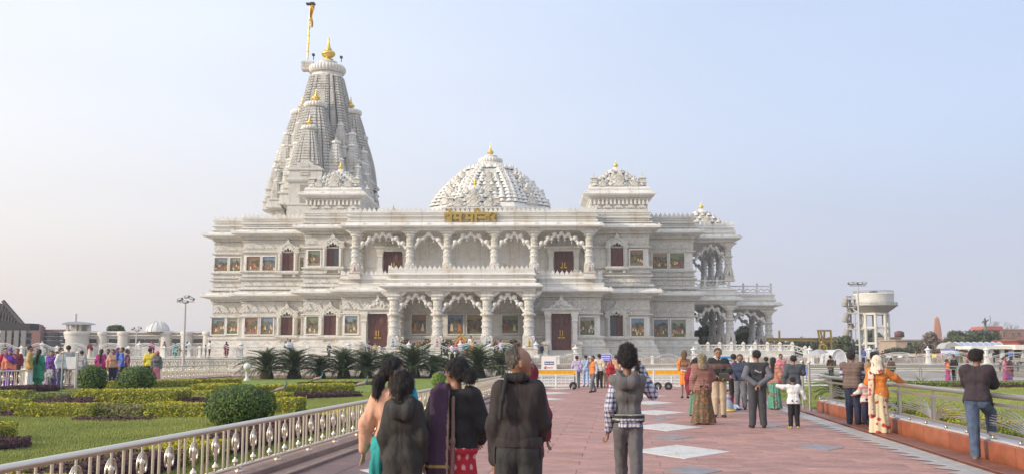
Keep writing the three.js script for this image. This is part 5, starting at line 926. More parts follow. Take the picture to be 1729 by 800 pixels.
{ // peafowl figures on the left lawn
  const bird = (px, py, len, ry, label, wh) => {
    const o = thing('peafowl', label, 'peacock', gnd(px, py), ry, 'peafowl on the left lawn'), s = len;
    const prims = [[[-0.16, 0.62, 0], [0.14, 0.68, 0], 0.13, 0.12], [[0.14, 0.7, 0], [0.3, 0.92, 0], 0.085, 0.045], [[0.3, 0.92, 0], [0.32, 1.1, 0], 0.045, 0.035], [[0.32, 1.13, 0], [0.36, 1.13, 0], 0.05, 0.04], [[0.38, 1.13, 0], [0.46, 1.1, 0], 0.022, 0.006], [[-0.2, 0.62, 0], [-0.55, 0.5, 0], 0.11, 0.08], [[-0.5, 0.5, 0], [-1.0, 0.34, 0], 0.08, 0.05], [[0.02, 0.56, 0.06], [0.04, 0.36, 0.06], 0.05, 0.028], [[0.02, 0.56, -0.06], [0.04, 0.36, -0.06], 0.05, 0.028], [[0.04, 0.36, 0.06], [0.0, 0.02, 0.07], 0.016, 0.016], [[0.04, 0.36, -0.06], [0.0, 0.02, -0.07], 0.016, 0.016], [[0, 0.015, 0.07], [0.1, 0.01, 0.08], 0.014, 0.008], [[0, 0.015, -0.07], [0.1, 0.01, -0.08], 0.014, 0.008]];
    const g = surface((p) => capsules(prims, p, 0.035), [-1.1, -0.02, -0.22], [0.5, 1.22, 0.22], 0.02, (p) => p[0] > 0.17 && p[1] > 0.66 ? (p[0] > 0.4 ? [0.2, 0.18, 0.15] : [0.08, 0.19, 0.22]) : p[0] < -0.42 ? [0.13, 0.12, 0.08] : p[1] < 0.4 ? [0.25, 0.22, 0.18] : noise3.noise(p[0] * 14, p[1] * 14, p[2] * 14) > 0.05 ? [0.36, 0.25, 0.2] : [0.30, 0.21, 0.17]);
    const b = mesh('body', g, M(1, 1, 1, 0.7, { vertexColors: true }), o); b.scale.setScalar(s);
    const cr = new MB(); for (let k = -2; k <= 2; k++) { cr.rod([0.31, 1.16, 0], [0.29 - k * 0.02, 1.26, k * 0.012], 0.004, 0.003, 4); cr.ball(0.29 - k * 0.02, 1.27, k * 0.012, 0.012, 0.012, 0.012, 6, 4); } const c = mesh('crest', cr.geo(), M(0.05, 0.12, 0.18, 0.6), o); c.scale.setScalar(s);
  };
  bird(474, 672, 0.54, 0.3, 'grey-brown peafowl behind the long yellow hedge, nearest the big round bush'); bird(537, 651.5, 0.62, 0.3, 'peacock with long dark tail in front of the cycads'); bird(612, 663, 0.62, 0.25, 'tall pinkish peafowl at the right end of the left lawn');
  const g = thing('garden_globe', 'pale stone globe on a short post left of the first cycad', 'globe', gnd(416, 643)); new MB().ball(0, 0.88, 0, 0.24, 0.24, 0.24, 20, 14).build('globe', MAR.plain, g); new MB().lathe([[0.2, 0], [0.2, 0.1], [0.1, 0.2], [0.09, 0.55], [0.18, 0.64]], 12).build('post', MAR.base, g);
}
// ---------------------------------------------------------------- railings, kerbs, barricades, boards
const redStone = [M(0.42, 0.125, 0.055, 0.38, { map: rep(stoneTex, 0.45), bumpMap: rep(bumpMid, 0.7), bumpScale: 0.004 }), M(0.38, 0.11, 0.05, 0.4, { map: rep(stoneTex, 0.6) }), M(0.45, 0.14, 0.065, 0.36, { map: rep(stoneTex, 0.5) })];
const makeOrnament = (q) => {                                           // baluster with a ball foot, a vase and paired scrolls
  const m = new MB(); m.lathe([[0.014, 0], [0.02, 0.01], [0.016, 0.03], [0.034, 0.05], [0.042, 0.075], [0.034, 0.1], [0.014, 0.118], [0.012, 0.15], [0.02, 0.17], [0.02, 0.24], [0.026, 0.34], [0.028, 0.375], [0.018, 0.39], [0.013, 0.4], [0.013, 0.56]], 10 * q);
  for (const s of [-1, 1]) { m.tube([[0.0, 0.475, 0], [s * 0.045, 0.462, 0], [s * 0.09, 0.41, 0], [s * 0.108, 0.345, 0], [s * 0.104, 0.28, 0], [s * 0.078, 0.24, 0], [s * 0.052, 0.262, 0], [s * 0.06, 0.3, 0]], 0.0095, 3 + 4 * q, 22 * q); m.tube([[s * 0.02, 0.44, 0], [s * 0.055, 0.41, 0], [s * 0.068, 0.365, 0], [s * 0.05, 0.34, 0]], 0.0085, 4 + 2 * q, 12 * q); }
  return m.geo();
};
const ornament = makeOrnament(1), ornamentFar = makeOrnament(0.5);
function scrollRailing(a, b, label, kerbLabel, top = 0.77, pitch = 0.645, phase = 0) {
  const L = Math.hypot(b[0] - a[0], b[2] - a[2]), ry = -Math.atan2(b[2] - a[2], b[0] - a[0]), o = thing('steel_railing', label, 'railing', a, ry);
  const y0 = 0.21, bal = new MB().rod([0, y0, 0], [0, top - 0.04, 0], 0.0165, 0.0165, 8).geo();
  const tr = new MB(); tr.rod([0, top - 0.035, 0], [L, top - 0.035, 0], 0.038, 0.038, 14).ball(0, top - 0.035, 0, 0.04).ball(L, top - 0.035, 0, 0.04); tr.build('top_rail', steel, o);
  new MB().rod([0, y0 - 0.005, 0], [L, y0 - 0.005, 0], 0.026, 0.026, 10).build('bottom_rail', steel, o);
  const n = Math.floor((L - phase) / pitch);
  for (let i = 0; i <= n; i++) { const x = phase + i * pitch; mesh('scroll_baluster', a[0] > -20 ? ornament : ornamentFar, steel, o, [x, y0, 0]).scale.y = (top - 0.06 - y0) / 0.56 * 1.02; for (const d of [-0.075, 0.075]) if (x + pitch / 2 + d < L) mesh('baluster', bal, steel, o, [x + pitch / 2 + d, 0, 0]); }
  const ft = new MB().rod([0, 0.12, 0], [0, y0, 0], 0.024, 0.024, 10).lathe([[0.05, 0.135], [0.055, 0.15], [0.03, 0.165]], 10).ball(0, 0.185, 0, 0.036, 0.03, 0.036, 10, 8).geo();
  for (let x = 0.3; x < L; x += 1.5) mesh('foot', ft, steel, o, [x, 0, 0]);
  const k = thing('kerb', kerbLabel, 'kerb', a, ry), R = rng(9), st = new MB().chamfer(0, 0.06, 0, 1.49, 0.15, 0.4, 0.012).geo(), sm = [M(0.40, 0.23, 0.17, 0.45, { map: rep(stoneTex, 0.5) }), M(0.36, 0.21, 0.16, 0.45, { map: rep(stoneTex, 0.4) })];
  for (let x = 0.75; x < L; x += 1.5) mesh('kerb_stone', st, sm[Math.floor(R() * 2)], k, [x, 0, 0]);
  const lo = new MB().chamfer(0, 0.02, 0.33, 1.49, 0.06, 0.26, 0.01).geo(); for (let x = 0.75; x < L; x += 1.5) mesh('kerb_step', lo, sm[1], k, [x, 0, 0]);
}
scrollRailing([XL, 0, -6.6], [XL, 0, -42], 'polished steel railing with scroll balusters along the left side of the walk', 'red-brown stone kerb under the left walk railing', 0.77, 0.645, 0.35);
scrollRailing([-26.8, 0, -38], [-27.6, 0, -69], 'steel railing with scroll balusters along the far left walk', 'kerb under the far left railing', 0.95);
scrollRailing([-27.6, 0, -69.5], [-6.5, 0, -71], 'steel railing behind the row of cycads', 'kerb behind the row of cycads', 0.9);
{
  const gp = (px, D, y1, label) => { const p = at(px, 598, D); p[1] = 0; const o = thing('gate_post', label, 'post', p, 0); new MB().rod([0, 0, 0], [0, y1, 0], 0.036, 0.036, 12).build('post_tube', steelDull, o); new MB().lathe([[0.05, y1], [0.075, y1 + 0.01], [0.075, y1 + 0.04], [0.001, y1 + 0.09]], 12).build('post_cap', steel, o); };
  gp(105, 43.6, 1.72, 'tall slim steel gate post left of the grey board on the left walk'); gp(130.5, 44.2, 1.72, 'tall slim steel gate post right of the grey board on the left walk');
  gp(759, 46, 1.68, 'slim pale post left of the blue notice board'); gp(768, 46, 1.68, 'slim pale post right of the blue notice board');
  gp(1354.5, 31.5, 1.4, 'slim brass-capped post at the right gate, left one'); gp(1366, 30.4, 1.4, 'slim brass-capped post at the right gate, right one');
}
// right: red sandstone ledge with fan-patterned railing
{
  const z0 = -6.6, z1 = -30.3, ledge = thing('ledge_wall', 'polished red sandstone ledge wall below the right railing', 'wall', [0, 0, 0]);
  const face = new MB().chamfer(0, 0.15, 0, 0.5, 0.32, 1.49, 0.02).geo(), cap = M(0.55, 0.52, 0.50, 0.4, { map: rep(marbleTex, 0.6) }), cg = new MB().chamfer(0, 0.32, 0, 0.42, 0.03, 1.49, 0.006).geo();
  for (let k = 0, z = z0; z > z1; k++, z -= 1.5) { mesh('ledge_block', face, redStone[(k * 7) % 3], ledge, [XR + 0.17, 0, z - 0.75]); mesh('ledge_top', cg, cap, ledge, [XR + 0.19, 0, z - 0.75]); }
  const rail = thing('fan_railing', 'steel railing with fan-shaped curved bars along the right side of the walk', 'railing', [XR, 0, 0]);
  fanRail(rail, z0, z1, 2.3, 1.06, 0.42, 1.6);
}
function fanRail(rail, z0, z1, pitch, top, low, ph) {
  new MB().rod([0, top - 0.04, z0], [0, top - 0.04, z1], 0.042, 0.042, 14).build('top_rail', steelDull, rail);
  new MB().box(0, top - 0.18, (z0 + z1) / 2, 0.035, 0.05, Math.abs(z1 - z0)).build('middle_rail', steelDull, rail); new MB().box(0, low, (z0 + z1) / 2, 0.035, 0.05, Math.abs(z1 - z0)).build('bottom_rail', steelDull, rail);
  const post = new MB().box(0, (low + top - 0.2) / 2, 0.07, 0.045, top - 0.16 - low, 0.04).box(0, (low + top - 0.2) / 2, -0.07, 0.045, top - 0.16 - low, 0.04).box(0, top - 0.11, 0, 0.04, 0.1, 0.05).geo();
  const foot = new MB().rod([0, low - 0.1, 0], [0, low, 0], 0.02).ball(0, low - 0.06, 0, 0.035, 0.035, 0.035, 10, 8).geo();
  const h = top - 0.2 - low, w = pitch - 0.2;
  const bar = (k) => { const m = new MB(), f = (k + 1) / 8; m.tube([0, 0.2, 0.4, 0.6, 0.8, 1].map((t) => { const a = t * Math.PI / 2; return [0, low + h * (0.3 + 0.7 * f) * Math.sin(a), -w * (1.12 - f * 0.8) * (1 - Math.cos(a)) ]; }).map(([x, y, z]) => [x, y, z]), 0.0095, 6, 14); return m.geo(); };
  const bars = [0, 1, 2, 3, 4, 5, 6].map((k) => bar(k)), bars2 = bars.map((g) => { const c = g.clone(); c.scale(1, 1, -1); const q = c.attributes; for (const k of ['position', 'normal', 'uv']) { const A = q[k].array, s = q[k].itemSize; for (let t = 0; t < A.length; t += 3 * s) for (let e = 0; e < s; e++) { const v = A[t + s + e]; A[t + s + e] = A[t + 2 * s + e]; A[t + 2 * s + e] = v; } } return c; });
  for (let i = 0, z = z0 - ph; z > z1 - 0.2; i++, z -= pitch) {
    mesh('railing_post', post, steelDull, rail, [0, 0, z]); mesh('foot', foot, steelDull, rail, [0, 0, z - 0.5]); mesh('foot', foot, steelDull, rail, [0, 0, z - 1.6]);
    if (z - pitch < z1) continue;
    (i % 2 ? bars : bars2).forEach((g) => mesh('fan_bar', g, steelDull, rail, [0, 0, i % 2 ? z - 0.1 : z - pitch + 0.1]));
    (i % 2 ? bars2 : bars).slice(2, 6).forEach((g) => { const m = mesh('fan_bar', g, steelDull, rail, [0, 0, i % 2 ? z - pitch + 0.1 : z - 0.1]); m.scale.set(1, 0.55, 0.6); m.position.y = low * 0.45; });
  }
}
{
  const r = thing('fan_railing', 'far steel railing with fan bars across the far side of the right lawn', 'railing', [0, 0, 0], 0); const a = at(1362, 644, 58), b = at(1800, 644, 62.5);
  r.position.set(a[0], 0, a[2]); r.rotation.y = Math.atan2(-(b[0] - a[0]), -(b[2] - a[2])); fanRail(r, 0, -Math.hypot(b[0] - a[0], b[2] - a[2]), 2.3, 1.0, 0.15, 0.1);
}
{ // barricades with yellow boards
  const tex = (seed) => canvasTex(512, 64, (g, w, h) => { const R = rng(seed); g.fillStyle = '#e2a808'; g.fillRect(0, 0, w, h); g.fillStyle = '#d9480f'; g.strokeStyle = '#d9480f'; g.lineWidth = 3.5; let x = 14; while (x < w - 40) { const n = 2 + Math.floor(R() * 4); g.fillRect(x, 14, n * 22, 3); for (let i = 0; i < n; i++) { const q = x + i * 22 + 6; g.beginPath(); g.moveTo(q + 10, 16); g.lineTo(q + 10, 50); g.moveTo(q + 10, 34); g.quadraticCurveTo(q - 6, 30, q - 2, 20 + R() * 24); g.stroke(); } x += n * 22 + 22; } });
  const wheel = new MB().add(new THREE.TorusGeometry(0.13, 0.06, 8, 18)).geo(), hub = new MB().add(new THREE.CylinderGeometry(0.08, 0.08, 0.06, 12).rotateX(Math.PI / 2)).geo();
  const bar = (p0, p1, label, wheels) => {
    const a = at(p0, 598, 48.5), b = at(p1, 598, 48.5), L = Math.hypot(b[0] - a[0], b[2] - a[2]), o = thing('barricade', label, 'barricade', [a[0], 0, a[2]], -Math.atan2(b[2] - a[2], b[0] - a[0]), 'barricades across the end of the walk');
    const f = new MB(); f.rod([0, 0.08, 0], [0, 0.92, 0], 0.03).rod([L, 0.08, 0], [L, 0.92, 0], 0.03).rod([0, 0.92, 0], [L, 0.92, 0], 0.03).rod([0, 0.14, 0], [L, 0.14, 0], 0.025).rod([0, 0.64, 0], [L, 0.64, 0], 0.022).rod([L * 0.5, 0.14, 0], [L * 0.5, 0.64, 0], 0.03); f.rod([0.2, 0.02, 0.35], [0.2, 0.14, 0], 0.02).rod([L - 0.2, 0.02, 0.35], [L - 0.2, 0.14, 0], 0.02); f.build('frame', whitePaint, o);
    const vb = new MB().rod([0, 0.14, 0], [0, 0.64, 0], 0.012, 0.012, 6).geo(); for (let x = 0.18; x < L; x += 0.2) mesh('upright', vb, whitePaint, o, [x, 0, 0]);
    const m = new MB(); m.useUv = true; m.box(L / 2, 0.8, 0.0, L - 0.08, 0.165, 0.03); mesh('yellow_board', m.geo(), new THREE.MeshStandardMaterial({ map: tex(Math.floor(p0)), roughness: 0.5 }), o);
    for (const t of wheels) { const w = mesh('wheel', wheel, blackRubber, o, [t * L, 0.17, 0.06]); mesh('wheel_hub', hub, steelDark, w); }
  };
  bar(906, 973, 'white barricade with yellow lettered board under the arrow sign', [0.92]); bar(1104, 1164, 'white barricade with yellow board behind the man in orange cloth', [0.1, 0.4]); bar(1060, 1103, 'white barricade with yellow board partly behind the youth on the phone', [0.3]); 
}
{ // boards and signs
  const board = (px, py0, py1, w, D, tex, label, legs, name = 'sign_board') => {
    const t = at(px, py0, D), b = at(px, py1, D), h = t[1] - b[1], o = thing(name, label, 'sign', [t[0], 0, t[2]], 0), W = w * D / FPX, pan = new MB();
    pan.box(0, b[1] + h / 2, 0, W, h, 0.05).build('board', whitePaint, o);
    if (tex) { const m = new MB(); m.useUv = true; m.add(new THREE.PlaneGeometry(W * 0.94, h * 0.94), new THREE.Matrix4().makeTranslation(0, b[1] + h / 2, 0.03)); mesh('sign_face', m.geo(), new THREE.MeshStandardMaterial({ map: tex, roughness: 0.55 }), o); }
    if (legs) new MB().rod([-W / 2 + 0.04, 0, -0.05], [-W / 2 + 0.04, t[1] + 0.02, -0.05], 0.035).rod([W / 2 - 0.04, 0, -0.05], [W / 2 - 0.04, t[1] + 0.02, -0.05], 0.035).build('sign_legs', whitePaint, o);
  };
  board(927, 600.5, 627, 26, 49.5, canvasTex(256, 256, (g, w, h) => { g.fillStyle = '#e4dfd8'; g.fillRect(0, 0, w, h); g.fillStyle = '#3d4fae'; g.fillRect(48, 88, 170, 60); g.fillStyle = '#fff'; g.font = 'bold 34px sans-serif'; g.fillText('Shoes Ghar', 54, 130, 158); g.strokeStyle = '#a5482a'; g.lineWidth = 15; g.beginPath(); g.moveTo(200, 198); g.lineTo(50, 198); g.stroke(); g.beginPath(); g.moveTo(84, 170); g.lineTo(44, 198); g.lineTo(84, 226); g.stroke(); }), 'white sign board with blue label and red arrow pointing left', true);
  board(1023, 598, 611, 19, 57, canvasTex(256, 160, (g, w, h) => { g.fillStyle = '#5a5bbf'; g.fillRect(0, 0, w, h); g.fillStyle = '#e9e4f4'; const R = rng(8); g.font = 'bold 34px sans-serif'; g.fillRect(20, 24, 210, 6); for (let i = 0; i < 8; i++) g.fillRect(24 + i * 27, 24, 14, 26); for (let k = 0; k < 2; k++) for (let i = 0; i < 14; i++) g.fillRect(24 + i * 15, 70 + k * 40, 10, 18 - k * 4); }), 'purple-blue notice board with white lettering above the group', true);
  board(1224, 601, 611.5, 26, 60, canvasTex(256, 110, (g, w, h) => { g.fillStyle = '#3f86c0'; g.fillRect(0, 0, w, h); g.fillStyle = '#e8eef4'; for (let i = 0; i < 12; i++) g.fillRect(30 + i * 17, 42, 11, 14); g.fillRect(60, 80, 130, 10); }), 'light blue banner with white lettering behind the man in the sweater', true, 'banner');
  board(763.5, 611, 632, 7, 46, canvasTex(64, 160, (g, w, h) => { g.fillStyle = '#6f7ecb'; g.fillRect(0, 0, w, h); g.fillStyle = '#b8bfe6'; for (let i = 0; i < 11; i++) g.fillRect(8, 14 + i * 13, 30 + (i * 37 % 18), 5); }), 'narrow blue notice between two slim pale posts', false);
  board(118, 602, 622, 22, 47, null, 'blank pale grey board behind the left gate posts', true);
  board(1360, 619, 634, 7, 30.9, canvasTex(64, 100, (g, w, h) => { g.fillStyle = '#7f8fd2'; g.fillRect(0, 0, w, h); g.fillStyle = '#d4d9f0'; for (let i = 0; i < 6; i++) g.fillRect(8, 14 + i * 13, 40, 5); }), 'small blue notice between the right gate posts', false);
  board(1602, 589, 598.5, 23, 118, canvasTex(256, 110, (g, w, h) => { g.fillStyle = '#eef0f2'; g.fillRect(0, 0, w, h); g.fillStyle = '#2f62b4'; g.fillRect(0, 0, w, 32); g.fillRect(0, 84, w, 26); g.fillStyle = '#dfe6f0'; for (let i = 0; i < 9; i++) g.fillRect(20 + i * 24, 12, 14, 12); g.fillStyle = '#8c7c96'; for (let i = 0; i < 8; i++) g.fillRect(24 + i * 27, 48, 16, 18); }), 'blue and white shop board under the curved roof on the right', false);
}
// ---------------------------------------------------------------- what stands behind, left and right
function trunkTube(m, a, b, r0, r1) { m.rod(a, b, r0, r1, 7); }
const barkM = M(0.13, 0.10, 0.075, 0.95), bareM = M(0.22, 0.16, 0.13, 0.95);
function tree(px, py0, py1, D, wpx, label, o = {}) {
  const b = camAt(px, 598, D), top = camAt(px, py1, D), h = top[1], w = wpx * D / FPX, t = thing(o.name || 'tree', label, 'tree', [b[0], 0, b[2]]), R = rng(Math.floor(px * 3 + D)), tr = new MB();
  const y0 = (camAt(px, py0, D)[1]);
  const tips = [];
  tr.rod([0, -0.2, 0], [0.1, h * 0.45, 0], h * 0.035, h * 0.024, 8);
  const grow = (a, dir, len, r, k) => { const e = a.map((v, i) => v + dir[i] * len); tr.rod(a, e, r, r * 0.6, k > 1 ? 6 : 4); if (k === 0) { tips.push(e); return; } const n = k > 1 ? 3 : 3; for (let i = 0; i < n; i++) { const d = [dir[0] + (R() - 0.5) * 1.5, dir[1] + (R() - 0.35) * 0.9, dir[2] + (R() - 0.5) * 1.5], l = Math.hypot(...d); grow(e, d.map((v) => v / l), len * (0.62 + R() * 0.2), r * 0.55, k - 1); } };
  const nb = o.bare ? 7 : 6;
  for (let i = 0; i < nb; i++) { const a = i / nb * 6.28 + R(); grow([0, h * (0.25 + 0.25 * R()), 0], [Math.cos(a) * (w / h) * 0.9, 0.55 + R() * 0.5, Math.sin(a) * (w / h) * 0.9], h * 0.2, h * 0.016, o.bare ? 4 : 1); }
  tr.build(o.bare ? 'trunk' : 'trunk', o.bare ? bareM : barkM, t);
  if (o.bare && !o.leaves) return;
  const pts = [], clumps = []; for (let i = 0; i < (o.n || 26); i++) { const a = R() * 6.283, v = Math.pow(R(), 0.8), rr = Math.sqrt(R()); clumps.push([Math.cos(a) * rr * w * 0.42 * (1 - 0.35 * v), y0 + (h - y0) * (0.1 + 0.85 * v), Math.sin(a) * rr * w * 0.4, w * (0.10 + R() * 0.09)]); }
  const size = Math.max(0.18, D * 0.0016), per = Math.round((o.per || 160));
  for (const c of clumps) for (let i = 0; i < per; i++) { const u = V(R() - 0.5, R() - 0.5, R() - 0.5).normalize(), r = c[3] * (0.6 + 0.5 * R()); pts.push([c[0] + u.x * r, c[1] + u.y * r * 0.75, c[2] + u.z * r, u.x, u.y + 0.4, u.z]); }
  const f = foliage(t, pts, o.tone || 'tree', size, Math.floor(px)); f.name = 'crown';
}
TONES.tree = [[0.06, 0.085, 0.03], [0.08, 0.105, 0.035], [0.045, 0.065, 0.025], [0.11, 0.125, 0.05]]; TONES.dusty = [[0.13, 0.14, 0.06], [0.10, 0.12, 0.05], [0.16, 0.16, 0.08]]; TONES.brown = [[0.16, 0.12, 0.09], [0.12, 0.10, 0.07], [0.20, 0.15, 0.11]];
const bg = (name, label, cat, px, D, group) => { const p = camAt(px, 598, D); return thing(name, label, cat, [p[0], 0, p[2]], YAW, group); };
const S = (n, D) => n * D / FPX;                                     // photo pixels to metres
const Y = (py, D) => EYE + (598 - py) * D / FPX * 1.0;
const dkGlass = M(0.04, 0.045, 0.05, 0.15);
{ // left: dark steel roof on posts
  const D = 150, o = bg('steel_canopy', 'dark steel-framed sloping roof at the left edge of the photo', 'canopy', 0, D), m = M(0.035, 0.03, 0.033, 0.8), k = new MB(), x1 = S(46, D);
  k.prism([[-9, Y(585, D)], [-9, Y(548, D)], [x1 - S(14, D), Y(548, D)], [x1 - S(14, D), Y(545, D)], [S(0, D), Y(513, D)], [-3, Y(509, D)], [-9, Y(509, D)]].slice(1), -0.9, -0.5);
  new MB().box(-4, (Y(546, D) + Y(557, D)) / 2, -1.5, 2 * (x1 + 4), Y(546, D) - Y(557, D), 3).build('fascia', m, o);
  k.build('gable_face', m, o);
  const fr = new MB(); for (let i = 0; i < 8; i++) { const a = [S(32, D) - i * S(5, D), Y(548 - i * 5.4, D), -0.4]; fr.rod(a, [a[0] - S(8, D), Y(548, D), -0.4], 0.09).rod(a, [a[0] + 0.1, Y(548, D), -0.4], 0.09); } fr.rod([S(33, D), Y(548, D), -0.4], [S(-4, D), Y(508, D), -0.4], 0.28); fr.build('truss', M(0.09, 0.08, 0.085, 0.7), o);
  const ps = new MB().box(0, Y(570, D) / 2 + 0.5, 0, 0.7, Y(557, D), 0.7).geo(); for (const px of [3, 14, 26, 38]) mesh('post', ps, M(0.2, 0.19, 0.18, 0.8), o, [S(px, D), 0, 0]);
  new MB().box(-2, Y(566, D), -0.2, 2 * (x1 + 2), 0.6, 0.5).box(-2, Y(577, D), -0.2, 2 * (x1 + 2), 0.6, 0.5).build('floor_beams', m, o);
}
{ // left: distant block of flats, its red stair tower
  const D = 270, o = bg('apartment_building', 'distant grey apartment block with a red-topped stair tower', 'building', 75, D), g = M(0.32, 0.28, 0.27, 0.9, { map: rep(toneTex, 0.1) }), red = M(0.2, 0.095, 0.08, 0.85);
  const y1 = Y(560, D); new MB().box(S(0, D), y1 / 2, -6, S(66, D), y1, 12).build('wall', g, o); new MB().box(0, y1 + 0.3, -6, S(67, D), 0.6, 12.4).build('roof', red, o);
  const tw = new MB(); tw.box(-S(11, D), Y(552, D) / 2, 0.6, S(14, D), Y(552, D), 3).build('stair_tower', red, o); new MB().lathe([[S(8, D), Y(552, D)], [S(7, D), Y(549.5, D)], [S(4, D), Y(548, D)], [0.001, Y(547.5, D)]], 10, -S(11, D), 0, 0.6).build('tower_roof', red, o);
  const win = new MB().box(0, 0, 0, 1.4, 1.3, 0.2).geo(), fr = new MB().box(0, 0.8, 0.1, 1.8, 0.16, 0.4).geo(); for (let r = 0; r < 3; r++) for (let c = 0; c < 12; c++) { const x = -S(30, D) + c * S(5.4, D); if (Math.abs(x + S(11, D)) < S(8, D)) continue; const w = mesh('window', win, dkGlass, o, [x, Y(566 + r * 7, D), 0.05]); mesh('lintel', fr, M(0.5, 0.45, 0.42, 0.8), w); }
}
{ // left: low white building of curved bays, pavilion and dome on its roof
  const D = 165, o = bg('low_white_building', 'low white building with curved bays left of the temple', 'building', 228, D), w = M(0.74, 0.70, 0.64, 0.6, { map: rep(toneTex, 0.2) }), x = (px) => S(px - 228, D), y1 = Y(562, D);
  new MB().box(x(232), y1 / 2, -5, S(258, D), y1, 8).build('wall', w, o);
  for (const [a, b] of [[104, 146], [160, 176], [193, 212], [266, 284], [300, 320], [337, 352]]) { const c = (a + b) / 2, r = S((b - a) / 2, D); const m = new MB(); m.lathe([[r, 0], [r, y1 - 0.4], [r + 0.15, y1 - 0.3], [r + 0.15, y1 + 0.2], [r - 0.1, y1 + 0.25], [0.001, y1 + 0.25]], 20, 0, 0, 0); const g = m.geo(); const q = mesh('curved_bay', g, w, o, [x(c), 0, -1.0]); q.scale.z = 2.2 / Math.max(r, 0.5) > 1 ? 1 : 2.2 / r; }
  new MB().box(x(232), y1 + 0.15, -0.8, S(258, D), 0.3, 0.5).box(x(232), Y(566, D), -0.8, S(258, D), 0.2, 0.4).build('parapet', w, o);
  for (const [a, b] of [[106, 120], [144, 157], [179, 192.5], [214, 222], [224, 238], [240, 262], [286, 298], [322, 336]]) { const f = mesh('window', new MB().box(0, 0, 0, S(b - a, D), Y(572, D) - Y(580, D), 0.3).geo(), dkGlass, o, [x((a + b) / 2), Y(576, D), 0.9 + (a < 110 ? 1.2 : 0) - 1.8 + (a > 200 && a < 250 ? 0 : 0)]); mesh('window_frame', new MB().box(0, -(Y(572, D) - Y(580, D)) / 2, 0.1, S(b - a, D) + 0.3, 0.16, 0.4).geo(), w, f); }
  const p = new MB(), y2 = Y(548, D); for (const px of [107, 121, 129, 143]) p.box(x(px), (y1 + y2) / 2, -1, 0.4, y2 - y1, 0.4); p.box(x(125), (y1 + y2) / 2, -2, S(34, D), y2 - y1, 0.3); p.build('pavilion_posts', w, o);
  const rf = new MB(); const pr = []; for (let i = 0; i <= 10; i++) { const a = i / 10 * Math.PI; pr.push([-Math.cos(a) * S(23, D), y2 + Math.sin(a) * S(5, D)]); } rf.prism(pr, -2.4, 0.5, new THREE.Matrix4().makeTranslation(x(126), 0, 0)); rf.build('pavilion_roof', M(0.33, 0.35, 0.39, 0.5), o);
  new MB().rod([x(115), y2, -2], [x(115), Y(529, D), -2], 0.25).build('mast', M(0.6, 0.57, 0.55, 0.7), o);
  const dm = new MB(), dr = S(19.5, D), dp = []; for (let i = 0; i <= 10; i++) { const a = i / 10 * Math.PI / 2; dp.push([dr * Math.cos(a), y1 + 0.2 + Math.sin(a) * dr * 0.92]); } dp[10][0] = 0.001; dm.lathe(dp, 28, x(259), 0, -1.2); const dd = dm.build('dome', M(0.62, 0.61, 0.60, 0.45), o);
  const rb = new MB(); for (let i = 0; i < 14; i++) { const a = i / 14 * 6.283; rb.tube([0, 0.25, 0.5, 0.75, 1].map((t) => { const e = t * Math.PI / 2; return [x(259) + dr * 1.01 * Math.cos(e) * Math.cos(a), y1 + 0.2 + Math.sin(e) * dr * 0.93, -1.2 + dr * 1.01 * Math.cos(e) * Math.sin(a)]; }), 0.07, 5, 8); } rb.build('dome_ribs', w, dd);
}
tree(190, 566, 551, 185, 34, 'round dark tree rising behind the low white building', { n: 16, per: 110 });
{ // lamp masts
  const lamp = (px, py, D, heads, label) => { const o = bg('lamp_mast', label, 'lamp mast', px, D, 'tall lamp masts'), y = Y(py, D); new MB().rod([0, 0, 0], [0, y, 0], 0.14, 0.08, 10).rod([-0.9, y - 0.1, 0], [0.9, y - 0.1, 0], 0.05).build('pole', M(0.45, 0.44, 0.42, 0.5), o); for (const [dx, dy, rz] of heads) { const h = mesh('lamp_head', new MB().rects(-0.35, 0.35, 0.25, -0.25, [[-0.1, 0], [0, 0.1], [0, 0.3], [-0.06, 0.36]]).geo(), M(0.12, 0.12, 0.12, 0.5), o, [dx, y + dy, 0]); h.rotation.z = rz; h.scale.setScalar(0.75); mesh('lamp_glass', new MB().box(0, 0.2, 0.27, 0.5, 0.2, 0.03).geo(), M(0.6, 0.6, 0.62, 0.2), h); } };
  lamp(309, 508, 100, [[-0.5, 0, 0.3], [0.55, 0.1, -0.5], [0.0, -0.25, 0], [0.15, 0.25, 0.1]], 'tall floodlight mast left of the temple');
  lamp(228, 556, 150, [[-0.5, 0, 0.4], [0.4, 0.1, -0.4], [0.1, -0.3, 0]], 'small floodlight mast on the low white building');
  lamp(1453.5, 481, 108, [[-0.75, 0, 0], [-0.3, 0.05, 0], [0.25, 0, 0], [0.7, 0.05, 0]], 'tall floodlight mast in front of the water tower');
}
// trees right of and behind the temple
tree(1195, 610, 553, 150, 66, 'leafy tree seen through the temple\'s lower porch arch', { tone: 'dusty', n: 44, per: 150 });
tree(1262, 610, 551, 150, 66, 'olive tree seen through the outer porch arch', { tone: 'dusty', n: 44, per: 160 });
tree(1330, 612, 572, 210, 60, 'low tree behind the yellow gantry, left', { n: 26 }); tree(1365, 612, 575, 215, 60, 'low tree behind the yellow gantry, middle', { n: 26 });
tree(1424, 612, 569, 190, 46, 'dark tree left of the water tower stair', { n: 30 }); tree(1478, 612, 558, 240, 44, 'dark tree seen between the water tower legs', { n: 30 }); tree(1445, 612, 575, 215, 40, 'low dark tree behind the water tower stair', { n: 22 }); tree(1405, 612, 572, 230, 50, 'hazy tree beyond the gantry frame', { n: 24 });
tree(1578, 612, 563, 170, 56, 'bare brown tree left of the curved-roof building', { bare: true, leaves: true, tone: 'brown', n: 34, per: 70 });
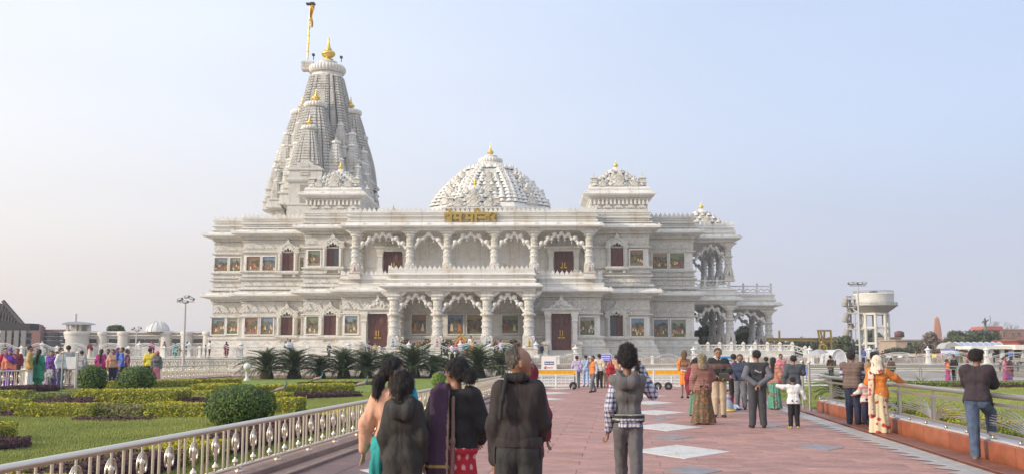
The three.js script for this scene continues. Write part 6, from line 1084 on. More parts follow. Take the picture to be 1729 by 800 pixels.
tree(1625, 600, 563, 200, 66, 'broad green tree above the curved roof, left', { n: 40 }); tree(1665, 600, 560, 210, 60, 'broad green tree above the curved roof, right', { n: 40 }); tree(1640, 605, 566, 230, 70, 'green tree behind the curved roof', { n: 36 });
tree(1545, 612, 578, 190, 40, 'low scrub tree beside the beige building', { tone: 'dusty', n: 20 }); tree(1520, 612, 590, 150, 60, 'low scrub behind the pillars on the right', { tone: 'dusty', n: 22 });
tree(1700, 600, 541, 330, 50, 'leafless tree behind the red-roofed house', { bare: true }); tree(1652, 600, 552, 340, 36, 'thin leafless tree left of the red-roofed house', { bare: true });
tree(1700, 606, 577, 250, 66, 'scrubby trees below the brick buildings', { tone: 'dusty', n: 30 });
{ // yellow gantry crane
  const D = 135, o = bg('gantry_crane', 'yellow gantry crane standing beyond the sloping balustrade', 'crane', 1360, D), y = M(0.52, 0.33, 0.06, 0.6, { map: rep(toneTex, 0.4) }), x = (p) => S(p - 1360, D);
  new MB().box(x(1355), Y(573, D), 0, S(116, D), S(3.4, D), 0.7).build('girder', y, o); new MB().box(x(1355), Y(571, D), 0, S(116, D), 0.1, 1.0).box(x(1355), Y(575, D), 0, S(116, D), 0.12, 1.3).build('girder_flange', y, o);
  const leg = (a, b) => { const m = new MB(); m.rod(a, b, 0.15, 0.13, 4); m.build('leg', y, o); };
  leg([x(1384), 0, 1.4], [x(1381), Y(559, D), 0.7]); leg([x(1399), 0, 1.4], [x(1402), Y(559, D), 0.7]); leg([x(1390), Y(598, D), 1.2], [x(1385), Y(559, D), 0.7]); leg([x(1395), Y(590, D), -1], [x(1397), Y(559, D), -0.7]);
  new MB().box(x(1391.5), Y(558.5, D), 0.6, S(23, D), 0.25, 0.35).build('crosshead', y, o); new MB().box(x(1317), Y(584, D), 0.3, S(2.4, D), S(52, D), 0.3).build('end_post', y, o);
  new MB().add(new THREE.TorusGeometry(0.5, 0.09, 8, 16, Math.PI), new THREE.Matrix4().makeTranslation(x(1381), Y(588, D), 2.5)).rod([x(1381) - 0.5, 0, 2.5], [x(1381) - 0.5, Y(588, D), 2.5], 0.09).rod([x(1381) + 0.5, 0, 2.5], [x(1381) + 0.5, Y(588, D), 2.5], 0.09).build('yellow_arch', M(0.62, 0.42, 0.04, 0.6), o);
}
{ // water tower
  const D = 205, o = bg('water_tower', 'white concrete water tower on tall columns with an outside stair', 'water tower', 1480, D), c = M(0.76, 0.73, 0.66, 0.8, { map: rep(toneTex, 0.15) }), st = M(0.40, 0.37, 0.33, 0.85, { map: rep(toneTex, 0.2) }), x = (p) => S(p - 1476, D), R = S(33, D);
  new MB().lathe([[0.001, Y(495, D)], [R * 0.96, Y(496, D)], [R * 1.0, Y(497, D)], [R, Y(498.5, D)], [R * 0.98, Y(499, D)], [R * 0.98, Y(515.5, D)]].reverse(), 36).build('tank', c, o);
  new MB().lathe([[R * 0.62, Y(531, D)], [R * 0.66, Y(528.5, D)], [R * 1.1, Y(518, D)], [R * 1.16, Y(517.5, D)], [R * 1.16, Y(516, D)], [R * 0.98, Y(515.5, D)]], 36).build('tank_funnel', st, o);
  const rl = new MB(); for (const [r, y, h] of [[R * 1.14, 516, 4.5], [R * 0.97, 495.5, 3.5]]) { for (let i = 0; i < 28; i++) { const a = i / 28 * 6.283; rl.rod([r * Math.cos(a), Y(y, D), r * Math.sin(a)], [r * Math.cos(a), Y(y - h, D), r * Math.sin(a)], 0.035, 0.035, 4); } for (const q of [1, 0.5]) rl.add(new THREE.TorusGeometry(r, 0.04, 5, 40).rotateX(Math.PI / 2), new THREE.Matrix4().makeTranslation(0, Y(y - h * q, D), 0)); } rl.build('guard_rail', st, o);
  new MB().lathe([[0.8, Y(495, D)], [0.8, Y(492, D)], [0.001, Y(491, D)]], 10).build('hatch', darkM, o);
  const cg = new MB().rod([0, -0.2, 0], [0, Y(530.5, D), 0], 0.36, 0.32, 8).geo(), rr = R * 0.66; for (let i = 0; i < 8; i++) { const a = (i + 0.35) / 8 * 6.283; mesh('column', cg, c, o, [rr * Math.cos(a), 0, rr * Math.sin(a)]); }
  for (const y of [553.5, 579.5, 530.5]) { const m = new MB(); for (let i = 0; i < 8; i++) { const a = (i + 0.35) / 8 * 6.283, b = (i + 1.35) / 8 * 6.283, ax = rr * Math.cos(a), az = rr * Math.sin(a), bx = rr * Math.cos(b), bz = rr * Math.sin(b); m.box((ax + bx) / 2, Y(y, D), (az + bz) / 2, Math.hypot(bx - ax, bz - az), S(3.6, D), 0.4, -Math.atan2(bz - az, bx - ax)); } m.build('ring_beam', c, o); }
  const sc = new MB(), step = new MB(); for (const px of [1431, 1436]) sc.rod([x(px), 0, 0], [x(px), Y(500, D), 0], 0.2, 0.2, 6); sc.rod([x(1443), Y(504, D), 0.2], [x(1443), Y(604, D), 0.2], 0.05);
  [[505, 518], [529, 544], [556, 570], [582, 600]].forEach(([a, b]) => { sc.rod([x(1428), Y(a + 0, D), 0.7], [x(1424), Y(b, D), 0.7], 0.62, 0.62, 4).rod([x(1434), Y(a + 12, D), -0.7], [x(1441), Y(b + 10, D), -0.7], 0.5, 0.5, 4); step.box(x(1441), Y(a, D), 0, S(28, D), 0.28, 1.6).box(x(1441), Y(b, D) - 0.2, 0, S(22, D), 0.22, 1.6); });
  sc.build('stair_flights', st, o); step.build('stair_landings', c, o); const br = new MB(); br.box(x(1440), Y(505, D), 0, S(22, D), 0.2, 1.2); for (let i = 0; i < 9; i++) br.rod([x(1430 + i * 2.5), Y(505, D), 0.5], [x(1430 + i * 2.5), Y(500, D), 0.5], 0.04, 0.04, 4); br.rod([x(1430), Y(500, D), 0.5], [x(1450), Y(500, D), 0.5], 0.05).build('bridge', st, o);
}
{ // right: buildings
  const house = (name, px0, px1, pyT, D, mat, label, wins, o2 = {}) => {
    const o = bg(name, label, 'building', (px0 + px1) / 2, D), w = S(px1 - px0, D), h = Y(pyT, D); new MB().box(0, h / 2, -4, w, h, 8).build('wall', mat, o); new MB().box(0, h + 0.12, -4, w + 0.5, 0.24, 8.5).build('roof_slab', o2.roof || mat, o);
    const x = (p) => S(p - (px0 + px1) / 2, D); for (const [a, b, c, d] of wins) { const f = mesh('window', new MB().box(0, 0, 0, S(b - a, D), Y(c, D) - Y(d, D), 0.2).geo(), dkGlass, o, [x((a + b) / 2), (Y(c, D) + Y(d, D)) / 2, 0.03]); mesh('sill', new MB().box(0, -(Y(c, D) - Y(d, D)) / 2 - 0.08, 0.1, S(b - a, D) + 0.4, 0.16, 0.4).geo(), mat, f); }
    return [o, x, h];
  };
  const beigeB = M(0.50, 0.385, 0.29, 0.9, { map: rep(toneTex, 0.15) }), brick = M(0.48, 0.26, 0.17, 0.9, { map: rep(toneTex, 0.2) }), redRoof = M(0.36, 0.10, 0.08, 0.8);
  house('flat_roofed_house', 1515, 1562, 575, 190, beigeB, 'flat-roofed beige house right of the water tower', [[1534, 1540.5, 578, 587], [1556, 1560, 577, 581]]);
  house('small_house', 1503, 1524, 571, 215, beigeB, 'smaller beige house with roof tank behind the flat-roofed house', [[1508, 1512, 575, 579]]);
  { const o = bg('roof_tank', 'dark water tank on the smaller beige house', 'tank', 1521, 213), h = Y(571.2, 213); new MB().lathe([[0.001, h + 0.25], [1.0, h + 0.25], [1.0, h + 1.3], [0.3, h + 1.6], [0.001, h + 1.6]].reverse().map((q) => q), 12).build('tank_body', M(0.14, 0.07, 0.06, 0.7), o); }
  { const [o, x, h] = house('red_roofed_house', 1665, 1692, 557, 320, brick, 'brick house with a red tiled roof on the skyline', [[1671, 1677, 559.5, 562.5], [1682, 1688, 559.5, 562.5]]); const D = 320; new MB().prism([[x(1661), h], [x(1696), h], [x(1694), h + S(6, D)], [x(1664), h + S(6, D)]], -8.5, 0.8).build('red_roof', redRoof, o); }
  house('brick_building', 1699, 1760, 557, 330, brick, 'long low brick building on the skyline at right edge', [[1712, 1716, 562, 566], [1722, 1726, 562, 566]]);
  house('brick_building', 1672, 1712, 570, 300, M(0.40, 0.24, 0.17, 0.9, { map: rep(toneTex, 0.2) }), 'brick building below the red-roofed house', [[1680, 1683, 574, 578], [1690, 1693, 574, 578]]);
  house('red_hut', 1721, 1740, 576, 160, M(0.28, 0.07, 0.05, 0.85), 'dark red hut at the right edge behind the white shed', [[1725, 1728, 578, 582]]);
  { // terracotta tower
    const D = 420, p = camAt(1586, 598, D), o = thing('terracotta_tower', 'terracotta temple tower far behind the bare tree', 'tower', [p[0], 0, p[2]]), m = M(0.46, 0.22, 0.13, 0.85), r = S(6.3, D); const g = shikharaGeo(r, r * 0.5, Y(570, D), Y(537.5, D), 16, 0.9); mesh('tower_body', g, m, o); new MB().box(0, Y(570, D) / 2, 0, r * 1.9, Y(570, D), r * 1.9).build('tower_base', m, o); new MB().lathe([[r * 0.4, Y(537.5, D)], [r * 0.5, Y(536.6, D)], [r * 0.2, Y(535.8, D)], [r * 0.08, Y(533.5, D)], [0.001, Y(533, D)]], 12).build('tower_finial', m, o);
  }
  { // curved-roof shed and white canopy
    const D = 125, x = (p) => S(p - 1640, D), o = bg('curved_roof_shed', 'shed with a grey-blue curved metal roof on the right', 'shed', 1640, D), pr = []; for (let i = 0; i <= 14; i++) { const a = i / 14 * Math.PI; pr.push([-Math.cos(a), Math.sin(a)]); }
    const g = new MB(), gab = new MB(), r = S(17, D), h0 = Y(588.5, D), hh = S(10.5, D), len = 12; // barrel along x, gable seen at its left end
    const strip = new MB(), rm = M(0.42, 0.46, 0.58, 0.35, { metalness: 0.35 });
    for (let i = 0; i < 14; i++) { const A = pr[i], B = pr[i + 1]; g.quad([x(1603), h0 + A[1] * hh, -A[0] * r * -1], [x(1603), h0 + B[1] * hh, B[0] * r], [x(1690), h0 + B[1] * hh, B[0] * r], [x(1690), h0 + A[1] * hh, A[0] * r]); gab.tri([x(1603), h0, 0], [x(1603), h0 + B[1] * hh, B[0] * r], [x(1603), h0 + A[1] * hh, A[0] * r]); }
    rm.side = THREE.DoubleSide; g.build('curved_roof', rm, o);
    for (let k = 0; k < 9; k++) { const q = 1605 + k * 10.4; strip.tube([1, 2, 4, 6, 8, 10, 12, 13].map((i) => [x(q), h0 + pr[i][1] * hh + 0.04, pr[i][0] * r]), 0.05, 4, 16); } strip.build('roof_ribs', whitePaint, o);
    // gable front facing the garden, left of the barrel
    const gf = new MB(); gf.prism(pr.map(([a, b]) => [x(1602) + a * S(13, D), h0 + b * hh]), -1, r + 0.1); gf.build('gable', M(0.40, 0.38, 0.36, 0.8), o);
    new MB().box(x(1640), h0 / 2, -0.5, S(92, D), h0, 2 * r - 2).build('wall', M(0.5, 0.47, 0.43, 0.85), o);
    const q = bg('white_canopy_building', 'long white flat-roofed canopy building at the right edge', 'building', 1685, 112), D2 = 112, x2 = (p) => S(p - 1685, D2), c = new MB();
    c.box(x2(1684), Y(586.5, D2), -1, S(98, D2), S(5.5, D2), 4).build('roof_fascia', M(0.74, 0.69, 0.60, 0.6), q); new MB().box(x2(1750), Y(586, D2), -1, S(90, D2), S(8, D2), 5).build('roof_fascia', M(0.76, 0.71, 0.62, 0.6), q);
    const pg = new MB().box(0, Y(590, D2) / 2, 0, 0.4, Y(590, D2), 0.4).geo(); for (const p of [1636, 1650, 1672, 1690, 1706, 1726]) mesh('post', pg, whitePaint, q, [x2(p), 0, 0.4]); new MB().box(x2(1700), Y(600, D2) / 2 + 0.6, -3.5, S(140, D2), Y(588, D2), 0.3).build('back_wall', M(0.22, 0.2, 0.19, 0.9), q);
    for (let k = 0; k < 8; k++) mesh('window', new MB().box(0, 0, 0, 0.5, 0.5, 0.08).geo(), dkGlass, q, [x2(1676 + k * 4), Y(592, D2), -3.2]);
  }
  { // market row and tents beyond the pillars
    const D = 135, o = bg('awning_row', 'row of cream and pink awnings beyond the right pillars', 'awning', 1560, D), x = (p) => S(p - 1560, D), R = rng(77), cols = [M(0.62, 0.5, 0.36, 0.85), M(0.6, 0.42, 0.34, 0.85), M(0.65, 0.58, 0.42, 0.85), M(0.55, 0.47, 0.4, 0.85)];
    for (let k = 0; k < 15; k++) { const p = 1498 + k * 8.6; const m = new MB(); m.prism([[x(p), Y(600, D)], [x(p + 8.2), Y(600, D)], [x(p + 7.6), Y(596.5, D)], [x(p + 0.6), Y(596.5, D)]], -2, 0.4 + (k % 3) * 0.2); m.build('awning', cols[Math.floor(R() * 4)], o); new MB().box(x(p + 4), Y(606, D), -1.6, S(8, D), Y(600, D), 0.2).build('stall_back', cols[Math.floor(R() * 4)], o); }
  }
  { const D = 105, o = bg('white_tent', 'white rounded tent cover left of the water tower', 'tent', 1417, D); const m = new MB(), pr = []; for (let i = 0; i <= 12; i++) { const a = i / 12 * Math.PI; pr.push([-Math.cos(a) * S(14, D) * (1 + 0.05 * Math.sin(i * 5)), Math.pow(Math.sin(a), 0.7) * Y(590, D)]); } m.prism(pr, -4, 0); m.build('tent_cover', M(0.66, 0.65, 0.66, 0.7, { map: rep(toneTex, 0.3), bumpMap: rep(bumpSoft, 0.3), bumpScale: 0.2 }), o); const f = new MB(); f.tube(pr.map(([a, b]) => [a, b + 0.02, 0.05]), 0.06, 5, 24); f.build('tent_frame', whitePaint, o); }
  { // parked cars and motorbikes beyond the right terrace
    const carM = [M(0.7, 0.7, 0.7, 0.3, {}), M(0.45, 0.46, 0.48, 0.3), M(0.15, 0.04, 0.04, 0.3)], tyre = new MB().add(new THREE.CylinderGeometry(0.32, 0.32, 0.2, 14).rotateX(Math.PI / 2)).geo();
    const car = (px, D, k, label) => { const p = camAt(px, 598, D), o = thing('parked_car', label, 'car', [p[0], 0.0, p[2]], 0.1 * k, 'cars parked beyond the right terrace'); new MB().prism([[-2, 0.3], [2, 0.3], [2.05, 0.75], [1.9, 0.92], [1.15, 0.98], [0.6, 1.45], [-0.9, 1.5], [-1.5, 1.02], [-1.95, 0.95], [-2.05, 0.7]], -0.8, 0.8).build('body', carM[k % 3], o); new MB().prism([[1.0, 1.0], [0.58, 1.4], [-0.85, 1.44], [-1.35, 1.03]], -0.81, 0.81).build('windows', dkGlass, o); for (const q of [-1.25, 1.25]) for (const s of [-0.72, 0.72]) mesh('wheel', tyre, blackRubber, o, [q, 0.32, s]); new MB().box(2.0, 0.68, 0.55, 0.12, 0.16, 0.3).box(2.0, 0.68, -0.55, 0.12, 0.16, 0.3).build('headlight', lanternGlass, o); };
    car(1535, 122, 0, 'white parked car beyond the pillars, left one'); car(1515, 126, 1, 'grey parked car left of the white parked car'); car(1552, 123, 3, 'white parked car below the awnings');
    const bike = (px, D, label, k) => { const p = camAt(px, 598, D), o = thing('motorbike', label, 'motorbike', [p[0], 0, p[2]], 1.1 + 0.2 * (k % 3), 'motorbikes parked by the white canopy'); const w = new MB().add(new THREE.TorusGeometry(0.27, 0.06, 6, 16)).geo(); mesh('wheel', w, blackRubber, o, [-0.62, 0.32, 0]); mesh('wheel', w, blackRubber, o, [0.62, 0.32, 0]); new MB().rod([-0.6, 0.34, 0], [0.0, 0.75, 0], 0.05).rod([0.62, 0.32, 0], [0.4, 1.0, 0], 0.04).rod([-0.1, 0.4, 0], [0.4, 0.75, 0], 0.09).build('frame', steelDark, o); new MB().ball(0.15, 0.8, 0, 0.3, 0.13, 0.14).build('tank', carM[k % 3], o); new MB().box(-0.35, 0.82, 0, 0.6, 0.1, 0.24).build('seat', darkM, o); new MB().rod([0.4, 1.02, -0.32], [0.4, 1.02, 0.32], 0.02).build('handlebar', steel, o); };
    [1690, 1697, 1704, 1711, 1718, 1724].forEach((p, k) => bike(p, 104 + (k % 2) * 1.5, 'dark parked motorbike, ' + ['first', 'second', 'third', 'fourth', 'fifth', 'last'][k] + ' from the left in the row at the right edge', k));
  }
  { const p = tat(1666.5, 590, 66.5); p[1] = 3.22; const o = thing('bronze_statue', 'small dark bronze archer statue on top of the rightmost lantern pillar', 'statue', toWorld(p), TYAW); const pr = [[[0, 0.0, 0], [0.02, 0.3, 0], 0.05, 0.06], [[0.1, 0, 0.02], [0.04, 0.3, 0], 0.05, 0.06], [[0.02, 0.3, 0], [0.02, 0.6, 0], 0.08, 0.09], [[-0.06, 0.58, 0], [-0.2, 0.5, 0.05], 0.04, 0.03], [[0.1, 0.58, 0], [0.25, 0.68, 0.05], 0.04, 0.03], [[0.02, 0.66, 0], [0.02, 0.72, 0], 0.05, 0.06], [[0.02, 0.78, 0], [0.02, 0.86, 0], 0.03, 0.01]]; const g = surface((q) => capsules(pr, q, 0.02), [-0.35, -0.08, -0.2], [0.4, 0.9, 0.2], 0.02, (q) => q[1] < 0.35 ? [0.12, 0.2, 0.16] : [0.09, 0.08, 0.07]); mesh('body', g, M(1, 1, 1, 0.5, { vertexColors: true }), o); new MB().tube([[0.25, 0.3, 0.06], [0.34, 0.5, 0.06], [0.36, 0.7, 0.06], [0.32, 0.95, 0.06]], 0.014).build('bow', darkM, o); }
}
// ---------------------------------------------------------------- people
const wrinkTex = texture(512, (i, j) => { const a = Math.abs(N1[j * 512 + i] - 0.5) * 2, b = Math.abs(N2[((i * 2) % 512) * 512 + j] - 0.5) * 2, v = 255 * (0.55 * Math.pow(a, 0.6) + 0.35 * Math.pow(b, 0.7)) + (N3[j * 512 + i] - 0.5) * 26; return [cl(v), cl(v), cl(v)]; }, false);
const strandM = M(1, 1, 1, 0.75, { vertexColors: true, side: THREE.DoubleSide });
function strands(g, col, n, len, seed, wild, off) {                   // loose hair over the hair mass
  const R = rng(seed), P = g.attributes.position.array, N = g.attributes.normal.array, m = new MB(), k = P.length / 3;
  for (let i = 0; i < n; i++) {
    const v = Math.floor(R() * k) * 3; let p = [P[v], P[v + 1], P[v + 2]]; const nn = [N[v], N[v + 1], N[v + 2]]; if (nn[1] < -0.5) continue;
    let d = [wild * (R() - 0.5), -1 + wild * R(), wild * (R() - 0.5)]; const q = d[0] * nn[0] + d[1] * nn[1] + d[2] * nn[2]; d = vnorm(vsub(d, vmul(nn, q))); const w = vmul(vnorm(vcross(d, nn)), 0.0022), s = 0.5 + R() * 1.3, L = len * (0.5 + R()); m.col = col.map((c) => c * s);
    p = vadd(p, vmul(nn, 0.001)); const a = vadd(p, vadd(vmul(d, L * 0.5), vmul(nn, 0.006 + off * R()))), b = vadd(p, vadd(vmul(d, L), vmul(nn, off * R() * 1.6 - 0.002)));
    m.quad(vsub(p, w), vadd(p, w), vadd(a, w), vsub(a, w)); m.tri(vsub(a, w), vadd(a, w), b);
  }
  return m.geo();
}
const skinM = M(1, 1, 1, 0.55, { vertexColors: true }), clothM = M(1, 1, 1, 0.88, { vertexColors: true, bumpMap: rep(wrinkTex, 0.9, 0.6), bumpScale: 0.012 }), hairM = M(1, 1, 1, 0.5, { vertexColors: true, bumpMap: rep(bumpFine, 22, 3), bumpScale: 0.012 }), leatherM = M(0.035, 0.025, 0.02, 0.5), eyeWhite = M(0.62, 0.6, 0.56, 0.3), eyeDark = M(0.02, 0.012, 0.01, 0.2);
const SKIN = [[0.30, 0.155, 0.095], [0.23, 0.115, 0.07], [0.36, 0.20, 0.13], [0.17, 0.082, 0.05]];
const vadd = (a, b) => [a[0] + b[0], a[1] + b[1], a[2] + b[2]], vsub = (a, b) => [a[0] - b[0], a[1] - b[1], a[2] - b[2]], vmul = (a, s) => [a[0] * s, a[1] * s, a[2] * s], vnorm = (a) => vmul(a, 1 / (Math.hypot(...a) || 1)), vcross = (a, b) => [a[1] * b[2] - a[2] * b[1], a[2] * b[0] - a[0] * b[2], a[0] * b[1] - a[1] * b[0]], vlerp = (a, b, t) => a.map((v, i) => v + (b[i] - v) * t);
function joinGeo(list) {
  let nv = 0, ni = 0; for (const g of list) { nv += g.attributes.position.count; ni += g.index.count; }
  const o = new THREE.BufferGeometry(), idx = new Uint32Array(ni);
  for (const [k, s] of [['position', 3], ['normal', 3], ['uv', 2], ['color', 3]]) { const A = new Float32Array(nv * s); let q = 0; for (const g of list) { A.set(g.attributes[k].array, q); q += g.attributes[k].array.length; } o.setAttribute(k, new THREE.BufferAttribute(A, s)); }
  let b = 0, q = 0; for (const g of list) { for (let i = 0; i < g.index.count; i++) idx[q++] = g.index.array[i] + b; b += g.attributes.position.count; }
  o.setIndex(new THREE.BufferAttribute(idx, 1)); return o;
}
function boundsOf(prims, pad) { const lo = [9, 9, 9], hi = [-9, -9, -9]; for (const c of prims) for (const [p, r] of [[c[0], c[2]], [c[1], c[3]]]) for (let i = 0; i < 3; i++) { lo[i] = Math.min(lo[i], p[i] - r - pad); hi[i] = Math.max(hi[i], p[i] + r + pad); } return [lo, hi]; }
const wr = (p, f, a, s) => a * noise3.noise(p[0] * f + s, p[1] * f * 0.55 + s, p[2] * f);
function handPrims(elbow, wrist, curl, side, open) {                // palm, four fingers and a thumb
  const d = vnorm(vsub(wrist, elbow)), z = Math.abs(d[2]) > 0.85 ? [0, 1, 0] : [0, 0, 1], l = vnorm(vsub(z, vmul(d, d[0] * z[0] + d[1] * z[1] + d[2] * z[2]))), n = vmul(vcross(d, l), side), P = (a, b, c) => vadd(wrist, vadd(vmul(d, a), vadd(vmul(l, b), vmul(n, c)))), o = [];
  o.push([vadd(wrist, vmul(d, -0.03)), P(0.02, 0, 0), 0.027, 0.028]); for (const b of [-0.026, -0.008, 0.01, 0.027]) o.push([P(0.015, b * 0.7, 0), P(0.085, b, 0.003), 0.0145, 0.0125]);
  [[-0.029, 0.058, 0], [-0.01, 0.074, 1], [0.01, 0.08, 2], [0.029, 0.072, 3]].forEach(([b, len, i]) => { const c = curl * (1 + 0.12 * (i - 1.5)), s = open ? 1.6 : 1.12, a1 = c * 0.7, a2 = c * 1.6, k = P(0.088, b, 0.003), m = vadd(k, vadd(vmul(d, len * 0.52 * Math.cos(a1)), vadd(vmul(n, len * 0.52 * Math.sin(a1)), vmul(l, b * (s - 1) * 1.2)))), e = vadd(m, vadd(vmul(d, len * 0.5 * Math.cos(a2)), vadd(vmul(n, len * 0.5 * Math.sin(a2)), vmul(l, b * (s - 1) * 1.2)))); o.push([k, m, 0.0095, 0.0085], [m, e, 0.0085, 0.007]); });
  const t0 = P(0.025, 0.03, 0.008), t1 = P(0.055, 0.052, 0.018), t2 = P(0.085, 0.056, 0.03); o.push([t0, t1, 0.0135, 0.0105], [t1, t2, 0.0105, 0.0085]); return o;
}
const solid = (c, v = 0.06) => (p) => { const k = 1 + v * 2 * noise3.noise(p[0] * 11, p[1] * 11, p[2] * 11); return [c[0] * k, c[1] * k, c[2] * k]; };
const hbands = (list, period) => (p) => list[Math.floor((((p[1] / period) % 1) + 1) % 1 * list.length)];
const floral = (base, cols, f, th = 0.1) => (p) => { const n = noise3.noise(p[0] * f, p[1] * f, p[2] * f), m = noise3.noise(p[0] * f + 30, p[1] * f, p[2] * f + 9); return n > th ? cols[m > 0 ? 0 : cols.length - 1] : m > 0.28 ? cols[1 % cols.length] : base; };
const sprigs = (base, c, f) => (p) => { const y = p[1] * f, a = (Math.atan2(p[0], p[2]) * 0.2) * f + (Math.floor(y) % 2) * 0.5, u = a - Math.floor(a) - 0.5, v = y - Math.floor(y) - 0.5; return Math.hypot(u, v * 0.8) < 0.2 ? c : base; };
const plaid = (a, b, c) => (p) => { const u = Math.abs(((p[0] * 22 + p[2] * 11) % 1 + 1) % 1 - 0.5) < 0.17, v = Math.abs(((p[1] * 20) % 1 + 1) % 1 - 0.5) < 0.17; return u && v ? c : u || v ? b : a; };
let personN = 0;
function person(o) {
  const seed = ++personN * 13.7, R = rng(personN * 91), h = o.h || 1.7, sc = h / 1.7, cell = (o.cell || 0.03) / sc, w = o.w || 1, fem = o.fem ? 1 : 0;
  const root = thing(o.kind || 'person', o.label, o.cat || 'person', o.p, THREE.MathUtils.degToRad(o.face || 0)); const nx = o.sx || 1; root.scale.set(sc * nx, sc, sc);
  const sx = (fem ? 0.148 : 0.168) * w, hx = 0.088, lean = o.lean || 0, L = (p) => { const t = p[1] - 0.92; return t > 0 && lean ? [p[0], p[1] - Math.abs(lean) * t * 0.18, p[2] + lean * t] : p; };
  // joints
  const arms = [-1, 1].map((s) => { const a = (s < 0 ? o.R : o.L) || [[s * (sx + 0.075), 1.14, -0.03], [s * (sx + 0.085), 0.88, 0.06]]; return [L([s * sx, 1.395, 0]), a[0], a[1]]; });
  const st = o.stride || 0, legs = o.legs || [-1, 1].map((s) => { const z = s * st, foot = (s < 0 ? o.fR : o.fL) || [s * (0.095 + (o.stance || 0)), 0.075 + Math.max(0, -z) * 0.12, z]; const hip = [s * hx, 0.9, 0], kn = vlerp(hip, foot, 0.5); kn[2] += 0.015 + Math.abs(st) * 0.12; kn[1] = 0.485 + (foot[1] - 0.075) * 0.5; return [hip, foot[3] ? foot[3] : kn, foot.slice(0, 3), vadd(foot.slice(0, 3), [s * 0.03, foot[1] > 0.1 && st ? -0.075 : -0.045, 0.15])]; });
  const hyaw = (o.head || 0) * Math.PI / 180, hp = o.nod || 0, hc = L([0, 1.5, 0.01]), Hd = (x, y, z) => { x *= 1.08 / nx; z *= 1.08; const yy = (y - 1.5) * 1.09, y2 = yy * Math.cos(hp) - z * Math.sin(hp), z2 = yy * Math.sin(hp) + z * Math.cos(hp); return [hc[0] + x * Math.cos(hyaw) + z2 * Math.sin(hyaw), hc[1] + y2, hc[2] - x * Math.sin(hyaw) + z2 * Math.cos(hyaw)]; };
  const tor = [[[-sx * 0.72, 1.375, 0], [sx * 0.72, 1.375, 0], 0.068, 0.068], [[-0.075 * w, 1.25, 0.01], [0.075 * w, 1.25, 0.01], 0.098, 0.098], [[-0.055 * w, 1.07, 0.008], [0.055 * w, 1.07, 0.008], 0.09 + (o.belly || 0), 0.09 + (o.belly || 0)], [[-0.07, 0.93, -0.005], [0.07, 0.93, -0.005], 0.084, 0.084]].map((c) => [L(c[0]), L(c[1]), c[2], c[3]]);
  if (fem) tor.push([L([-0.06, 1.25, 0.085]), L([-0.055, 1.24, 0.09]), 0.055, 0.055], [L([0.06, 1.25, 0.085]), L([0.055, 1.24, 0.09]), 0.055, 0.055]);
  const hd = 0.088 * (1 - nx), head = [...(nx < 1 ? [[Hd(-hd, 1.606, 0), Hd(hd, 1.606, 0), 0.085, 0.085]] : []), [Hd(0, 1.612, -0.012), Hd(0, 1.6, 0.02), 0.088, 0.08], [Hd(0, 1.56, 0.035), Hd(0, 1.527, 0.062), 0.06, 0.04], [Hd(0, 1.598, 0.092), Hd(0, 1.568, 0.112), 0.011, 0.015, 0, 0.015], [Hd(-0.083, 1.592, -0.005), Hd(-0.085, 1.568, 0), 0.019, 0.014, 0, 0.015], [Hd(0.083, 1.592, -0.005), Hd(0.085, 1.568, 0), 0.019, 0.014, 0, 0.015]];
  const armP = arms.flatMap(([a, b, c]) => [[a, b, 0.05, 0.04], [b, c, 0.041, 0.027]]), legP = legs.flatMap(([a, b, c, d]) => [[a, b, 0.07, 0.052], [b, c, 0.052, 0.036], [vadd(c, [0, -0.035, -0.03]), d, 0.036, 0.026]]);
  const neckP = [[L([0, 1.4, -0.005]), Hd(0, 1.54, 0.0), 0.056, 0.05]], bodyPrims = [...tor, ...neckP, ...armP, ...legP], headP = [[L([0, 1.45, -0.005]), Hd(0, 1.54, 0.0), 0.055, 0.05], ...head];
  const sk = SKIN[o.skin === undefined ? Math.floor(R() * 3) : o.skin], skc = (p) => { const k = 1 + 0.12 * noise3.noise(p[0] * 20, p[1] * 20, p[2] * 20); return [sk[0] * k, sk[1] * k, sk[2] * k]; };
  const [blo, bhi] = boundsOf(bodyPrims, 0.03), hb = boundsOf(headP, 0.03), bc = o.hair === 'wild' ? cell : cell > 0.02 ? 0.03 : Math.min(0.026, cell * 1.8), parts = [surface((p) => capsules(bodyPrims, p, 0.035), blo, bhi, bc, skc), surface((p) => capsules(headP, p, 0.035), hb[0], hb[1], Math.max(0.0065, cell * 0.8), skc)];
  arms.forEach(([a, b, c], i) => { const pr = handPrims(b, c, o.curl || 0.45, i ? -1 : 1, o.open === i), [lo, hi] = boundsOf(pr, 0.015); parts.push(surface((p) => capsules(pr, p, 0.008), lo, hi, Math.max(0.0055, Math.min(0.0125, cell * 0.55)), skc)); });
  const body = mesh('body', joinGeo(parts), skinM, root);
  const fx = (name, g, m, n) => mesh(name, g, m, root);
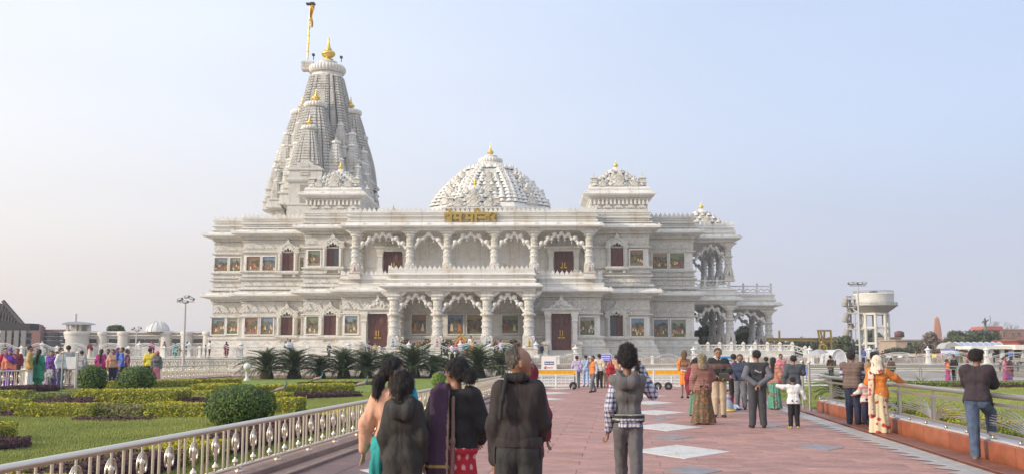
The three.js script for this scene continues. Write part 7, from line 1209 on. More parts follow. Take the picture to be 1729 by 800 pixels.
  // eyes, brows, mouth
  if (!o.noface) { for (const s of [-1, 1]) { const e = Hd(s * 0.033, 1.598, 0.083), q = Hd(s * 0.034, 1.598, 0.092); fx('eye', new MB().ball(...e, 0.0145, 0.0095, 0.013, 8, 6).geo(), eyeWhite); fx('iris', new MB().ball(...q, 0.0065, 0.0075, 0.006, 6, 5).geo(), eyeDark); fx('eyebrow', new MB().rod(Hd(s * 0.016, 1.618, 0.096), Hd(s * 0.052, 1.619, 0.084), 0.005, 0.003, 5).geo(), eyeDark); } fx('mouth', new MB().rod(Hd(-0.022, 1.541, 0.097), Hd(0.022, 1.541, 0.097), 0.006, 0.006, 5).geo(), M(0.2, 0.07, 0.06, 0.5)); if (o.moustache) fx('moustache', new MB().rod(Hd(-0.028, 1.552, 0.1), Hd(0.028, 1.552, 0.1), 0.008, 0.008, 5).geo(), eyeDark); if (o.glasses) { const m = new MB(); for (const s of [-1, 1]) { const c = Hd(s * 0.036, 1.598, 0.105); m.add(new THREE.TorusGeometry(0.023, 0.003, 5, 16), new THREE.Matrix4().makeTranslation(...c)); m.rod(c, Hd(s * 0.085, 1.602, 0.0), 0.003, 0.003, 4); } fx('glasses', m.geo(), eyeDark); } }
  // garments
  const inflate = (list, k) => list.map((c) => [c[0], c[1], c[2] + k, c[3] + k, c[4], c[5]]);
  const garment = (name, prims, k, col, cut, amp = 0.006, f = 8, m = clothM, gc = cell > 0.0127 ? cell * 1.18 : cell) => { const [lo, hi] = boundsOf(prims, 0.03); const g = surface((p) => { let d = capsules(prims, p, k); if (d < 0.05 && d > -0.05) { d += wr(p, f, amp, seed) + wr(p, f * 2.3, amp * 0.5, seed + 9); if (cell < 0.0135 && m === clothM) { d += 0.0075 * noise3.noise(p[0] * 15 + seed, p[1] * 3.2, p[2] * 15) + 0.006 * noise3.noise((p[0] + p[1]) * 8, (p[1] - p[0]) * 17 + seed, p[2] * 6); } } if (cut) d = Math.max(d, cut(p)); return d; }, lo, hi, gc, col); return fx(name, g, m); };
  const topDist = (k) => { const pr = inflate([...tor, ...arms.map(([a, b]) => [a, b, 0.05, 0.044])], k); return (p) => capsules(pr, p, 0.06); };
  if (o.trousers) { const t = o.trousers, k = t.k || 0.018, pr = [[[-0.07, 0.95, -0.005], [0.07, 0.95, -0.005], 0.1 + k, 0.1 + k], ...legs.flatMap(([a, b, c]) => [[a, b, 0.088 + k, 0.062 + k], [b, c, 0.062 + k, 0.047 + k * (t.flare || 1)]])]; garment('trousers', pr, 0.03, t.c, (p) => Math.max(p[1] - 1.02, (o.legs ? -1 : (t.y0 || 0.05) - p[1])), 0.007, 9, clothM, cell * 1.4); }
  if (o.skirt) {
    const t = o.skirt, y1 = t.y1 || 1.02, y0 = t.y0 || 0.035, r0 = t.r0 || 0.125, r1 = t.r1 || 0.24, n = t.folds || 13, zs = t.sway || 0;
    const g = surface((p) => { const v = Math.max(0, Math.min(1, (y1 - p[1]) / (y1 - y0))), hipK = 0.035 * Math.sin(Math.PI * Math.min(1, v * 3.2)) * (v < 0.31 ? 1 : 0), a = Math.atan2(p[0], p[2] * 1.25), ztr = p[2] - zs * v * v, xtr = p[0] - (t.swayX || 0) * v * v, r = r0 + (r1 - r0) * Math.pow(v, t.pow || 0.8) + hipK + (0.006 + 0.02 * v) * (0.6 * Math.sin(a * n + 2 * wr(p, 3, 1, seed)) + 0.6 * Math.sin(a * n * 0.43 + seed)); return Math.max((Math.hypot(xtr, ztr * 1.3) - r) * 0.8, p[1] - y1, y0 - p[1]); }, [-r1 - 0.13 + Math.min(0, t.swayX || 0), y0 - 0.03, -r1 - 0.1 + Math.min(0, zs)], [r1 + 0.13 + Math.max(0, t.swayX || 0), y1 + 0.03, r1 + 0.1 + Math.max(0, zs)], cell, t.c); fx(t.name || 'skirt', g, clothM);
  }
  if (o.top) {
    const t = o.top, k = t.k || 0.022, hem = t.hem === undefined ? 0.86 : t.hem, pr = inflate(tor, k); pr.push([L([-0.075, 0.93, -0.005]), L([0.075, 0.93, -0.005]), 0.104 + k, 0.104 + k]); if (hem < 0.86) pr.push([[-0.06, 0.9, -0.005], [-0.08 - (t.flare || 0), hem, 0], 0.1 + k, 0.105 + k + (t.flare || 0)], [[0.06, 0.9, -0.005], [0.08 + (t.flare || 0), hem, 0], 0.1 + k, 0.105 + k + (t.flare || 0)]);
    const s = t.sleeve === undefined ? 1 : t.sleeve, ra = k * (t.ka || 0.9);
    const ap = []; arms.forEach(([a, b, c]) => { if (s > 0) ap.push([a, s < 0.5 ? vlerp(a, b, s * 2) : b, 0.056 + ra, 0.047 + ra]); if (s >= 0.5) ap.push([b, vlerp(b, c, (s - 0.5) * 1.92), 0.047 + ra, 0.034 + ra]); });
    const neck = t.neck || 1.455;
    if (t.sleeveC) { garment('sleeves', ap, 0.03, t.sleeveC, null, 0.006, 12); arms.forEach(([a]) => pr.push([a, vlerp(a, L([0, 1.3, 0]), 0.3), 0.06 + k, 0.06 + k])); garment(t.name || 'top', pr, 0.05, t.c, (p) => Math.max(hem - p[1], p[1] - neck), t.amp || 0.008, t.f || 8); }
    else garment(t.name || 'top', [...pr, ...ap], 0.05, t.c, (p) => Math.max(Math.abs(p[0]) < sx + 0.03 ? hem - p[1] : -1, Math.abs(p[0]) < 0.09 ? p[1] - neck : -1), t.amp || 0.008, t.f || 8);
    if (o.cuff) arms.forEach(([a, b, c]) => garment('cuff', [[vlerp(b, c, 0.86), vlerp(b, c, 0.99), 0.05, 0.046]], 0.02, solid(o.cuff), null));
    if (t.collar) garment('collar', [[L([-0.055, 1.45, -0.045]), L([0.055, 1.45, -0.045]), 0.032, 0.032], [L([-0.06, 1.45, -0.04]), L([-0.035, 1.43, 0.07]), 0.03, 0.02], [L([0.06, 1.45, -0.04]), L([0.035, 1.43, 0.07]), 0.03, 0.02]], 0.02, solid(t.collar));
    if (t.belt) garment('waistband', [[L([-0.075, hem + 0.035, 0]), L([0.075, hem + 0.035, 0]), 0.105 + k, 0.105 + k]], 0.03, t.belt, (p) => Math.max(hem - 0.005 - p[1], p[1] - hem - 0.075));
  }
  for (const d of o.drape || []) {                                   // cloth lying over the clothes: a band, or a chain of flat pieces
    if (d.band) { const f = topDist((o.top && o.top.k || 0.022) + 0.012), [nx, ny, nz, c, hw] = d.band; const g = surface((p) => Math.max(Math.abs(f(p) - 0.004) - 0.011, Math.abs(p[0] * nx + p[1] * ny + p[2] * nz - c + 0.02 * Math.sin(p[1] * 9 + seed)) - hw, (d.y0 || 0) - p[1], p[1] - 1.5), [-0.45, (d.y0 || 0.7) - 0.05, -0.35], [0.45, 1.55, 0.35], cell, d.c); fx(d.name || 'drape', g, clothM); }
    if (d.chain) { const pr = []; for (let i = 0; i + 1 < d.chain.length; i++) pr.push([d.chain[i], d.chain[i + 1], d.r[i] !== undefined ? d.r[i] : d.r[0], d.r[i + 1] !== undefined ? d.r[i + 1] : d.r[0], d.fz]); const [lo, hi] = boundsOf(pr, 0.04); const g = surface((p) => Math.max(capsules(pr, p, 0.03) + 0.008 * Math.sin(p[0] * (d.pleat || 70) + wr(p, 4, 3, seed)) + wr(p, 9, 0.006, seed), (d.y0 || 0) - p[1]), lo, hi, cell, d.c); fx(d.name || 'drape', g, clothM); }
  }
  // hair or veil
  const hr = o.hair || 'short', hcol = o.hairC || [0.013, 0.010, 0.009], hs = solid(hcol, 0.15), cap = [[Hd(0, 1.625, -0.02), Hd(0, 1.612, 0.012), 0.102, 0.088], ...(nx < 1 ? [[Hd(-hd, 1.622, -0.01), Hd(hd, 1.622, -0.01), 0.097, 0.097]] : [])];
  const front = (p, y) => { const q = vsub(p, hc), c = Math.cos(hyaw), s = Math.sin(hyaw), z = q[0] * s + q[2] * c, x = q[0] * c - q[2] * s; return (z - 0.02) * 0.9 - (q[1] - (y - 1.5)) * 0.9; };
  if (hr !== 'veil' && hr !== 'none') {
    const ex = [], y5 = (y) => hc[1] + (y - 1.5) * 1.09; let low = 1.512, fr = 1.628, amp = 0.007, f = 20;
    if (hr === 'bun' || hr === 'pony') { ex.push([Hd(0, 1.6, -0.05), Hd(0, 1.57, -0.065), 0.07, 0.06]); if (hr === 'bun') ex.push([Hd(o.bunX || 0.02, 1.58, -0.115), Hd(o.bunX || 0.02, 1.55, -0.135), 0.066, 0.06]); else ex.push([Hd(0, 1.57, -0.1), Hd(0, 1.51, -0.14), 0.05, 0.055], [Hd(0, 1.51, -0.14), Hd(0, 1.42, -0.15), 0.055, 0.05], [Hd(0, 1.42, -0.15), Hd(0, 1.36, -0.14), 0.05, 0.03]); amp = 0.009; }
    if (hr === 'bob') { ex.push([Hd(-0.06, 1.61, -0.03), Hd(-0.08, 1.51, -0.025), 0.062, 0.05], [Hd(0.06, 1.61, -0.03), Hd(0.08, 1.51, -0.025), 0.062, 0.05], [Hd(0, 1.58, -0.07), Hd(0, 1.49, -0.07), 0.075, 0.065], [Hd(0, 1.65, -0.03), Hd(0, 1.63, 0), 0.09, 0.08]); amp = 0.009; }
    if (hr === 'long') ex.push([Hd(0, 1.58, -0.06), Hd(0, 1.3, -0.12), 0.08, 0.055], [Hd(0, 1.3, -0.12), Hd(0.01, 1.12, -0.125), 0.055, 0.03]);
    if (hr === 'bushy') { cap.push([Hd(0, 1.665, -0.01), Hd(0, 1.65, 0.03), 0.092, 0.075], [Hd(0, 1.61, -0.04), Hd(0, 1.58, -0.05), 0.084, 0.075]); fr = 1.612; amp = 0.014; f = 17; }
    if (hr === 'wild') { cap.push([Hd(0, 1.62, -0.03), Hd(0, 1.45, -0.07), 0.115, 0.09], [Hd(0, 1.66, -0.01), Hd(0, 1.64, 0.0), 0.1, 0.1]); low = 1.3; fr = 1.6; amp = 0.014; }
    const [lo, hi] = boundsOf([...cap, ...ex], 0.03);
    const g = surface((p) => { const n = wr(p, f, amp, seed) + wr(p, f * 2.1, amp * 0.6, seed + 4); let d = Math.max(capsules(cap, p, 0.03) + n, front(p, fr) + n * 0.6, y5(low) - p[1] + n * 0.8); if (hr === 'bald') { const q = vsub(p, hc), zl = q[0] * Math.sin(hyaw) + q[2] * Math.cos(hyaw); d = Math.max(capsules(cap, p, 0.03) + n + 0.005, zl + 0.018 - Math.max(0, y5(1.585) - p[1]) * 0.6 + n * 3, front(p, 1.6), y5(1.512) - p[1] + n); } if (ex.length) { const q = Math.max(capsules(ex, p, 0.03) + n, hr === 'bob' ? front(p, 1.615) : -1); const h = Math.max(0.02 - Math.abs(d - q), 0) / 0.02; d = Math.min(d, q) - h * h * 0.005; } return d; }, lo, hi, Math.min(cell, 0.026), hs); fx('hair', g, hairM); if (cell < 0.0135) { const s = fx('hair_strands', strands(g, hcol.map((c) => c * 1.15), hr === 'bald' ? 500 : 1700, hr === 'bushy' ? 0.04 : hr === 'bald' ? 0.026 : 0.05, personN, hr === 'bushy' ? 1.6 : 0.5, hr === 'bushy' ? 0.009 : 0.006), strandM); s.userData.kind = 'stuff'; }
  }
  if (hr === 'veil') { const vc = o.veil, pr = [[Hd(0, 1.628, -0.025), Hd(0, 1.6, 0.01), 0.116, 0.1], [Hd(0, 1.58, -0.04), L([0, 1.36, -0.06]), 0.105, 0.15], [L([-0.1, 1.37, -0.02]), L([0.1, 1.37, -0.02]), 0.11, 0.11]]; if (vc.down) pr.push([L([0, 1.36, -0.07]), [0, vc.down, -0.13], 0.14, vc.r || 0.12]); garment('veil', pr, 0.05, vc.c, (p) => Math.max(Math.abs(p[0] - hc[0]) < 0.15 ? front(p, 1.57) : -1, 0.03 - p[1]), 0.01, 10); garment('hair', cap, 0.03, hs, (p) => Math.max(front(p, 1.63), 1.535 - p[1]), 0.004, 20, hairM); }
  if (!o.barefoot) legs.forEach(([a, b, c, d]) => fx(o.shoe || 'shoe', (() => { const pr = [[vadd(c, [0, -0.035, -0.045]), vadd(d, [0, 0.0, 0]), 0.046, 0.036]]; const [lo, hi] = boundsOf(pr, 0.02); const yb = Math.min(c[1], d[1] + 0.045) - 0.073; return surface((p) => Math.max(capsules(pr, p, 0.02), o.legs || c[1] > 0.1 ? -1 : yb - p[1], p[1] - c[1] - 0.02), lo, hi, Math.max(cell * 0.85, 0.015), solid(o.shoeC || [0.03, 0.022, 0.018])); })(), clothM));
  return root;
}
// ---- colours
const K = { black: [0.014, 0.013, 0.014], char: [0.04, 0.038, 0.04], grey: [0.13, 0.13, 0.14], lgrey: [0.3, 0.3, 0.31], white: [0.7, 0.69, 0.68], cream: [0.6, 0.52, 0.4], beige: [0.46, 0.36, 0.25], brown: [0.11, 0.06, 0.04], tan: [0.3, 0.18, 0.1], navy: [0.022, 0.028, 0.06], blue: [0.08, 0.14, 0.45], lblue: [0.33, 0.42, 0.6], jeans: [0.085, 0.12, 0.2], teal: [0.03, 0.26, 0.28], green: [0.04, 0.24, 0.15], olive: [0.14, 0.14, 0.06], yellow: [0.65, 0.52, 0.05], ochre: [0.45, 0.29, 0.1], orange: [0.62, 0.2, 0.04], peach: [0.6, 0.33, 0.22], pink: [0.6, 0.2, 0.26], magenta: [0.34, 0.03, 0.16], red: [0.42, 0.03, 0.04], maroon: [0.16, 0.02, 0.035], purple: [0.14, 0.05, 0.3], lilac: [0.45, 0.36, 0.52] };
const S_ = (n) => solid(K[n]);
const foot = (px, py) => gnd(px, py), stand = (px, D, y = 0) => { const p = camAt(px, 598, D); p[1] = y; return p; };
// ---- the five walkers nearest the camera, seen from behind
person({ label: 'woman in an orange tunic and turquoise trousers looking right, leftmost near walker', p: stand(664, 8.75), h: 1.595, face: 176, head: -62, sx: 0.88, cell: 0.011, fem: 1, skin: 2, hair: 'pony', hairC: [0.012, 0.009, 0.009], curl: 0.12, open: 1, top: { c: S_('peach'), k: 0.026, hem: 0.84, amp: 0.01 }, trousers: { c: solid([0.02, 0.3, 0.29]), k: 0.045 }, drape: [{ name: 'scarf', band: [0.9, 0.25, 0, 0.17, 0.055], y0: 0.9, c: solid([0.03, 0.4, 0.55]) }, { name: 'tunic_skirt', chain: [[0.06, 1.0, -0.12], [0.13, 0.75, -0.12], [0.15, 0.5, -0.1]], r: [0.05, 0.07, 0.09], fz: 0.7, c: solid([0.02, 0.26, 0.25]) }], L: [[0.27, 1.13, -0.03], [0.31, 0.9, 0.02]].map((v) => [-v[0], v[1], v[2]]).map((v) => [-v[0], v[1], v[2]]), R: [[-0.22, 1.14, 0.02], [-0.16, 1.0, 0.15]] });
person({ label: 'woman with bobbed black hair in a long grey hooded coat', p: stand(682, 8.3), h: 1.48, face: 182, head: -18, sx: 0.86, cell: 0.011, fem: 1, w: 0.9, skin: 0, hair: 'bob', stride: 0.06, top: { name: 'hooded_coat', c: solid([0.031, 0.028, 0.025], 0.1), k: 0.03, hem: 0.5, flare: 0.03, amp: 0.008, f: 7, collar: [0.28, 0.22, 0.16] }, trousers: { c: solid([0.35, 0.3, 0.05]), k: 0.006 }, drape: [{ name: 'hood', chain: [[-0.11, 1.46, -0.07], [-0.055, 1.37, -0.15], [0.055, 1.37, -0.15], [0.11, 1.46, -0.07]], r: [0.045, 0.072, 0.072, 0.045], fz: 0.75, pleat: 20, c: solid([0.034, 0.031, 0.028], 0.12) }, { name: 'coat_seam', chain: [[0.0, 1.25, -0.142], [0, 0.95, -0.145], [0.0, 0.55, -0.16]], r: [0.008, 0.008, 0.008], pleat: 1, c: solid([0.03, 0.028, 0.026]) }], R: [[-0.205, 1.13, -0.01], [-0.195, 0.92, 0.1]], L: [[0.205, 1.13, -0.01], [0.2, 0.92, 0.1]] });
person({ label: 'woman with hair bun, black cardigan, dark purple shawl and red printed tunic', p: stand(770, 8.6), h: 1.59, face: 178, head: 55, sx: 0.95, cell: 0.011, fem: 1, skin: 0, w: 1.08, belly: 0.02, hair: 'bun', bunX: -0.03, stride: 0.05, top: { name: 'cardigan', c: solid([0.012, 0.011, 0.013]), k: 0.034, hem: 0.93, amp: 0.008 }, skirt: { name: 'red_tunic', y1: 0.97, y0: 0.63, r0: 0.175, r1: 0.215, folds: 9, c: sprigs([0.38, 0.015, 0.03], [0.6, 0.33, 0.35], 11) }, trousers: { c: S_('black'), k: 0.012 }, drape: [{ name: 'shawl', chain: [[0.115, 1.44, 0.05], [0.125, 1.42, -0.11], [0.12, 1.1, -0.17], [0.13, 0.8, -0.2], [0.14, 0.46, -0.2]], r: [0.075, 0.085, 0.1, 0.11, 0.125], fz: 0.36, pleat: 85, c: (p) => p[0] < 0.042 && p[0] > 0.026 ? [0.3, 0.2, 0.15] : Math.abs(p[1] - 0.79) < 0.012 ? [0.35, 0.24, 0.06] : [0.05, 0.022, 0.05] }, { name: 'shawl_edge', chain: [[0.005, 1.38, -0.13], [-0.0, 1.0, -0.165], [0.0, 0.45, -0.195]], r: [0.018, 0.022, 0.026], pleat: 90, c: solid([0.19, 0.12, 0.1]) }], R: [[-0.27, 1.13, 0.0], [-0.2, 1.0, 0.2]], L: [[0.27, 1.13, 0.02], [0.2, 1.02, 0.2]] });
person({ label: 'woman with a dark red shawl walking just ahead of the bald man', p: stand(889, 10.6), h: 1.53, face: 180, head: 30, cell: 0.016, fem: 1, hair: 'veil', veil: { c: solid([0.17, 0.012, 0.03]), down: 0.75, r: 0.17 }, top: { c: S_('maroon'), hem: 0.7 }, trousers: { c: S_('char') } });
person({ label: 'balding elderly man in a dark brown jacket and grey trousers, face turned right', p: stand(875, 7.5), h: 1.69, face: 180, head: -72, nod: 0.08, sx: 0.87, cell: 0.0105, w: 0.92, belly: 0.02, skin: 0, cuff: [0.12, 0.075, 0.05], hair: 'bald', hairC: [0.12, 0.10, 0.085], stride: 0.05, stance: 0.03, top: { name: 'jacket', c: solid([0.027, 0.020, 0.019], 0.14), k: 0.026, ka: 0.7, hem: 0.985, amp: 0.009, f: 7, belt: solid([0.032, 0.025, 0.023]) }, trousers: { c: solid([0.03, 0.029, 0.028], 0.12), k: 0.026 }, drape: [{ name: 'scarf', chain: [[0.075, 1.46, 0.06], [0.07, 1.49, -0.05], [-0.05, 1.49, -0.065], [-0.08, 1.47, 0.05]], r: [0.03, 0.034, 0.034, 0.03], pleat: 40, c: S_('black') }, { name: 'scarf_end', chain: [[0.1, 1.46, -0.09], [0.12, 1.33, -0.145], [0.135, 1.2, -0.15]], r: [0.018, 0.022, 0.026], pleat: 1, c: solid([0.018, 0.016, 0.017]) }], L: [[0.205, 1.13, -0.02], [0.205, 0.88, 0.04]], R: [[-0.205, 1.15, 0.04], [-0.15, 1.0, 0.17]] });
person({ label: 'young man in grey hooded waistcoat and plaid shirt, phone at his ear', p: stand(1059, 10.3), h: 1.69, face: 178, head: 12, sx: 0.84, cell: 0.0115, w: 0.84, skin: 1, hair: 'bushy', stride: 0.22, top: { name: 'hooded_waistcoat', c: solid([0.12, 0.112, 0.11], 0.08), k: 0.028, hem: 0.985, amp: 0.012, f: 7, sleeveC: plaid([0.56, 0.53, 0.52], [0.16, 0.17, 0.3], [0.03, 0.03, 0.06]), ka: 0.55, belt: hbands([[0.03, 0.03, 0.03], [0.35, 0.33, 0.3], [0.03, 0.03, 0.03]], 0.045) }, skirt: { name: 'shirt_tail', y1: 1.02, y0: 0.93, r0: 0.175, r1: 0.182, folds: 5, c: plaid([0.56, 0.53, 0.52], [0.16, 0.17, 0.3], [0.03, 0.03, 0.06]) }, trousers: { c: solid([0.115, 0.105, 0.11], 0.1), k: 0.01 }, drape: [{ name: 'hood', chain: [[-0.1, 1.46, -0.05], [-0.06, 1.38, -0.15], [0.06, 1.37, -0.15], [0.1, 1.46, -0.05]], r: [0.04, 0.062, 0.066, 0.04], fz: 0.7, pleat: 18, c: solid([0.115, 0.105, 0.105], 0.1) }], L: [[0.21, 1.13, -0.06], [0.235, 0.9, 0.02]], R: [[-0.3, 1.26, 0.12], [-0.16, 1.53, 0.1]], curl: 0.8, shoeC: [0.02, 0.02, 0.02] });
{ const p = stand(1059, 10.3), o = thing('mobile_phone', 'dark mobile phone held at the young man\'s right ear', 'phone', [p[0] + 0.105, 1.53, p[2] - 0.09], 0.5); new MB().chamfer(0, 0, 0, 0.015, 0.12, 0.06, 0.003).build('phone_body', darkM, o); o.rotation.z = -0.3; }
// ---- the middle distance
person({ label: 'bare-backed man with wild brown hair and an orange waist cloth', p: foot(1157, 672), h: 1.74, face: 175, cell: 0.019, skin: 1, w: 0.9, barefoot: false, shoe: 'sandal', hair: 'wild', hairC: [0.15, 0.075, 0.035], stride: -0.06, skirt: { name: 'orange_cloth', y1: 1.0, y0: 0.5, r0: 0.135, r1: 0.17, folds: 8, c: S_('orange') }, drape: [{ name: 'shoulder_cloth', chain: [[0.13, 1.42, -0.02], [0.2, 1.28, 0.0], [0.2, 1.05, 0.0]], r: [0.07, 0.08, 0.05], c: S_('orange') }, { name: 'sash', chain: [[-0.1, 1.0, -0.13], [0.1, 1.02, -0.13]], r: [0.035], c: S_('cream') }], L: [[0.24, 1.16, 0.1], [0.12, 1.42, 0.16]] });
person({ label: 'woman in a dark red shawl and green skirt half hidden by the floral saree', p: stand(1173, 27.5), h: 1.5, face: 190, cell: 0.02, fem: 1, hair: 'bob', top: { c: S_('maroon'), k: 0.05, hem: 0.8, flare: 0.03 }, skirt: { c: solid([0.12, 0.22, 0.16]), r1: 0.22 }, drape: [{ band: [0.7, 0.7, 0, 0.95, 0.16], y0: 0.75, c: solid([0.24, 0.015, 0.05]) }] });
person({ label: 'woman in a brown patterned saree with flared floral skirt, head covered', p: foot(1188, 716), h: 1.63, face: 186, cell: 0.0145, fem: 1, w: 1.1, belly: 0.02, hair: 'veil', veil: { c: floral([0.2, 0.13, 0.09], [[0.3, 0.24, 0.14], [0.1, 0.12, 0.06]], 22) }, top: { name: 'blouse', c: hbands([[0.24, 0.11, 0.09], [0.30, 0.16, 0.13], [0.2, 0.1, 0.085]], 0.06), k: 0.045, hem: 0.84, amp: 0.014 }, skirt: { name: 'saree', c: floral([0.13, 0.07, 0.045], [[0.33, 0.12, 0.05], [0.11, 0.12, 0.06]], 15), r0: 0.15, r1: 0.31, pow: 1.1, swayX: 0.0, folds: 11 }, drape: [{ name: 'pallu', band: [-0.6, 0.75, 0, 0.98, 0.13], y0: 0.8, c: hbands([[0.28, 0.13, 0.1], [0.22, 0.1, 0.08]], 0.05) }], R: [[-0.25, 1.15, 0.05], [-0.12, 1.08, 0.2]] });
person({ label: 'man with glasses in a black sweater with brown chest band and beige trousers', p: stand(1213, 27), h: 1.79, face: 2, cell: 0.0155, w: 1.12, belly: 0.02, skin: 0, hairC: [0.06, 0.05, 0.04], glasses: 1, top: { name: 'sweater', c: (p) => p[1] > 1.2 && p[1] < 1.33 ? [0.12, 0.07, 0.055] : [0.022, 0.021, 0.024], k: 0.032, hem: 0.9, collar: [0.7, 0.68, 0.68] }, trousers: { c: S_('beige'), k: 0.028 }, R: [[-0.27, 1.14, 0.04], [-0.1, 1.05, 0.2]], L: [[0.28, 1.14, 0.03], [0.12, 1.02, 0.2]] });
{ const p = stand(1213, 27), o = thing('handbag', 'dark shoulder bag held by the man in the black sweater', 'bag', [p[0] + 0.12, 1.07, p[2] + 0.24]); new MB().rects(-0.13, 0.13, 0.06, -0.06, [[0, -0.12], [0.01, -0.1], [0.01, 0.06], [-0.02, 0.1]]).build('bag_body', M(0.05, 0.045, 0.03, 0.5), o); new MB().tube([[-0.1, 0.08, 0], [-0.06, 0.2, 0], [0.06, 0.2, 0], [0.1, 0.08, 0]], 0.012).build('bag_handle', darkM, o); }
person({ label: 'man in a red and white jersey between the sweater and navy jacket', p: stand(1239, 33), h: 1.64, face: 170, cell: 0.02, hair: 'short', top: { c: hbands([[0.4, 0.1, 0.13], [0.42, 0.12, 0.15], [0.62, 0.58, 0.58], [0.36, 0.08, 0.12]], 0.32), hem: 0.9 }, trousers: { c: S_('black') }, drape: [{ name: 'strap', band: [0.8, 0.6, 0, 0.85, 0.03], y0: 0.95, c: S_('black') }] });
person({ label: 'man in a navy zip jacket and grey trousers looking down', p: foot(1252, 691), h: 1.63, face: -14, head: 14, nod: 0.4, cell: 0.0165, skin: 1, hairC: [0.05, 0.045, 0.04], moustache: 1, stance: 0.03, top: { name: 'jacket', c: solid([0.035, 0.045, 0.085]), k: 0.036, hem: 0.9, collar: [0.6, 0.6, 0.62] }, trousers: { c: solid([0.14, 0.145, 0.16]), k: 0.026 }, R: [[-0.25, 1.15, 0.02], [-0.16, 1.0, 0.17]], L: [[0.26, 1.15, 0.0], [0.2, 0.95, 0.16]], stride: 0.05 });
person({ label: 'man in charcoal waistcoat with grey sleeves, hands clasped behind his back', p: foot(1281, 722), h: 1.72, face: 184, head: 14, cell: 0.014, w: 1.1, skin: 0, stance: 0.03, top: { name: 'waistcoat', c: (p) => p[2] < -0.05 && Math.abs(p[1] - 1.25 - 0.02 * Math.sin(p[0] * 40)) < 0.014 && Math.abs(p[0]) < 0.075 ? [0.5, 0.42, 0.42] : [0.04, 0.042, 0.047], k: 0.03, hem: 0.9, sleeveC: solid([0.12, 0.125, 0.14]), ka: 0.7 }, trousers: { c: solid([0.05, 0.052, 0.06]), k: 0.03 }, L: [[0.29, 1.14, -0.09], [0.06, 0.97, -0.19]], R: [[-0.29, 1.14, -0.09], [0.0, 0.95, -0.2]], curl: 0.9 });
person({ label: 'long-haired woman in an orange striped top and green patterned saree', p: foot(1309, 691), h: 1.54, face: 168, head: -20, cell: 0.0165, fem: 1, hair: 'long', top: { c: hbands([[0.55, 0.24, 0.16], [0.36, 0.12, 0.1], [0.55, 0.26, 0.17], [0.4, 0.2, 0.16]], 0.11), k: 0.034, hem: 0.86 }, skirt: { name: 'saree', c: floral([0.09, 0.27, 0.19], [[0.12, 0.32, 0.24], [0.2, 0.09, 0.06]], 8, 0.2), r0: 0.135, r1: 0.24 }, L: [[0.24, 1.15, 0.05], [0.24, 1.0, 0.2]] });
person({ label: 'man in a dark grey suit with one hand raised beside the gate posts', p: stand(1340, 28.5), h: 1.6, face: 184, cell: 0.0155, w: 1.14, top: { name: 'suit_jacket', c: solid([0.07, 0.078, 0.09]), k: 0.038, hem: 0.74, ka: 0.7 }, trousers: { c: solid([0.06, 0.065, 0.075]) }, R: [[-0.28, 1.2, 0.0], [-0.33, 1.42, 0.12]] });
person({ label: 'small boy in a white shirt and black trousers with arms held out', p: foot(1342, 723), h: 1.13, face: 182, head: -10, cell: 0.012, w: 1.08, hair: 'short', top: { c: S_('white'), k: 0.034, hem: 0.82, amp: 0.012 }, trousers: { c: S_('black'), k: 0.026 }, shoeC: [0.4, 0.36, 0.1], stance: 0.02, L: [[0.34, 1.38, 0.0], [0.52, 1.42, 0.05]], R: [[-0.3, 1.2, 0.02], [-0.4, 1.0, 0.06]] });
person({ label: 'child in red sitting on the paving between the standing men', p: stand(1228, 30.5), h: 1.05, face: 40, cell: 0.014, top: { c: S_('red'), k: 0.04, hem: 0.8 }, trousers: { c: S_('lblue') }, legs: [[[-0.09, 0.9, 0], [-0.2, 0.98, 0.36], [-0.1, 0.86, 0.6], [-0.1, 0.83, 0.74]], [[0.09, 0.9, 0], [0.2, 0.98, 0.36], [0.1, 0.86, 0.6], [0.1, 0.83, 0.74]]] }).position.y = -0.47;
{ const p = stand(1228, 29.6), o = thing('toy', 'grey toy with a yellow base on the paving in front of the seated child', 'toy', p); new MB().lathe([[0.001, 0], [0.2, 0], [0.21, 0.03], [0.2, 0.07], [0.001, 0.07]].reverse(), 16).build('toy_base', M(0.65, 0.5, 0.03, 0.5), o); new MB().lathe([[0.17, 0.07], [0.15, 0.2], [0.09, 0.32], [0.001, 0.4]], 14).build('toy_body', M(0.28, 0.3, 0.36, 0.5), o); new MB().ball(0, 0.42, 0, 0.08).build('toy_head', M(0.3, 0.36, 0.5, 0.4), o); }
person({ label: 'man in a taupe quilted jacket with blue-white sleeves at the right railing', p: foot(1443, 718), h: 1.71, face: 150, head: -12, cell: 0.014, w: 1.12, hair: 'bushy', top: { name: 'quilted_jacket', c: (p) => { const k = 0.85 + 0.15 * Math.sin(p[1] * 75); return [0.17 * k, 0.115 * k, 0.095 * k]; }, k: 0.04, hem: 0.86, sleeveC: hbands([[0.5, 0.5, 0.54], [0.05, 0.05, 0.16], [0.03, 0.03, 0.05], [0.5, 0.5, 0.54], [0.05, 0.05, 0.22]], 0.3), ka: 0.6 }, trousers: { c: S_('navy'), k: 0.024 }, R: [[-0.2, 1.18, 0.12], [-0.1, 1.05, 0.32]], L: [[0.25, 1.16, 0.08], [0.16, 1.08, 0.3]] });
person({ label: 'small girl in a pink and white top between the two adults at the right railing', p: stand(1461, 23.6), h: 1.13, face: 190, cell: 0.0125, fem: 0, hair: 'bob', hairC: [0.025, 0.015, 0.012], top: { c: hbands([[0.55, 0.18, 0.22], [0.62, 0.5, 0.42], [0.42, 0.55, 0.42], [0.6, 0.3, 0.3]], 0.26), k: 0.034, hem: 0.84 }, trousers: { c: solid([0.03, 0.03, 0.07]), k: 0.03 }, barefoot: false, shoeC: [0.3, 0.2, 0.14], L: [[0.27, 1.18, 0.0], [0.36, 1.1, 0.14]] });
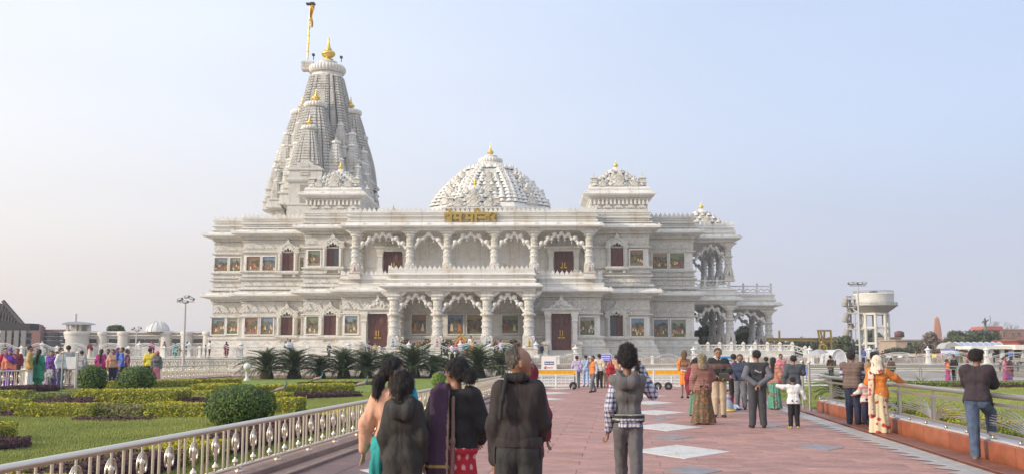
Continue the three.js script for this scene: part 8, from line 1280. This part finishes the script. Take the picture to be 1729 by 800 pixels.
person({ label: 'man in a beige shirt behind the woman with the floral veil', p: stand(1476, 24.4), h: 1.69, face: 190, cell: 0.0165, skin: 1, top: { c: S_('tan'), hem: 0.88 }, trousers: { c: S_('brown') } });
person({ label: 'woman in orange with a cream red-flowered veil and saree, arm on railing', p: foot(1487, 733), h: 1.585, face: 160, cell: 0.0125, fem: 1, w: 1.06, skin: 1, hair: 'veil', veil: { c: floral([0.62, 0.55, 0.42], [[0.45, 0.03, 0.05], [0.62, 0.55, 0.42]], 11, 0.24), down: 0.62, r: 0.07 }, top: { name: 'blouse', c: solid([0.56, 0.17, 0.03]), k: 0.036, hem: 0.84, amp: 0.012 }, skirt: { name: 'saree', c: floral([0.58, 0.49, 0.32], [[0.4, 0.03, 0.03], [0.58, 0.49, 0.32], [0.42, 0.04, 0.04]], 9, 0.27), r0: 0.15, r1: 0.235, folds: 9 }, shoeC: [0.08, 0.04, 0.03], R: [[-0.34, 1.26, 0.1], [-0.5, 1.13, 0.28]], L: [[0.22, 1.15, 0.06], [0.12, 1.05, 0.24]], drape: [{ name: 'veil_tail', chain: [[0.12, 1.3, -0.14], [0.14, 0.9, -0.18], [0.15, 0.45, -0.2]], r: [0.06, 0.055, 0.05], fz: 0.5, pleat: 60, c: floral([0.6, 0.5, 0.36], [[0.4, 0.06, 0.12], [0.6, 0.4, 0.25]], 12, 0.22) }] });
person({ label: 'man in dark T-shirt and jeans leaning on the right railing, foot on ledge', p: foot(1657, 778), h: 1.72, face: 152, head: -6, lean: 0.16, cell: 0.0125, w: 1.0, skin: 1, hair: 'short', top: { name: 't_shirt', c: solid([0.034, 0.022, 0.028]), k: 0.034, hem: 0.92, sleeve: 0.42, amp: 0.012, ka: 1.2 }, trousers: { c: solid([0.07, 0.10, 0.165], 0.2), k: 0.024 }, shoeC: [0.16, 0.12, 0.09], fR: [-0.14, 0.44, 0.3, [-0.13, 0.72, 0.33]], fL: [0.06, 0.075, -0.02], R: [[-0.2, 1.13, 0.3], [-0.1, 1.16, 0.5]], L: [[0.2, 1.14, 0.32], [0.07, 1.4, 0.36]] });
// ---- farther people: [pixel x, distance, ground height, pixel y of the head's top, facing, dress, colours, label, extras]
const far = (list, cell) => list.forEach(([px, D, y, top, face, dress, c1, c2, label, ex]) => {
  const p = stand(px, D, y), h = Math.max(0.8, EYE + (598 - top) * D / FPX - y), o = { p, h, face, label, cell, ...ex }, A = S_(c1), B = S_(c2);
  if (dress === 'm') Object.assign(o, { top: { c: A, hem: 0.86 }, trousers: { c: B } });
  if (dress === 'w') Object.assign(o, { stride: 0.2, top: { c: A, hem: 0.86 }, trousers: { c: B } });
  if (dress === 'k') Object.assign(o, { fem: 1, hair: 'long', top: { c: A, k: 0.035, hem: 0.5, flare: 0.03 }, trousers: { c: B, k: 0.03 } });
  if (dress === 's') Object.assign(o, { fem: 1, hair: 'bun', top: { c: A, hem: 0.92 }, skirt: { c: B }, drape: [{ band: [0.7, 0.7, 0, 0.98, 0.13], y0: 0.9, c: B }] });
  if (dress === 'v') Object.assign(o, { fem: 1, hair: 'veil', veil: { c: A, down: 0.8, r: 0.16 }, top: { c: A }, skirt: { c: B } });
  if (dress === 'd') Object.assign(o, { top: { c: A, hem: 0.8 }, skirt: { c: B, y1: 1.0, r1: 0.22 } });
  if (ex) Object.assign(o, ex); person(o);
});
const armUp = { R: [[-0.25, 1.22, 0.18], [-0.1, 1.52, 0.2]] };
far([ // by the barricades
  [974, 50.5, 0, 601, 178, 'm', 'lilac', 'grey', 'man in a lilac waistcoat and grey trousers at the end of the yellow barricade'],
  [989, 52, 0, 600, 185, 'w', 'lblue', 'lblue', 'man in pale blue shirt and jeans second from left at the barricade gap'],
  [1001, 44.5, 0, 601, -40, 'w', 'orange', 'grey', 'man in an orange waistcoat walking left with a hand at his face', { top: { c: S_('orange'), hem: 0.86, sleeveC: S_('lblue') }, ...armUp, stride: 0.26 }],
  [1012, 50, 0, 598, 176, 'm', 'cream', 'black', 'man in a cream shirt and black trousers right of the orange waistcoat'],
  [1023, 51, 0, 609, 20, 'm', 'peach', 'beige', 'youngster in a peach striped top facing the camera near the steps', { top: { c: hbands([K.peach, K.white, K.maroon], 0.3) } }],
  [1031, 50.5, 0, 608, 10, 'v', 'red', 'red', 'woman in a red veil facing the camera near the steps'],
  [1040, 54, 0, 600, 180, 'm', 'peach', 'grey', 'man in a pale pink shirt behind the woman in the red veil'],
  [1050, 56, 0, 601, 150, 'm', 'white', 'black', 'man in a white shirt just left of the young man on the phone'],
  [1176, 40, 0, 604, 180, 'm', 'char', 'char', 'man with dark hair behind the maroon shawl'],
  [1294, 40, 0, 603, 180, 'm', 'olive', 'grey', 'man in an olive shirt between the charcoal waistcoat and striped top'],
  [1319, 47, 0, 598, 10, 'm', 'pink', 'grey', 'man in a white and pink shirt facing the camera behind the striped top'],
  [1257, 36, 0, 610, 90, 'm', 'white', 'char', 'short person in white partly behind the navy jacket'],
], 0.022);
far([ // the walk left of the lawn
  [15, 46.5, 0, 590, 30, 's', 'orange', 'purple', 'woman in an orange top and purple skirt at the left edge of the photo', { hair: 'veil', veil: { c: S_('purple') }, top: { c: solid([0.6, 0.2, 0.12]), hem: 0.86 } }],
  [8, 52, 0, 588, 60, 'm', 'red', 'char', 'dark-haired person in red behind the woman in orange and purple'],
  [28, 58, 0, 589, 20, 'm', 'maroon', 'char', 'person in maroon between the orange top and the ochre shirt'],
  [49, 46.5, 0, 584, 120, 'd', 'ochre', 'white', 'tall man in an ochre shirt and long white wrap on the left walk'],
  [65, 47, 0, 590, 175, 'k', 'green', 'green', 'woman with long hair in a bright green tunic on the left walk'],
  [86, 48.5, 0, 593, 10, 's', 'purple', 'purple', 'woman in a violet saree left of the gate post'],
  [94, 50, 0, 594, 20, 's', 'tan', 'purple', 'woman in a beige and purple saree beside the violet saree'],
  [85, 46, 0, 617, 170, 'm', 'lgrey', 'grey', 'small child in grey in front of the violet saree'],
  [102, 48, 0, 588, 80, 'm', 'white', 'jeans', 'man in a pinkish white shirt and blue jeans behind the gate post'],
  [114, 52, 0, 584, 200, 'm', 'lgrey', 'grey', 'man in a light grey shirt behind the grey board'],
  [137, 55, 0, 592, 180, 'm', 'lgrey', 'jeans', 'man in a blue-grey shirt left of the left round bush'],
  [170, 53, 0, 590, 185, 'k', 'magenta', 'magenta', 'woman in a magenta tunic above the left round bush'],
  [181, 55, 0, 590, 10, 'm', 'teal', 'tan', 'man in a teal shirt facing the camera beside the magenta tunic'],
  [190, 53, 0, 590, 30, 'm', 'peach', 'navy', 'man in a peach shirt beside the teal shirt'],
  [198, 55, 0, 588, 60, 'v', 'purple', 'purple', 'woman with a purple head scarf behind the blue shirt'],
  [205, 52, 0, 587, -60, 'm', 'blue', 'black', 'man in a bright blue shirt raising a camera', armUp],
  [214, 52.5, 0, 590, 120, 'm', 'char', 'char', 'man in a dark waistcoat with pink sleeves above the bushes', { top: { c: S_('char'), sleeveC: S_('pink'), hem: 0.86 } }],
  [252, 56, 0, 588, 190, 'm', 'yellow', 'black', 'man in a yellow shirt and black trousers on the left walk'],
  [264, 54, 0, 593, 20, 'v', 'pink', 'pink', 'woman in a pink-red saree and veil beside the yellow shirt', { top: { c: S_('grey') } }],
], 0.022);
far([ // on the temple platform
  [150, 101.9, 1.3, 577, 180, 'd', 'maroon', 'cream', 'woman in a maroon top and long cream skirt on the platform edge'],
  [255, 103, 1.3, 576, 30, 'k', 'magenta', 'magenta', 'person in magenta on the platform right of a lantern pillar'],
  [276, 104, 1.3, 577, 150, 'm', 'brown', 'cream', 'man in a brown shirt on the platform below the white building'],
  [295, 103, 1.3, 577, 170, 'k', 'teal', 'teal', 'woman in a long turquoise tunic on the platform'],
  [302, 104.5, 1.3, 581, 180, 'm', 'tan', 'cream', 'short person in tan right of the turquoise tunic'],
  [308, 103.5, 1.3, 580, 160, 'm', 'white', 'grey', 'person in white next to the lamp mast on the platform'],
  [315, 105, 1.3, 577, 90, 'k', 'brown', 'brown', 'woman in dark brown just right of the lamp mast'],
  [336, 104, 1.3, 581, 200, 'k', 'magenta', 'maroon', 'person in magenta at the temple\'s far left corner'],
  [346, 104, 1.3, 582, 120, 'm', 'navy', 'navy', 'dark clad child beside the man in white at the temple\'s left corner'],
  [352.5, 104, 1.3, 575, 120, 'm', 'white', 'char', 'man in a white shirt at the temple\'s left corner'],
  [381, 104, 1.3, 577, 180, 'k', 'maroon', 'maroon', 'woman in a maroon dress below the left lower reliefs'],
  [484, 105, 1.3, 571, 10, 'm', 'grey', 'navy', 'man in grey below the leftmost lower arched window'],
  [489, 104.5, 1.3, 573, 200, 'm', 'lblue', 'navy', 'man in pale blue beside the man in grey under the window'],
  [555, 105, 1.3, 579, 170, 'm', 'navy', 'navy', 'person in navy below the second lower arched window'],
  [622, 108, 1.3, 574, 90, 'm', 'char', 'char', 'man in dark clothes left of the left temple door'],
  [633, 109, 1.3, 579, 0, 'm', 'ochre', 'char', 'child in ochre in front of the left temple door'],
  [748, 107, 1.3, 574, 230, 'w', 'char', 'char', 'man in a dark suit walking before the portico'],
  [766, 107, 1.3, 579, 170, 's', 'pink', 'blue', 'woman in pink and blue below the arched throne'],
  [772.5, 107.5, 1.3, 578, 185, 'k', 'magenta', 'red', 'woman in red and magenta below the arched throne'],
  [788, 107, 1.3, 576, 190, 'm', 'teal', 'brown', 'person in a grey-teal top right of the arched throne'],
  [826, 107, 1.3, 576, 170, 'm', 'white', 'beige', 'man in white with one arm raised before the third column', armUp],
  [845, 107, 1.3, 574, 120, 'm', 'lblue', 'brown', 'man in a pale blue shirt before the right portico bay'],
  [856, 107, 1.3, 577, 170, 's', 'olive', 'green', 'woman in a green saree beside the pale blue shirt'],
  [915, 110, 1.3, 581, 30, 'm', 'navy', 'char', 'person in navy at the foot of the right temple column'],
  [1259, 136, 2.6, 574, 180, 'm', 'black', 'black', 'person in black in the outer right porch'],
  [1277, 136, 2.6, 571, 180, 'm', 'white', 'grey', 'person in white in the outer right porch'],
  [1287, 136, 2.6, 572, 180, 'k', 'magenta', 'magenta', 'woman in magenta in the outer right porch'],
], 0.03);
far([ // the walk and terrace on the right
  [1403, 57, 0, 600, 120, 'm', 'brown', 'navy', 'man in a brown jacket under a grey umbrella', { R: [[-0.24, 1.16, 0.12], [-0.16, 1.36, 0.22]] }],
  [1505, 60, 0, 604, 180, 'm', 'brown', 'char', 'man in a brown jacket behind the far right railing'],
  [1467, 61, 0, 606, 180, 'k', 'peach', 'peach', 'woman in salmon pink behind the far right railing'],
  [1600, 62, 0, 606, 100, 's', 'orange', 'magenta', 'woman in an orange and purple saree beside the black suit'],
  [1611, 62, 0, 600, -60, 'm', 'black', 'black', 'man in a black suit with white collar on the right walk', { top: { c: S_('black'), hem: 0.75, collar: K.white }, hair: 'bushy' }],
  [1697, 62, 0, 602, 60, 's', 'pink', 'magenta', 'woman in a pink top and dark pink skirt at the far right'],
  [1705, 62.5, 0, 608, 150, 'k', 'maroon', 'purple', 'woman in maroon beside the pink top at the far right'],
], 0.024);
far([
  [1437, 108, 0.62, 591, 100, 's', 'purple', 'yellow', 'woman in purple with yellow skirt left of the water tower legs'],
  [1446, 110, 0.62, 590, 60, 'm', 'grey', 'char', 'man in grey beside the lamp mast on the right terrace'],
  [1459, 108, 0.62, 588, 180, 'm', 'blue', 'navy', 'man in a blue shirt on the right terrace'],
  [1474, 109, 0.62, 586, 190, 'm', 'white', 'white', 'man in white right of a lantern pillar on the right terrace'],
  [1481, 109.5, 0.62, 587, 180, 'm', 'grey', 'char', 'man in a grey coat next to the man in white'],
  [1491, 112, 0.62, 592, 180, 'm', 'brown', 'char', 'man in brown below the water tower\'s right leg'],
  [1415, 112, 0.62, 594, 90, 'm', 'char', 'char', 'dark figure before the white tent'],
  [1424, 113, 0.62, 591, 90, 'm', 'brown', 'char', 'brown-clad figure at the right side of the white tent'],
  [1617, 106, 0.62, 589, 170, 'm', 'lblue', 'grey', 'man in pale blue above the black suit'],
  [1624, 107, 0.62, 590, 180, 'm', 'olive', 'olive', 'man in khaki above the black suit'],
  [1635, 108, 0.62, 591, 90, 's', 'red', 'maroon', 'woman in a red saree left of the leaning man\'s head'],
  [1680, 108, 0.62, 592, 200, 'm', 'char', 'char', 'dark-clad man right of the archer pillar'],
  [1708, 107, 0.62, 590, 180, 'm', 'blue', 'char', 'man in a blue shirt near the parked motorbikes'],
  [1547, 122, 0, 592, 60, 's', 'peach', 'ochre', 'woman in peach by the awnings'],
  [1590, 122, 0, 592, 100, 's', 'pink', 'peach', 'woman in pink by the awnings near the blue shop board'],
  [1579, 121, 0, 594, 120, 'm', 'yellow', 'tan', 'man in yellow by the awnings'],
], 0.034);
{ const p = stand(1403, 57), o = thing('umbrella', 'grey umbrella held over the man in the brown jacket', 'umbrella', [p[0] - 0.35, 0, p[2] + 0.1]); const m = new MB(), n = 8; for (let i = 0; i < n; i++) { const a = i / n * 6.283, b = (i + 1) / n * 6.283, P = (t, q) => [0.62 * t * Math.cos(q), 1.98 - 0.3 * t * t, 0.62 * t * Math.sin(q)]; for (let k = 0; k < 3; k++) m.quad(P(k / 3, a), P((k + 1) / 3, a), P((k + 1) / 3, b), P(k / 3, b)); } m.build('canopy', M(0.34, 0.33, 0.34, 0.7, { side: THREE.DoubleSide }), o); new MB().rod([0, 1.3, 0], [0, 2.05, 0], 0.012).build('shaft', darkM, o); o.rotation.z = 0.22; }
{ // the two festival figures in the portico
  const q = tat(779, 584, 95.2); q[1] = 1.72; const a = person({ kind: 'festival_statue', cat: 'statue', label: 'seated festival figure in blue under the arched throne back', p: toWorld(q), h: 1.5, face: 5, cell: 0.022, fem: 1, hair: 'long', top: { c: S_('peach'), hem: 0.9 }, skirt: { c: solid([0.1, 0.3, 0.62]), r1: 0.3 }, drape: [{ name: 'garland', band: [0.9, 0.4, 0, 0.55, 0.05], y0: 0.9, c: S_('red') }] }); afar(a);
  const r = tat(794.5, 584, 95.6); r[1] = 1.62; const b = person({ kind: 'festival_statue', cat: 'statue', label: 'standing festival figure in orange right of the arched throne back', p: toWorld(r), h: 1.75, face: -5, cell: 0.022, fem: 1, hair: 'long', top: { c: S_('white'), hem: 0.9 }, skirt: { c: solid([0.62, 0.22, 0.06]), r1: 0.24 }, drape: [{ name: 'sash', chain: [[0.12, 1.42, 0.08], [0.2, 1.0, 0.12], [0.22, 0.4, 0.12]], r: [0.07, 0.09, 0.1], c: S_('orange') }] }); afar(b);
}
renderer.render(scene, camera);
